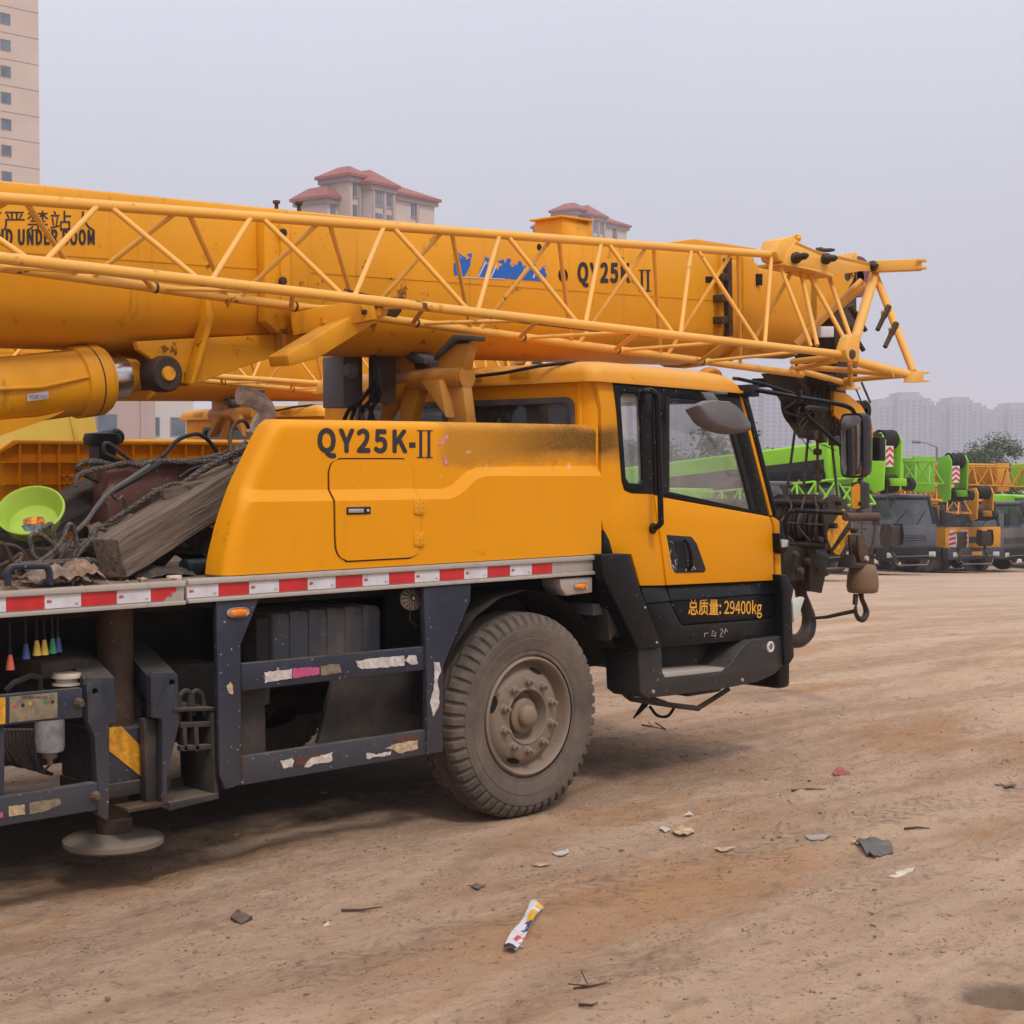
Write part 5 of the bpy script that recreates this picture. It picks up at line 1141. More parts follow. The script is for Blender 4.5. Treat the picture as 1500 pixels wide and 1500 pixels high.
dblob([(-.05,.0),(-.035,.03),(-.01,.035),(.02,.03),(.05,.02),(.045,-.01),(.01,-.02),(-.03,-.02)], plain('orange_print', (.45,.12,.02), .5, var=.6, sc_=60), .001); dblob([(-.01,.03),(.01,.03),(.012,-.01),(-.012,-.01)], m_stripey, .0015); dblob([(-.065,-.02),(-.02,.002),(.02,-.01),(.05,-.02),(.03,-.05),(-.03,-.055)], plain('grey_print', (.07,.10,.14), .5, var=.6, sc_=60), .001)
# wire ropes and cables
random.seed(4)
def rope(pix, Y0, Y1, r, mat, label, name='wire_rope', cat='rope', strands=False):
    n = len(pix); pts = [V(x, y, Y0 + (Y1-Y0)*i/(n-1)) for i, (x, y) in enumerate(pix)]; c = spline(pts, 10); b = MB()
    if strands:
        for s_ in range(4):
            hx_ = []
            for i, p in enumerate(c):
                d = (c[min(i+1,len(c)-1)] - c[max(i-1,0)]).normalized(); a = d.cross(Vector((0,1,0))).normalized(); q = d.cross(a)
                t = i*.55 + s_*math.pi/2; hx_.append(p + (a*math.cos(t)+q*math.sin(t))*r*.55)
            b.tube(hx_, r*.55, 6)
    else: b.tube(c, r, 8)
    return tag(build(b, name, mat), label, cat)
rope([(228,815),(222,790),(226,768),(240,740),(262,715),(290,693),(318,676),(345,662),(362,655)], .5, .5, .014, m_rope, 'thick twisted wire rope curving up in front of the red brown block', strands=True)
rope([(130,790),(160,765),(195,742),(225,722),(250,710),(270,712),(288,724),(297,738)], .45, .42, .011, m_rope, 'rusty wire rope arching from the board over the tilted grey timber', strands=True)
rope([(362,648),(330,664),(290,674),(240,676),(200,678),(170,682),(140,676),(118,680),(116,690),(135,700),(150,706)], .6, .75, .014, m_rope, 'double wire rope looping left above the dark timber', strands=True)
rope([(110,712),(112,700),(130,690),(160,684),(185,678),(205,682),(230,676),(300,676),(362,660)], .62, .62, .012, m_rope, 'wire rope running level along the top of the red brown block', strands=True)
rope([(194,677),(178,664),(160,650),(152,652),(154,664),(170,672),(196,680),(215,677),(238,668),(254,650),(270,640),(290,636),(305,645),(318,662)], .65, .7, .010, m_blackp, 'black cable with a small loop standing above the orange far panel', 'black_cable', 'cable')
rope([(220,682),(190,702),(160,722),(142,742),(128,762),(112,778)], .4, .35, .011, m_rubpad, 'smooth grey cable running down from the red block to the board', 'grey_cable', 'cable')
rope([(238,676),(200,700),(168,718),(160,720)], .55, .5, .014, m_blackp, 'stiff black hose crossing in front of the red brown block', 'black_hose', 'hose')
rope([(338,678),(338,660),(337,640),(340,628),(348,618),(358,617),(364,626)], .5, .9, .010, m_rusty, 'rusty rod with a bent hook rising beside the yellow cowl', 'bent_rod', 'rod')
rope([(82,812),(70,822),(52,818),(46,800),(44,786),(55,782),(70,790),(80,802),(84,815),(78,780),(75,768),(66,772),(58,780)], .3, .35, .0105, m_rope, 'coil of dusty rope beside the deck handle, under the basin')
rope([(50,828),(75,810),(92,790),(98,772),(104,768),(110,780),(112,800),(108,818),(120,806),(136,788),(140,775),(152,776),(165,788)], .25, .35, .010, m_rope, 'loose rope loops between the basin and the tilted grey timber')
rope([(84,822),(98,800),(110,785),(112,812),(100,818),(130,790),(146,790),(118,792),(108,792)], .3, .4, .009, m_rope, 'tangled thin rope heaped left of the tilted grey timber')
rope([(-20,812),(0,796),(10,806),(20,826),(30,820),(30,812),(15,822),(-15,836)], .2, .3, .009, m_rusty, 'rusty wire curls at the left end of the deck', 'rusty_wire', 'wire')
rope([(-20,800),(8,798),(26,802),(36,812),(38,824)], .3, .3, .008, m_rusty, 'thin rusty wire bent over near the deck handle', 'rusty_wire', 'wire')
rope([(158,740),(150,728),(165,712),(162,720),(172,732),(180,728),(184,745),(190,772),(200,775),(230,765),(260,762),(300,735),(345,712)], .45, .5, .008, m_rope, 'thin rope sagging across the red brown block to the cowl')
rope([(28,828),(60,826),(95,824),(130,822),(150,826)], .2, .3, .016, m_rope, 'dusty rope lying flat on the deck edge')
rope([(262,700),(280,688),(300,682),(325,680),(350,672)], .6, .6, .008, m_blackp, 'thin black cable bowed over the right part of the red block', 'black_cable', 'cable')
# crumpled cloth
def rag(cx, cy, Y, rx, rz, name, mat, label, cat, seed, ry=.10):
    b = MB(); n = 20; random.seed(seed); R_ = []; c = V(cx, cy, Y)
    for i in range(n):
        row = []
        for j in range(n):
            u, v = i/(n-1)*2-1, j/(n-1)*2-1; q = Vector((u*2.3, v*2.3, seed))
            row.append((c.x + u*rx*(1+.3*mn.noise(q*1.3)), c.y + v*ry, max(DZ+.002, c.z + rz*(.45*mn.noise(q*.8) + .3*mn.noise(q*1.6) + .5 - .7*(u*u+v*v)))))
        R_.append(row)
    b.rings(R_, False, False); o = build(b, name, mat, smooth=70); return tag(o, label, cat)
rag(116, 836, .16, .09, .075, 'crumpled_rag', plain('tan_rag', (.25,.15,.10), .95, var=.4, sc_=25, bump=.4), 'tan crumpled rag at the foot of the tilted grey timber', 'rag', 3)
rag(78, 838, .14, .12, .05, 'crumpled_rag', plain('brown_sack', (.20,.14,.10), .95, var=.4, sc_=25, bump=.4), 'flat brown sack behind the deck handle', 'sack', 5)
rag(190, 772, .5, .22, .10, 'sacking', plain('dark_sacking', (.10,.075,.06), .95, var=.5, sc_=20, bump=.4), 'dark sacking lying below the red brown block', 'sack', 8, .12)
q = V(286, 832, .22); o = build(MB().lathe([(0,0),(.036,.0),(.036,.12),(.03,.13),(0,.13)], (q.x-.02, q.y+.06, DZ+.038), (1,.1,0), 18), 'drink_can', plain('teal_can', (.012,.03,.038), .35, .3, var=.5, sc_=40)); tag(o, 'dark teal can lying under the raised end of the grey timber', 'can')
rag(232, 838, .30, .16, .05, 'sacking', plain('dark_scrap', (.055,.042,.035), .9, var=.5, sc_=20, bump=.5), 'dark scrap heap under the raised grey timber', 'scrap heap', 15, .10)
rag(262, 800, .62, .30, .22, 'sacking', plain('dark_gap_heap', (.035,.028,.025), .85, var=.5, sc_=14, bump=.5), 'dark scrap heap added to darken the gap under the tilted grey timber, beside the yellow cowl', 'tarpaulin', 25, .12)  # dark heap added to darken the gap below the timber
rag(30, 800, .75, .25, .16, 'sacking', plain('black_netting', (.03,.025,.022), .9, var=.5, sc_=20, bump=.5), 'black netting heaped below the lime green basin', 'netting', 18, .16)
world_beam(V(105,808,.4), V(185,815,.45), .10, .035, 'timber_board', m_woodd, 'short dark board under the rope loops', 'board')
q = V(258, 843, .05); o = build(MB().box(q.x-.03, q.x+.03, q.y, q.y+.03, DZ, DZ+.022), 'wood_chip', m_sticker, bevel=.003); tag(o, 'small pale wood chip on the deck edge below the can', 'wood chip')
b = MB(); random.seed(9)
for i in range(520):
    x = random.uniform(-3.6, V(292,830).x); y = random.uniform(.02, 1.6); s_ = random.choice((.006,.008,.012,.02))*random.uniform(.7,1.3)
    m = MB().ball((0,0,0), s_, 3); b.add([(v[0]*random.uniform(.7,1.4)+x, v[1]*random.uniform(.7,1.4)+y, v[2]*.7+DZ+s_*.4) for v in m.v], m.f)
tag(build(b, 'deck_gravel', plain('reddish_rubble', (.26,.17,.12), .95, var=.5, sc_=30), smooth=0), 'reddish rubble and grit scattered over the deck', 'rubble', kind='stuff')
b = MB().lathe([(0,0),(.09,0),(.10,.03),(.09,.06),(0,.07)], (V(150,650,1.7).x, 1.7, V(150,652,1.7).z), (0,0,1), 18); b.tube([V(138,646,1.7), V(150,640,1.7), V(166,638,1.7)], .03, 8); b.ball(V(170,640,1.7), .045, 7)
b.box(V(150,650,1.7).x-.05, V(150,650,1.7).x+.05, 1.65, 1.75, DZ, V(150,652,1.7).z)
tag(build(b, 'oil_filler', m_blackp), 'black filler cap on a neck sticking up above the orange far panel', 'filler cap')

# ================================================================ GROUND
_o = MB()
fh = Vector((math.cos(TH), math.sin(TH), 0))
def gz(x, y):
    d = (x - CAM.x)*fh.x + (y - CAM.y)*fh.y
    return -.055*max(0, math.sqrt((d-18)**2 + 9) + (d-18) - .5)/2 if d < 65 else -.055*max(0, math.sqrt(47**2+9)+47-.5)/2
def vnoise(X, Y, seed):
    rs = np.random.RandomState(seed); T_ = rs.rand(256, 256)
    xi = np.floor(X).astype(int); yi = np.floor(Y).astype(int); fx = X - xi; fy = Y - yi
    fx = fx*fx*(3-2*fx); fy = fy*fy*(3-2*fy); g = lambda a, b: T_[a % 256, b % 256]
    return (g(xi,yi)*(1-fx)+g(xi+1,yi)*fx)*(1-fy) + (g(xi,yi+1)*(1-fx)+g(xi+1,yi+1)*fx)*fy - .5
def axis(lo, hi, a, b, st, far=1.09):
    c = list(np.arange(a, b, st)); s_ = st; x = a
    while x > lo: s_ *= far; x -= s_; c.insert(0, x)
    s_ = st; x = c[-1]
    while x < hi: s_ *= far; x += s_; c.append(x)
    return np.array(c)
# axes turned so that one runs along the view
U = axis(-3000, 6000, 2.2, 14.0, .028, 1.05); W = axis(-4000, 4000, -4.4, 4.6, .030, 1.06)
rw = Vector((fh.y, -fh.x, 0))
UU, WW = np.meshgrid(U, W, indexing='ij')
XX = CAM.x + UU*fh.x + WW*rw.x; YY = CAM.y + UU*fh.y + WW*rw.y
dd = UU - 18; base = -.055*np.maximum(0, np.sqrt(dd**2+9) + dd - .5)/2; flat = -.055*(math.sqrt(47**2+9)+47-.5)/2
base = np.where(UU < 65, base, flat)
# vehicle tracks sweep along X with a slight curve
cv = YY + .035*(XX-1)**2*np.where(XX < 1, .4, 1) 
h = np.zeros_like(XX)
for sx, sy, a, sd_ in ((.25,1.3,.030,1),(.5,3.2,.012,2),(1.3,8,.006,3),(.9,.9,.016,4),(3,3,.008,5),(7,8,.008,6),(15,16,.007,7),(31,33,.005,8)):
    h += a*vnoise(XX*sx + 40, cv*sy + 40, sd_)*2
fade = np.clip(1.25 - UU/30, 0.15, 1); fade = np.where(UU < 0, .3, fade)
flatw = np.exp(-((XX-.0)**2/.5 + (YY-.1)**2/.3))        # level where the wheel stands
h = h*fade*(1 - .95*flatw)
h += .030*np.exp(-((XX)**2/.25 + (YY+.13)**2/.012)) - .0*flatw
# a shallow puddle hole at the lower right
ph = PZ(1475, 1458, 0); h -= .03*np.exp(-(((XX-ph.x)*.8)**2 + ((YY-ph.y))**2)/.012)
Z = base + h - .004
nu, nw = XX.shape
vs = np.stack([XX, YY, Z], -1).reshape(-1, 3)
idx = np.arange(nu*nw).reshape(nu, nw)
fs = np.stack([idx[:-1,:-1], idx[:-1,1:], idx[1:,1:], idx[1:,:-1]], -1).reshape(-1, 4)
me = bpy.data.meshes.new('ground'); me.vertices.add(len(vs)); me.vertices.foreach_set('co', vs.ravel())
me.loops.add(fs.size); me.loops.foreach_set('vertex_index', fs.ravel()); me.polygons.add(len(fs))
me.polygons.foreach_set('loop_start', np.arange(0, fs.size, 4)); me.polygons.foreach_set('loop_total', np.full(len(fs), 4)); me.update(calc_edges=True); me.validate()
me.flip_normals() if me.polygons[0].normal.z < 0 else None
me.shade_smooth()
gr = bpy.data.objects.new('ground', me); col.objects.link(gr); tag(gr, 'bare brown earth yard with tyre tracks', 'ground', kind='structure')
k = NT('bare_earth')
vt = k.map((.28, 1.5, 1), (0,0,R(-6))); vt2 = k.map((.8, 6, 1), (0,0,R(-4)))
n1 = k.noise(1, 8, .62, vt, .6); n2 = k.noise(1, 8, .7, vt2, .4); n3 = k.noise(.45, 5, .6); n4 = k.noise(22, 9, .75); n5 = k.noise(5, 8, .7)
c = k.mix(k.ramp(n1, .35, .65), (.47, .295, .185), (.68, .46, .315))
c = k.mix(k.ramp(n2, .40, .66, 0, .35), c, (.74, .54, .40))
c = k.mix(k.math('MULTIPLY', k.ramp(k.noise(.8, 7, .65, k.map((.5, 1.3, 1), (0,0,R(-10)))), .50, .66), .7), c, (.48, .25, .115))
oc = PZ(960, 1310, 0); ov = k.n.new('ShaderNodeVectorMath'); ov.operation = 'DISTANCE'; k.L(k.map((.42, 1.5, 1)), ov.inputs[0]); ov.inputs[1].default_value = (oc.x*.42, oc.y*1.5, 0)
op = k.ramp(k.math('ADD', ov.outputs['Value'], k.math('MULTIPLY', k.math('SUBTRACT', k.noise(2.2, 7, .7), .5), 1.4)), .75, .15); c = k.mix(k.math('MULTIPLY', op, .6), c, (.54, .27, .115))
c = k.mix(k.ramp(n5, .52, .70, 0, .55), c, (.27, .18, .125))
c = k.mix(k.ramp(n4, .54, .68, 0, .65), c, (.17, .115, .08)); c = k.mix(k.ramp(k.noise(70, 3, .6), .66, .74, 0, .5), c, (.47, .39, .33))
# darker soil along the strip where the crane stands
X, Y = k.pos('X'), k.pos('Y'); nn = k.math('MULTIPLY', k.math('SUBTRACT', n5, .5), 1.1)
dark_soil = k.math('MULTIPLY', k.ramp(k.math('ADD', Y, nn), .35, 1.1), k.math('MULTIPLY', k.ramp(k.math('ADD', Y, nn), 3.2, 2.3), k.ramp(k.math('ADD', X, nn), 1.9, .6)))
c = k.mix(k.math('MULTIPLY', dark_soil, .8), c, (.075, .058, .048))
pud = k.n.new('ShaderNodeVectorMath'); pud.operation = 'DISTANCE'; k.L(k.g.outputs['Position'], pud.inputs[0]); pud.inputs[1].default_value = (ph.x, ph.y, -.02)
pm = k.ramp(k.math('ADD', pud.outputs['Value'], k.math('MULTIPLY', k.math('SUBTRACT', n5, .5), .25)), .20, .10)
c = k.mix(k.math('MULTIPLY', pm, .7), c, (.11, .078, .05))
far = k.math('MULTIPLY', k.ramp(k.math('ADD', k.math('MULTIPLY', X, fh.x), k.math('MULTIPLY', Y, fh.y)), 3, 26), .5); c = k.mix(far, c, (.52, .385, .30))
cu_ = k.math('ADD', Y, k.math('MULTIPLY', k.math('MULTIPLY', X, X), .022)); cu_ = k.math('ADD', cu_, k.math('MULTIPLY', k.math('SUBTRACT', n3, .5), .5))
trk = None
for off in (1.15, 1.95, 3.1, 3.55):
    m_ = k.ramp(k.math('ABSOLUTE', k.math('ADD', cu_, off)), .15, .11); trk = m_ if trk is None else k.math('MAXIMUM', trk, m_)
trk = k.math('MULTIPLY', trk, k.ramp(k.noise(.9, 6, .7), .40, .58))
pat = k.math('SINE', k.math('ADD', k.math('MULTIPLY', X, 62), k.math('MULTIPLY', k.math('SINE', k.math('MULTIPLY', cu_, 45)), 1.6)))
c = k.mix(k.math('MULTIPLY', trk, .28), c, (.30, .205, .145))
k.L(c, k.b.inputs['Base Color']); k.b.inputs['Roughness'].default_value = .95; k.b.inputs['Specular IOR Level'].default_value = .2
hh = k.math('ADD', k.math('MULTIPLY', n4, .5), k.math('ADD', n5, k.math('MULTIPLY', k.noise(60, 6, .7), .35))); vo = k.n.new('ShaderNodeTexVoronoi'); vo.inputs['Scale'].default_value = 38; k.L(k.g.outputs['Position'], vo.inputs['Vector'])
cr = k.math('MULTIPLY', k.ramp(vo.outputs['Distance'], .30, .05), k.ramp(k.noise(3.1, 5, .7), .50, .62)); hh = k.math('ADD', hh, k.math('MULTIPLY', cr, .8)); hh = k.math('ADD', hh, k.math('MULTIPLY', k.math('MULTIPLY', pat, trk), .30)); k.bump(hh, 1.0, .06)
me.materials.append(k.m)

# pebbles and clods
m_stone = plain('brown_clods', (.27,.185,.13), .95, var=.45, sc_=14, bump=.3); b = MB(); random.seed(12)
for i in range(5200):
    u = random.uniform(2.6, 13)**1.0; w_ = random.uniform(-.36, .36)*u; x = CAM.x + u*fh.x + w_*rw.x; y = CAM.y + u*fh.y + w_*rw.y
    if random.random() > .35 + .65*(mn.noise(Vector((x*.8, y*1.8, 3))) > .08): continue
    s_ = random.choice((.0025,.003,.004,.005,.006,.009))*random.uniform(.7,1.3)*(1.8 if random.random() < .03 else 1); i0 = int(np.searchsorted(U, u)); j0 = int(np.searchsorted(W, w_)); z = float(Z[i0, j0])
    a = random.random()*6; m = MB().ball((0,0,0), s_, 3); sx, sy = random.uniform(.8,1.7), random.uniform(.7,1.1)
    b.add([(x + v[0]*sx*math.cos(a) - v[1]*sy*math.sin(a), y + v[0]*sx*math.sin(a) + v[1]*sy*math.cos(a), z + v[2]*.5 + s_*.05) for v in m.v], m.f)
tag(build(b, 'ground_gravel', m_stone, smooth=60), 'small clods and pebbles on the bare earth', 'gravel', kind='stuff')
def GZ(px_, py_):
    """the point of the uneven ground seen at a pixel"""
    z = 0.0
    for _ in range(12):
        p = PZ(px_, py_, z); u = (p-CAM).dot(fh); w_ = (p-CAM).dot(rw); i0 = min(len(U)-2, int(np.searchsorted(U, u))); j0 = min(len(W)-2, int(np.searchsorted(W, w_))); z = float(Z[i0, j0])
    return Vector((p.x, p.y, z))
def litter(pix, mat, name, label, cat, lift=.012, th=.003, curl=.0, group=None):
    pix = ragged(pix, 1.1, 5.0); pts = [GZ(x, y) for x, y in pix]; lift *= .45; zc = sum(p.z for p in pts)/len(pts) + .003; n = len(pts); random.seed(n + int(pix[0][0]))
    top = [(p.x, p.y, zc + lift*random.uniform(.2, 1) + curl*(i % 2)) for i, p in enumerate(pts)]; c_ = tuple(np.mean(top, 0))
    b = MB().add([*top, c_], [(i, (i+1) % n, n) for i in range(n)]); b.add([(x, y, z-th) for x, y, z in top] + [(c_[0], c_[1], c_[2]-th)], [((i+1) % n, i, n) for i in range(n)])
    for i in range(n): j_ = (i+1) % n; b.add([top[i], top[j_], (top[j_][0], top[j_][1], top[j_][2]-th), (top[i][0], top[i][1], top[i][2]-th)], [(0,1,2,3)])
    return tag(build(b, name, mat, smooth=0), label, cat, group)
# the printed wrapper
w0, w1, w2, w3 = GZ(737,1396), GZ(755,1398), GZ(796,1333), GZ(778,1327); zz_ = .006
def wq(a, b): 
    p = w0.lerp(w1, a); q_ = w3.lerp(w2, a); r_ = p.lerp(q_, b); return Vector((r_.x, r_.y, r_.z + .018 + .012*math.sin(b*7+a*3)))
def strip(a0, a1, b0, b1, name, mat, parent=None, off=0.0):
    R_ = [[tuple(wq(a, b_) + Vector((0,0,off))) for a in np.linspace(a0, a1, 4)] for b_ in np.linspace(b0, b1, 8)]
    b = MB().rings(R_, False, False)
    if parent is None: b.rings([[(x, y, z-.004) for x, y, z in r] for r in R_[::-1]], False, False)
    return build(b, name, mat, parent, smooth=60)
wr = tag(strip(0, 1, 0, 1, 'printed_wrapper', m_wtape), 'long torn wrapper printed red, blue and yellow, lying in the foreground', 'wrapper')
strip(.45, 1, .16, .38, 'red_print', m_redink, wr, .0015); strip(.42, 1, .40, .60, 'blue_print', plain('navy_print', (.05,.07,.16), .5, var=.5, sc_=60), wr, .0015); strip(.4, 1, .60, .80, 'yellow_print', m_inky, wr, .0015); strip(.6, 1, .88, 1, 'yellow_print', m_inky, wr, .0015); strip(0, 1, 0, .05, 'dark_print', m_ink, wr, .0015)
litter([(1219,1133),(1232,1130),(1246,1133),(1244,1139),(1224,1138)], m_dullred, 'red_packet', 'small crushed red packet on the bare ground', 'packet', .02)
litter([(1180,1227),(1200,1223),(1218,1227),(1206,1232),(1190,1233)], plain('grey_slab', (.30,.25,.23), .8, var=.2), 'cardboard_scrap', 'flat grey scrap left of the black rubber flap', 'cardboard', .01)
f1 = litter([(1254,1238),(1262,1232),(1285,1233),(1306,1240),(1309,1250),(1290,1256),(1270,1255)], m_rubpad, 'rubber_flap', 'folded black rubber flap on the ground at the right', 'rubber flap', .05, .012)
litter([(1246,1236),(1262,1230),(1276,1227),(1268,1233),(1256,1240)], m_paperb, 'cloth_scrap', 'thin brown strip behind the rubber flap', 'scrap', .02)
litter([(1302,1283),(1320,1277),(1340,1273),(1336,1279),(1310,1287)], m_sticker, 'wood_strip', 'short pale strip of wood below the black rubber flap', 'wood strip', .012, .006)
litter([(808,1250),(822,1249),(832,1244),(834,1251),(824,1256),(815,1253)], m_dullwhite, 'broken_spoon', 'broken white plastic piece right of centre foreground', 'plastic piece', .02)
litter([(965,1215),(975,1212),(983,1218),(975,1221)], m_dullwhite, 'white_scrap', 'tiny white scrap left of the tan crumpled paper', 'scrap', .02)
litter([(985,1220),(1000,1212),(1018,1220),(1008,1226),(990,1226)], m_paperb, 'crumpled_paper', 'pale tan crumpled paper behind the white plastic piece', 'paper', .03, .004, .008)
litter([(1040,1246),(1060,1243),(1080,1246),(1060,1250)], m_paperb, 'paper_scrap', 'flat tan paper scrap in the middle of the yard', 'paper', .02)
litter([(776,1268),(790,1264),(806,1268),(792,1272)], m_paperb, 'dry_leaf', 'dry tan leaf just below the white plastic piece', 'leaf', .02)
litter([(684,1298),(698,1296),(712,1301),(700,1305)], m_dirty, 'dark_leaf', 'dark dry leaf up and left of the printed wrapper', 'leaf', .02)
litter([(338,1347),(345,1340),(360,1343),(370,1349),(352,1355)], m_rusty, 'brown_clod', 'dark brown clod of earth at lower left', 'clod', .05, .02)
litter([(472,1357),(480,1353),(484,1357),(476,1360)], m_sticker, 'pale_scrap', 'tiny pale scrap near the brown clod', 'scrap', .012)
litter([(1002,1193),(1010,1190),(1016,1195),(1008,1197)], m_paper, 'foil_scrap', 'small grey foil scrap beyond the tan crumpled paper', 'scrap', .02)
litter([(1455,1153),(1475,1150),(1490,1154),(1474,1158)], m_dirty, 'wire_scrap', 'thin dark scrap near the right edge of the yard', 'scrap', .015)
litter([(1086,1365),(1091,1363),(1094,1366),(1089,1368)], m_dullwhite, 'white_chip', 'small white chip right of the printed wrapper', 'chip', .012)
for i, (pts, lab) in enumerate([([(500,1336),(530,1334),(560,1331)], 'thin twig left of the printed wrapper'), ([(840,1452),(862,1448),(890,1443)], 'longer dark twig at the bottom of the yard'), ([(848,1475),(866,1476),(876,1472)], 'short curved twig at the very bottom'), ([(1160,1160),(1180,1158),(1210,1158)], 'dry stalk beyond the red packet'), ([(1325,1217),(1345,1214),(1362,1215)], 'dark twig right above the rubber flap'), ([(940,1063),(955,1066),(975,1070),(960,1060)], 'dark twigs under the cab step')]):
    b = MB().tube([GZ(x, y) + Vector((0,0,.008)) for x, y in pts], [.006,.005,.002] if len(pts) == 3 else .005, 6)
    if i in (1, 5): q = GZ(*pts[1]); b.tube([q + Vector((0,0,.01)), q + Vector((.05,.08,.03))], .003, 5); b.tube([q + Vector((0,0,.01)), q + Vector((-.06,.04,.02))], .003, 5)
    tag(build(b, 'twig', m_rusty), lab, 'twig')

# ================================================================ YARD CRANES FAR BEHIND
def at(px_, d): 
    p = PD(px_, 700, d); d_ = (p-CAM).dot(fh); z = gz(p.x, p.y); return Vector((p.x, p.y, z))
def lc(mb, name, mat, root, **k):
    """build in the root's own axes (X forward)"""
    v = np.array(mb.v); o = build(mb, name, mat, **k); o.parent = root; return o
def yard_crane(px_, d, heading, cabm, boomm, label, jib=True, bz=(3.0,2.7), blen=(-5,2.2), bh=.85, stripe=True, jz=0.0, block='dark', seed=0, plate=False, black_half=False, tip=True, cabw=2.4, plate_text=None):
    loc = at(px_, d); t = empty('yard_crane', loc, label, 'truck crane', 'cranes parked in a row across the yard', rz=heading)
    L = lambda mb, name, mat, **k: lc(mb, name, mat, t, **k)
    # chassis and wheels (origin under the cab front)
    L(MB().box(-9, .0, -1.0, 1.0, .7, 1.25), 'chassis', m_dark, bevel=.03)
    L(MB().box(-9, -1.75, -1.22, 1.22, 1.25, 1.40), 'deck', m_slate, bevel=.01)
    tym = tyre_mb(.54, .30) if False else None
    for x in (-1.1, -2.6, -6.3, -7.7):
        for y in (-1.22, .92):
            L(MB().lathe([(.0,.05),(.28,.05),(.30,.0),(.50,.0),(.54,.04),(.54,.26),(.50,.30),(.30,.30),(.28,.25),(0,.25)], (x, y, .54), (0,1,0), 28), 'wheel', m_tyre)
    # cab
    hw = cabw/2
    side = [(-1.75,.95),(-.05,.95),(.02,1.5),(-.10,1.75),(-.42,2.62),(-1.70,2.68)]
    wn = [(-1.5,1.75),(-.32,1.70),(-.56,2.45),(-1.5,2.5)]
    for y0, y1 in ((-hw, -hw+.05), (hw-.05, hw)): L(MB().xz(side, y0, y1, [wn]), 'cab_side', cabm, bevel=.01)
    for y in (-hw+.02, hw-.03): L(MB().xz(wn, y, y+.01), 'side_window', m_paneg, smooth=0)
    L(MB().box(-1.75, -.40, -hw, hw, 2.62, 2.74), 'cab_roof', cabm, bevel=.05)
    L(MB().yz([(-hw,.95),(hw,.95),(hw,1.72),(-hw,1.72)], -.06, .02), 'cab_front', cabm, bevel=.03)
    L(MB().box(-1.75, -1.70, -hw, hw, .95, 2.66), 'cab_back', cabm)
    def sl(y0, y1, a, c, th, name, mat):
        p0 = Vector((-.05,0,1.72)); p1 = Vector((-.42,0,2.64)); d_ = p1-p0; n_ = Vector((d_.z,0,-d_.x)).normalized(); A = p0+d_*a; Cc = p0+d_*c; v = []
        for q_ in (A, A+n_*th, Cc+n_*th, Cc): v += [(q_.x,y0,q_.z),(q_.x,y1,q_.z)]
        return L(MB().add(v, [(0,1,3,2),(2,3,5,4),(4,5,7,6),(6,7,1,0),(0,2,4,6),(1,7,5,3)]), name, mat, smooth=0)
    sl(-hw+.05, hw-.05, 0, 1, .01, 'windscreen', m_paneg)
    for y in (-hw, hw-.1): sl(y, y+.1, 0, 1, .05, 'a_pillar', m_blackp)
    L(MB().tube([(.0,-.5,1.74),(-.2,.1,2.2)], .015, 5), 'wiper', m_blackp); L(MB().tube([(.0,.4,1.74),(-.2,.9,2.2)], .015, 5), 'wiper', m_blackp)
    L(MB().box(-.15, .22, -1.22, 1.22, .52, .96), 'bumper', m_dark if cabm != m_orange else m_slate, bevel=.05)
    for y in (-1.0, .72): L(MB().box(.2, .24, y, y+.28, .62, .80), 'headlight', m_filter, bevel=.02)
    if plate: L(MB().box(.225, .24, -.2, .24, .68, .82), 'number_plate', m_inky, bevel=.005)
    for y in (-hw-.25, hw+.1): L(MB().box(.05, .12, y, y+.16, 1.75, 2.25), 'mirror', m_blackp, bevel=.03)
    L(MB().box(-.46, -.36, -hw-.01, hw+.01, 2.56, 2.66), 'roof_visor', m_blackp, bevel=.02)
    L(MB().box(.02, .035, -.75, .75, 1.12, 1.36), 'grille', m_dark, bevel=.01)
    for i in range(4): L(MB().box(.034, .045, -.73, .73, 1.14+i*.06, 1.16+i*.06), 'grille_bar', m_grey)
    for y in (-hw-.02, hw-.02):
        L(MB().box(-1.5, -.25, y, y+.04, .62, .95), 'step_panel', m_blackp, bevel=.02); L(MB().box(-.98, -.96, y, y+.045, 1.0, 2.6), 'door_seam', m_dark); L(MB().box(-.9, -.7, y-.01, y+.05, 1.55, 1.59), 'door_handle', m_blackp)
        L(MB().tube([(-.2, y+.02, 2.4), (.1, y+.02 + (.3 if y > 0 else -.3), 2.4), (.1, y+.02 + (.3 if y > 0 else -.3), 1.75)], .02, 6), 'mirror_arm', m_blackp)
    for y in (-.35, .0, .35): L(MB().lathe([(.03,0),(.03,.04),(0,.05)], (-.55, y, 2.74), (0,0,1), 10), 'roof_lamp', m_amber)
    L(MB().tube([(.25,-.7,.5),(.30,-.6,.36),(.30,.6,.36),(.25,.7,.5)], .03, 6), 'underrun_bar', m_grey); L(MB().tube([(.24,.9,.66),(.24,-.9,.66)], .02, 6), 'bumper_trim', m_grey)
    L(MB().box(-4.9, -2.0, -1.15, -.75, .75, 1.3), 'tool_locker', m_slate, bevel=.02); L(MB().box(-4.9, -2.0, .75, 1.15, .75, 1.3), 'fuel_tank', m_tank, bevel=.05)
    L(MB().box(-3.3, -1.9, -1.0, 1.0, 1.4, 2.1), 'engine_cowl', cabm, bevel=.05)
    # superstructure
    L(MB().lathe([(0,1.4),(.7,1.4),(.7,1.6),(0,1.6)], (-5.2,0,0), (0,0,1), 24), 'turntable', m_dark)
    L(MB().box(-7.6, -4.0, -1.1, 1.1, 1.6, 2.5), 'superstructure', boomm, bevel=.08)
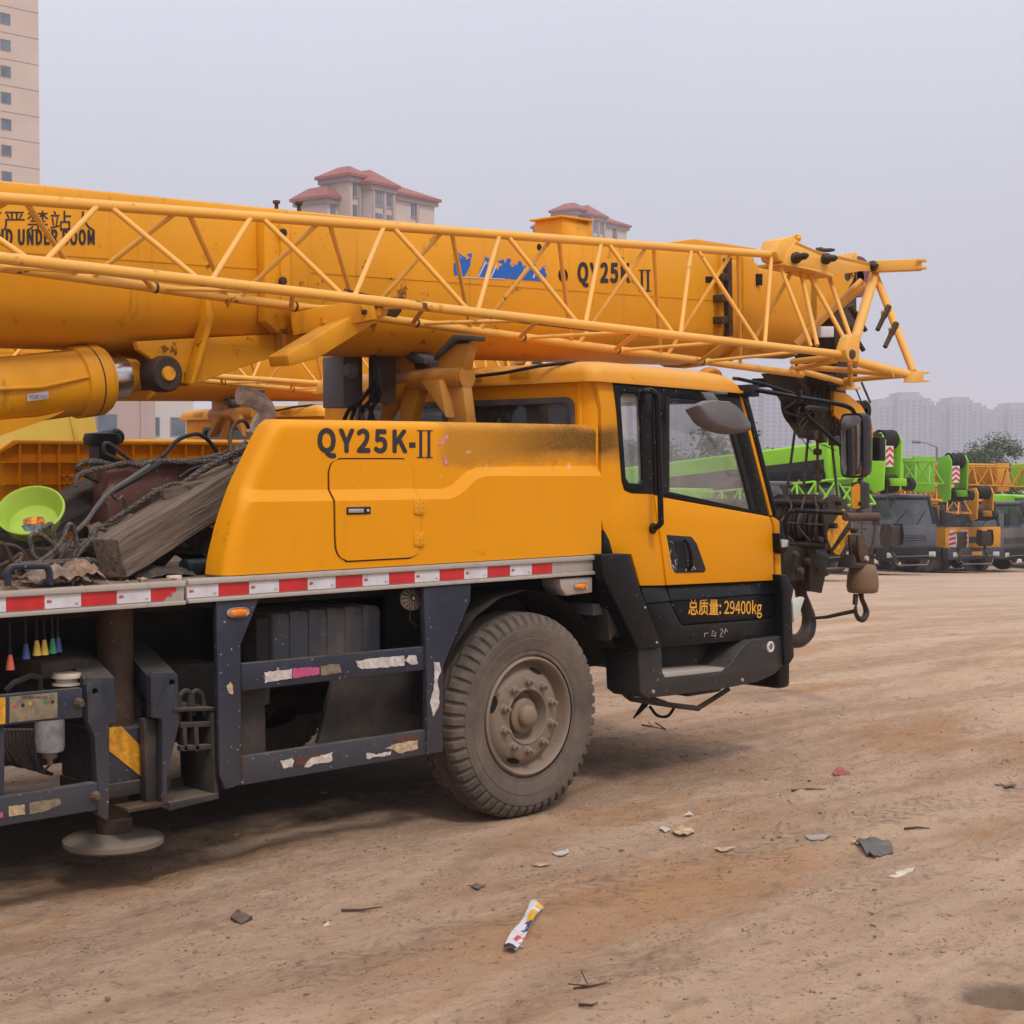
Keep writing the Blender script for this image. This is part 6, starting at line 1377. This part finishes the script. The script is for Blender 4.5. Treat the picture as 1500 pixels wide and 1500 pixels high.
    L(MB().box(-5.6, -3.8, .35, 1.15, 1.6, 2.95), 'operator_cabin', boomm, bevel=.08); L(MB().box(-5.3, -3.79, .38, 1.17, 2.1, 2.85), 'cabin_window', m_glassd, bevel=.02)
    # boom
    x0, x1 = blen; s_ = (bz[1]-bz[0])/(x1-x0); zt = lambda x: bz[0] + (x-x0)*s_
    R_ = lambda xa, xb, k_: MB().rings([[(x, y, zt(x)+z) for y, z in [(-.34+k_,-k_),(.34-k_,-k_),(.38-k_,-.05-k_),(.38-k_,-bh*.6),(.25,-bh*.92+k_),(0,-bh+k_),(-.25,-bh*.92+k_),(-.38+k_,-bh*.6),(-.38+k_,-.05-k_)]] for x in (xa, xb)], True, True)
    L(R_(-8.0 if x0 < -4 else -3.2, x1-1.4, 0), 'boom', boomm)
    if black_half: L(MB().rings([[(x, y, zt(x)+z) for y, z in [(.39,-bh*.60),(.26,-bh*.93),(0,-bh-.01),(-.26,-bh*.93),(-.39,-bh*.60)]] for x in (-7.9, x1-1.6)], False, False), 'dark_boom_belly', m_blackp); L(R_(x1-1.4, x1-.7, .05), 'boom_section', boomm); L(R_(x1-.7, x1, .09), 'boom_section', boomm)
    L(MB().box(x1-1.5, x1-1.38, -.42, .42, zt(x1)-bh-.05, zt(x1)+.06), 'boom_collar', boomm, bevel=.01)
    if black_half:
        for y in (-.386, .381): L(MB().add([(x0-1.5,y,zt(x0-1.5)-bh*.40),(x1-1.6,y,zt(x1-1.6)-bh*.40),(x1-1.6,y,zt(x1-1.6)-bh*.62),(x0-1.5,y,zt(x0-1.5)-bh*.62)], [(0,1,2,3)]), 'dark_boom_band', m_blackp)
    zh = zt(x1)
    for y in (-.36, .30): L(MB().xz([(x1-.2,zh+.02),(x1+.35,zh+.10),(x1+.5,zh-.1),(x1+.45,zh-bh-.25),(x1+.15,zh-bh-.35),(x1-.2,zh-bh)], y, y+.06), 'head_plate', boomm, bevel=.01)
    L(MB().lathe([(.05,-.25),(.26,-.25),(.2,-.15),(.26,-.05),(.2,.05),(.26,.15),(.26,.25),(.05,.25)], (x1+.22,0,zh-.08), (0,1,0), 20), 'head_sheaves', m_dark); L(MB().lathe([(.05,-.25),(.24,-.25),(.2,-.15),(.24,-.05),(.2,.05),(.24,.15),(.24,.25),(.05,.25)], (x1+.28,0,zh-bh-.1), (0,1,0), 20), 'head_sheaves', m_dark)
    L(MB().box(x1+.3, x1+1.0, -.12, .12, zh-bh-.15, zh-bh+.05), 'auxiliary_head', boomm, bevel=.02); L(MB().lathe([(.05,-.08),(.18,-.08),(.15,0),(.18,.08),(.05,.08)], (x1+1.0,0,zh-bh-.1), (0,1,0), 18), 'auxiliary_sheave', m_dark)
    if stripe:
        pn = L(MB().box(x1+.46, x1+.49, -.30, .0, zh-.80, zh-.25), 'warning_board', m_wtape)
        for i in range(3): 
            z0 = zh-.79+i*.17; L(MB().add([(x1+.492,-.30,z0),(x1+.492,-.15,z0+.10),(x1+.492,-.15,z0+.18),(x1+.492,-.30,z0+.08)], [(0,1,2,3)]).add([(x1+.492,.0,z0),(x1+.492,-.15,z0+.10),(x1+.492,-.15,z0+.18),(x1+.492,.0,z0+.08)], [(0,1,2,3)]), 'red_chevron', m_red, smooth=0)
    if jib:
        y1_, y2_ = (.48, 1.05); b = MB(); jx0, jx1 = x1-7, x1+.3; zt_ = lambda x: zt(x)-.12+jz
        for y, dz in ((-.76, 0), (-.48, -.72), (-1.05, -.72)): b.tube([(jx0,y,zt_(jx0)+dz),(jx1,y,zt_(jx1)+dz)], .035, 6)
        n = 10; st = (jx1-jx0)/n
        for i in range(n):
            a_ = jx0+i*st; m_ = a_+st/2; e_ = a_+st
            for y in (-.48, -1.05): b.tube([(a_,y,zt_(a_)-.72),(m_,-.76,zt_(m_))], .03, 5); b.tube([(m_,-.76,zt_(m_)),(e_,y,zt_(e_)-.72)], .03, 5)
            b.tube([(a_,-.48,zt_(a_)-.72),(m_,-1.05,zt_(m_)-.72)], .02, 5); b.tube([(m_,-1.05,zt_(m_)-.72),(e_,-.48,zt_(e_)-.72)], .02, 5)
        L(b, 'lattice_jib', boomm)
    # ropes and hook block belong to this crane's rigging
    hz = 1.55
    for y in (-.15, .15): L(MB().tube([(x1+.4,y,zh-bh-.1),(x1+.45,y,hz+.5)], .014, 5), 'hoist_rope', m_rope)
    hb = tag(build(MB().box(-.14, .14, -.22, .22, .5, 1.05), 'hook_block', m_grease, bevel=.03), label.split(',')[0].replace('crane', 'crane\'s hook block') , 'hook block', 'hook blocks of the cranes across the yard')
    Mx = Matrix.Translation(loc) @ Matrix.Rotation(heading, 4, 'Z'); q = Mx @ Vector((x1+.45, 0, hz-.5)); hb.location = q; hb.rotation_euler.z = heading; ORG[hb.name] = q
    def HB(mb, name, mat):
        o = build(mb, name, mat); o.location = o.location + Vector((0,0,-.5)); o.parent = hb; return o
    for y in (-.235, .225): 
        cp = HB(MB().xz([(-.18,.55),(.18,.55),(.22,.8),(.16,1.1),(-.16,1.1),(-.22,.8)], y, y+.012), 'cheek_plate', {'rw': m_wtape, 'yb': m_dark, 'dark': m_grease}[block])
        for i in range(3 if block != 'dark' else 0): HB(MB().xz([(-.18,.58+i*.16),(-.18,.66+i*.16),(.18,.74+i*.16),(.18,.66+i*.16)], y-.004, y+.016), 'cheek_stripe', m_red if block == 'rw' else m_stripey)
    HB(MB().tube([(0,0,.5),(0,0,.35),(.1,0,.25),(.1,0,.12),(0,0,.05),(-.1,0,.12)], [.05,.05,.05,.05,.04,.02], 8), 'hook', m_grease)
    return t
HD = lambda a: R(a)
yard_crane(1205, 45, HD(262), m_cabblue, m_lime, 'large lime green crane seen through the cab windows, black band on its boom', bz=(3.35,3.95), blen=(-5,2.0), bh=1.15, black_half=True, jz=-.95)
yard_crane(1330, 56, HD(248), m_cabblue, m_limed, 'crane with slate blue cab and green lattice jib, right of the tall mirrors', bz=(4.1,4.0), blen=(-5,2.3), bh=1.1, block='rw')
yard_crane(1426, 61, HD(244), m_orange, m_orange, 'crane with yellow cab and yellow number plate between slate and grey cabs', bz=(3.5,3.1), blen=(-5,.3), bh=.8, plate=True, stripe=False)
yard_crane(1486, 64, HD(268), m_cabgrey, m_orange, 'crane with grey cab and orange lattice jib over it', bz=(4.3,4.2), blen=(-5,.9), bh=1.0, block='yb', stripe=False)
yard_crane(1572, 66, HD(250), m_cabblue, m_lime, 'crane with pale green boom at the right edge of the photo', bz=(4.3,4.4), blen=(-3,.4), bh=1.1, jib=False)
yard_crane(1250, 62, HD(246), m_white, m_orange, 'crane with white cab partly hidden behind the big mirror', bz=(3.4,3.2), blen=(-5,1.8), bh=.9, stripe=False, block='rw')

# pale yellow hood of another machine, left, beyond the deck
b = MB(); Ym = 4.2
b.py([(-80,690),(-60,640),(0,616),(60,592),(135,575),(140,612),(152,662),(150,720),(-80,740)], Ym, Ym+1.6, at=Ym)
hood = build(b, 'pale_machine_hood', m_paleyel, bevel=.03); tag(hood, 'pale yellow sloping machine hood beyond the orange far panel at left', 'machine hood')
build(MB().py([(98,590),(104,588),(118,655),(112,656)], Ym-.012, Ym+.01), 'hood_crease', m_paleyel, hood, bevel=.004)
b = MB().box(V(0,700,Ym).x-1.5, V(150,700,Ym).x+.6, Ym+.1, Ym+1.5, gz(0,5)-.2, V(0,700,Ym).z); build(b, 'machine_base', m_dark, hood)

# ================================================================ BUILDINGS
m_wall1 = plain('beige_render', (.50,.40,.345), .85, var=.05, sc_=.3); m_wall2 = plain('cream_render', (.47,.39,.35), .85, var=.06, sc_=.2); m_tile = plain('red_roof_tiles', (.26,.075,.065), .8, var=.2, sc_=2)
m_wall3 = plain('pink_grey_render', (.36,.27,.25), .85, var=.06, sc_=.1); m_band = plain('grey_stone_band', (.24,.20,.20), .85); m_pale = plain('pale_render', (.50,.46,.45), .85, var=.05, sc_=.1)
GB = -2.9
def bframe(px_, d, az): 
    p = PD(px_, 675, d); t = empty; return Vector((p.x, p.y, GB - .3)), az
def facade_building(name, label, px_corner, d, az, wL, wR, h, wallm, floor=3.0, winsL=(), winsR=(), roof=None, cat='building', group=None, f0=0, merge=False):
    """corner at px_corner; left face wL wide, right face wR wide; az turns it"""
    p, _ = bframe(px_corner, d, az); t = empty(name, p, label, cat, group, rz=az)
    # local frame: corner at origin; left face runs along -X at Y=0, right face runs along +Y at X=0
    L = lambda mb, nm, mat, par=None, **k: (lambda o: (setattr(o, 'parent', par or t), o)[1])(build(mb, nm, mat, **k))
    L(MB().box(-wL, 0, 0, wR, 0, h), 'wall', wallm, smooth=0)
    nf = int(h/floor)
    shared = {}
    for face, wins in (('L', winsL), ('R', winsR)):
        for u, ww, wh in wins:
            for f in range(f0, nf):
                z = f*floor + .9
                key = (face, ww, wh)
                if key not in shared:
                    if face == 'L': fr = L(MB().xz([(0,0),(ww,0),(ww,wh),(0,wh)], -.06, .02, [[(.08,.08),(ww-.08,.08),(ww-.08,wh-.08),(.08,wh-.08)]]), 'window', m_band, smooth=0, bevel=0); pn = L(MB().box(.05, ww-.05, -.02, -.01, .05, wh-.05), 'pane', m_pane, fr, smooth=0); b_ = (Vector(fr.location), pn)
                    else: fr = L(MB().yz([(0,0),(ww,0),(ww,wh),(0,wh)], -.02, .06, [[(.08,.08),(ww-.08,.08),(ww-.08,wh-.08),(.08,wh-.08)]]), 'window', m_band, smooth=0); pn = L(MB().box(.01, .02, .05, ww-.05, .05, wh-.05), 'pane', m_pane, fr, smooth=0); b_ = (Vector(fr.location), pn)
                    pn.location = pn.location - fr.location
                    shared[key] = (fr, b_[0], pn); o = fr; off = b_[0]
                    first = True
                else:
                    fr, off, pn = shared[key]; o = fr.copy(); col.objects.link(o); p2 = pn.copy(); col.objects.link(p2); p2.parent = o; first = False
                o.location = off + (Vector((-u-ww, 0, z)) if face == 'L' else Vector((0, u, z)))
    return t, L
# tall beige tower at the left edge
t, L = facade_building('apartment_tower', 'tall beige tower cut off by the left edge of the photo', 62, 192, R(2), 60, 18, 75, m_wall1, 3.0, winsL=[(3.6+.0,1.3,1.3),(8,1.6,1.3),(12.5,1.6,1.3),(17,1.6,1.3),(22,1.6,1.3)], f0=9)
for f in range(9, 25): L(MB().box(-60, .03, -.03, 18, f*3.0-.03, f*3.0+.03), 'floor_joint', m_band, smooth=0)
# blocks with red hipped roofs
def hip(L, x0, x1, y0, y1, z, hh, ov=.8):
    x0 -= ov; x1 += ov; y0 -= ov; y1 += ov; ins = min(x1-x0, y1-y0)/2*.98
    r = L(MB().rings([[(x0,y0,z),(x1,y0,z),(x1,y1,z),(x0,y1,z)], [(x0,y0,z+.4),(x1,y0,z+.4),(x1,y1,z+.4),(x0,y1,z+.4)], [(x0+ins,y0+ins,z+hh),(x1-ins,y0+ins,z+hh),(x1-ins,y1-ins,z+hh),(x0+ins,y1-ins,z+hh)]], True, True), 'hipped_roof', m_tile, smooth=0)
    L(MB().box(x0+.35, x1-.35, y0+.35, y1-.35, z-.7, z+.02), 'eaves_cornice', m_band, smooth=0); return r
def red_block(px_, d, label, zt, k_):
    sc__ = d/2400; z = lambda py_: (675-py_)*sc__ + CAM.z - (GB-.3)      # height above the block's base
    p, _ = bframe(px_, d, 0); az = R(8); t = empty('red_roofed_block', p, label, 'apartment block', 'red roofed apartment blocks', rz=az)
    L = lambda mb, nm, mat, par=None, **k: (lambda o: (setattr(o, 'parent', par or t), o)[1])(build(mb, nm, mat, **k))
    h = z(zt)
    wins = {}
    def mass(x0, x1, y0, y1, h_, cols, rc=()):
        L(MB().box(x0, x1, y0, y1, 0, h_), 'wall', m_wall2, smooth=0); hip(L, x0, x1, y0, y1, h_, (y1-y0)*.20+.8)
        for c0, cw in cols:
            for f in range(7):
                z0 = h_ - 2.6 - f*3.0; ww, wh = cw, 1.7
                if cw not in wins: fr = L(MB().box(0, ww, -.12, .05, 0, wh), 'window', m_pane, smooth=0); ff = L(MB().box(-.12, ww+.12, -.16, .05, -.35, -.05), 'sill', m_band, fr, smooth=0); ff.location = ff.location - fr.location; f2 = L(MB().box(ww/2-.05, ww/2+.05, -.18, .02, 0, wh), 'mullion', m_band, fr, smooth=0); f2.location = f2.location - fr.location; wins[cw] = (fr, fr.location.copy(), ff, f2); o = fr
                else: fr, _, ff, f2 = wins[cw]; o = fr.copy(); col.objects.link(o); [ (lambda q: (col.objects.link(q), setattr(q, 'parent', o)))(x_.copy()) for x_ in (ff, f2)]
                o.location = wins[cw][1] + Vector((x0 + c0, y0, z0))
        for c0 in rc: L(MB().box(x0+c0, x0+c0+.5, y0-.25, y0+.05, 0, h_-.7), 'pilaster', m_wall3, smooth=0)
    mass(-6*k_, 8*k_, 0, 10, h+.4, [(8.4*k_,.9)], [9.5*k_])           # right, mostly blank
    mass(-8.2*k_, -3.2*k_, -1.2, 8, h+.9, [(.6,1.6),(3.0,1.2)], [.1, 2.5, 4.4])
    mass(-10.8*k_, -7.2*k_, .6, 6, h+1.9, [(.6,.8),(2.2,.8)], [1.7]); mass(-13.0*k_, -10.4*k_, 3, 9, h-1.2, [(.6,.9)])
    L(MB().box(8.01*k_, 8.2*k_, 4, 4.4, 0, h-1), 'drain_pipe', m_band, smooth=0)
    return t
red_block(588, 240, 'red roofed apartment block rising above the boom near two bolts', 293, .94)
red_block(888, 330, 'red roofed apartment block farther away, behind the small box on the boom', 332, .9)
# grey block seen low at left under the boom
p, _ = bframe(250, 120, 0)
t, L = facade_building('grey_apartment_block', 'grey pink block seen low under the boom, beyond the black filler cap', 228, 120, R(-6), 14, 12, 12.5, m_wall3, 3.0, winsL=[(3.0,1.6,1.5),(10.4,1.6,1.5)], winsR=[(2,1.5,1.6),(6,2.2,1.8)], f0=0)
for x in (-9.6, -6.2, -1.2): L(MB().box(x, x+.3, -.12, .05, 0, 12.5), 'pilaster', m_wall3, smooth=0)
t, L = facade_building('pale_apartment_block', 'pale block with windows behind the second crane roof, under the boom', 284, 128, R(-6), 5.2, 10, 12.0, m_pale, 3.0, winsL=[(.7,1.3,1.5),(2.9,1.3,1.5)], f0=0)
# far haze-blue towers
m_tow = plain('far_tower_render', (.26,.23,.26), .9, var=.04, sc_=.02); m_tow2 = plain('far_tower_glazing', (.04,.09,.16), .5, var=.1, sc_=.02)
def tower(px0, px1, py_, d, label, steps=((0,.35,-16),(.35,.72,0),(.72,1,-14)), up=1.0):
    wpx = px1-px0; k_ = d/2400; p = PD(px0, 675, d); t = empty('distant_tower', (p.x, p.y, GB-.3), label, 'high-rise tower', 'pale high-rise towers in the haze', rz=math.atan2(rw.y, rw.x))
    L = lambda mb, nm, mat, par=None, **k: (lambda o: (setattr(o, 'parent', par or t), o)[1])(build(mb, nm, mat, **k))
    ht = lambda dy: (675-(py_-dy))*k_ + CAM.z - GB + .3
    for i, (a, b_, dy) in enumerate(steps):
        x0, x1 = a*wpx*k_, b_*wpx*k_; y0 = (6 if i != 1 else 0); h = ht(dy); L(MB().box(x0, x1, y0, 45, 0, h), 'wall', m_tow, smooth=0)
        n = max(2, int((x1-x0)/4.2)); st = (x1-x0)/n; g = MB(); 
        for c_ in range(n):
            xx = x0 + c_*st + st*.25; f = h - 5
            w_ = st*.5
            g.box(xx, xx+w_, y0-.3, y0+.2, 6, h-4)
        L(g, 'glazing_strip', m_tow2, smooth=0); s2 = MB(); f = h-4
        while f > 8: s2.box(x0, x1, y0-.6, y0+.1, f, f+1.0); f -= 3.1
        L(s2, 'floor_band', m_tow, smooth=0)
        L(MB().box(x0+2, x1-2, y0+3, 40, h, h+2.5), 'roof_parapet', m_tow, smooth=0)
    return t
tower(1289, 1371, 579, 1300, 'broad pale tower left of the gap, above the green lattice jib', ((0,.32,-9),(.32,.76,0),(.76,1,-8)))
tower(1380, 1452, 586, 1350, 'broad pale tower above the orange lattice jib', ((0,.16,-11),(.16,.62,0),(.62,.9,-8),(.9,1,-12)))
tower(1462, 1540, 594, 1400, 'pale tower cut off by the right edge', ((0,.2,-9),(.2,.7,0),(.7,1,-8)))
tower(1225, 1283, 590, 1380, 'pale tower right behind the tall mirror', ((0,.4,-7),(.4,1,0)))
tower(1100, 1165, 562, 1150, 'pale tower between the cab pillar and the hook ropes', ((0,.3,-2),(.3,1,0)))
tower(1000, 1092, 556, 1250, 'pale tower seen through the cab windows'); tower(910, 996, 566, 1300, 'pale tower seen faintly through the rear quarter window')
tower(1168, 1222, 598, 1420, 'low pale tower behind the hook ropes', ((0,.5,-5),(.5,1,0)))
# street lamp
p = at(1372, 150); b = MB().tube([(p.x, p.y, p.z), (p.x, p.y, PD(1372,655,150).z)], .10, 8); b.tube([PD(1372,655,150), PD(1360,650,150), PD(1348,647.5,150)], .06, 6); b.tube([PD(1348,647.5,150), PD(1336,647,150)], .16, 6)
tag(build(b, 'street_lamp', m_grey), 'thin street lamp above the green crane head', 'street lamp')

# ================================================================ TREES
def leafm(name, a, b_):
    k = NT(name); k.L(k.mix(k.ramp(k.noise(.7, 4), .35, .65), a, b_), k.b.inputs['Base Color']); k.b.inputs['Roughness'].default_value = .7
    try: k.b.inputs['Subsurface Weight'].default_value = 0
    except Exception: pass
    return k.m
m_leaf = leafm('tree_foliage', (.035,.065,.022), (.085,.125,.045)); m_bark = plain('bark', (.09,.07,.055), .95)
def tree(px_, d, top, wd, label, seed, n=5200, bare=False):
    random.seed(seed); p = at(px_, d); H_ = PD(px_, top, d).z - p.z; t = empty('tree', p, label, 'tree', 'trees beyond the yard' if not bare else None)
    b = MB(); tips = []
    def br_(q, d_, l, r, lv):
        e = q + d_*l; b.tube([q, q.lerp(e,.5) + Vector((random.uniform(-.1,.1),)*3)*l*.3, e], [r, r*.8, r*.55], 6 if lv < 2 else 4); tips.append(e)
        if lv < (4 if bare else 3):
            for _ in range(3 if not bare else 3): br_(e.lerp(q, random.uniform(0,.35)), (d_ + Vector((random.uniform(-.9,.9), random.uniform(-.9,.9), random.uniform(-.1,.7)))).normalized(), l*random.uniform(.55,.8), r*.5, lv+1)
    br_(Vector((0,0,0)), Vector((0,0,1)), H_*.34, H_*.02, 0); o = build(b, 'trunk', m_bark); o.parent = t
    if not bare:
        c = MB(); cl = []
        for i in range(34):
            a = random.random()*6.28; rr = wd*.5*math.sqrt(random.random()); z = H_*random.uniform(.32, .98); rr *= math.sqrt(max(.05, 1 - ((z/H_-.55)/.5)**2))
            cl.append((Vector((rr*math.cos(a), rr*math.sin(a), z)), random.uniform(.10,.2)*wd))
        for i in range(n):
            q, r_ = random.choice(cl); v = Vector((random.gauss(0,1), random.gauss(0,1), random.gauss(0,.8))).normalized()*r_*random.random()**.4; e = q + v; s_ = random.uniform(.07,.16)*max(.6, wd/6)
            n_ = (v.normalized() + Vector((random.uniform(-.7,.7), random.uniform(-.7,.7), random.uniform(-.3,.9)))).normalized(); a1 = n_.cross(Vector((.3,.2,1))).normalized(); a2 = n_.cross(a1)
            c.add([e-a1*s_, e-a2*s_*.6, e+a1*s_, e+a2*s_*.6], [(0,1,2,3)])
        o = build(c, 'crown', m_leaf, smooth=0, weld=False); o.parent = t
    return t
tree(1452, 110, 644, 4.6, 'taller round green tree above the orange lattice jib', 1, 8000); tree(1420, 115, 668, 4.2, 'lower green tree left of the taller round one', 2); tree(1394, 118, 676, 4, 'low bushy tree just right of the green crane head', 3); tree(1440, 112, 664, 4.4, 'green tree just below and left of the tallest crown', 6)
tree(1060, 95, 636, 6.5, 'round green tree seen through the cab window near the mirror', 5); tree(1018, 92, 612, 5, 'bare leafless tree seen through the cab window', 8, bare=True)
for i, (px_, d, tp) in enumerate([(960,130,650),(930,128,655),(1150,140,680),(1205,150,686)]): tree(px_, d, tp, 7, ['dark tree behind the first cab window','dark tree farthest left beyond the cab','low tree behind the hook ropes','low tree behind the mirrors'][i], 20+i)

# ================================================================ HAZE
hz = MB().box(-2600, 6500, -4200, 4200, -14, 190)
ho = build(hz, 'haze', None, smooth=0); tag(ho, 'pale grey haze over the yard and the town', 'haze', kind='stuff')
hm = bpy.data.materials.new('haze_air'); hm.use_nodes = True; ht_ = hm.node_tree; ht_.nodes.remove(ht_.nodes['Principled BSDF'])
vv = ht_.nodes.new('ShaderNodeVolumePrincipled'); vv.inputs['Density'].default_value = .00062; vv.inputs['Color'].default_value = (.68,.72,.83,1); vv.inputs['Anisotropy'].default_value = .0
ht_.links.new(vv.outputs[0], ht_.nodes['Material Output'].inputs['Volume']); ho.data.materials.append(hm)
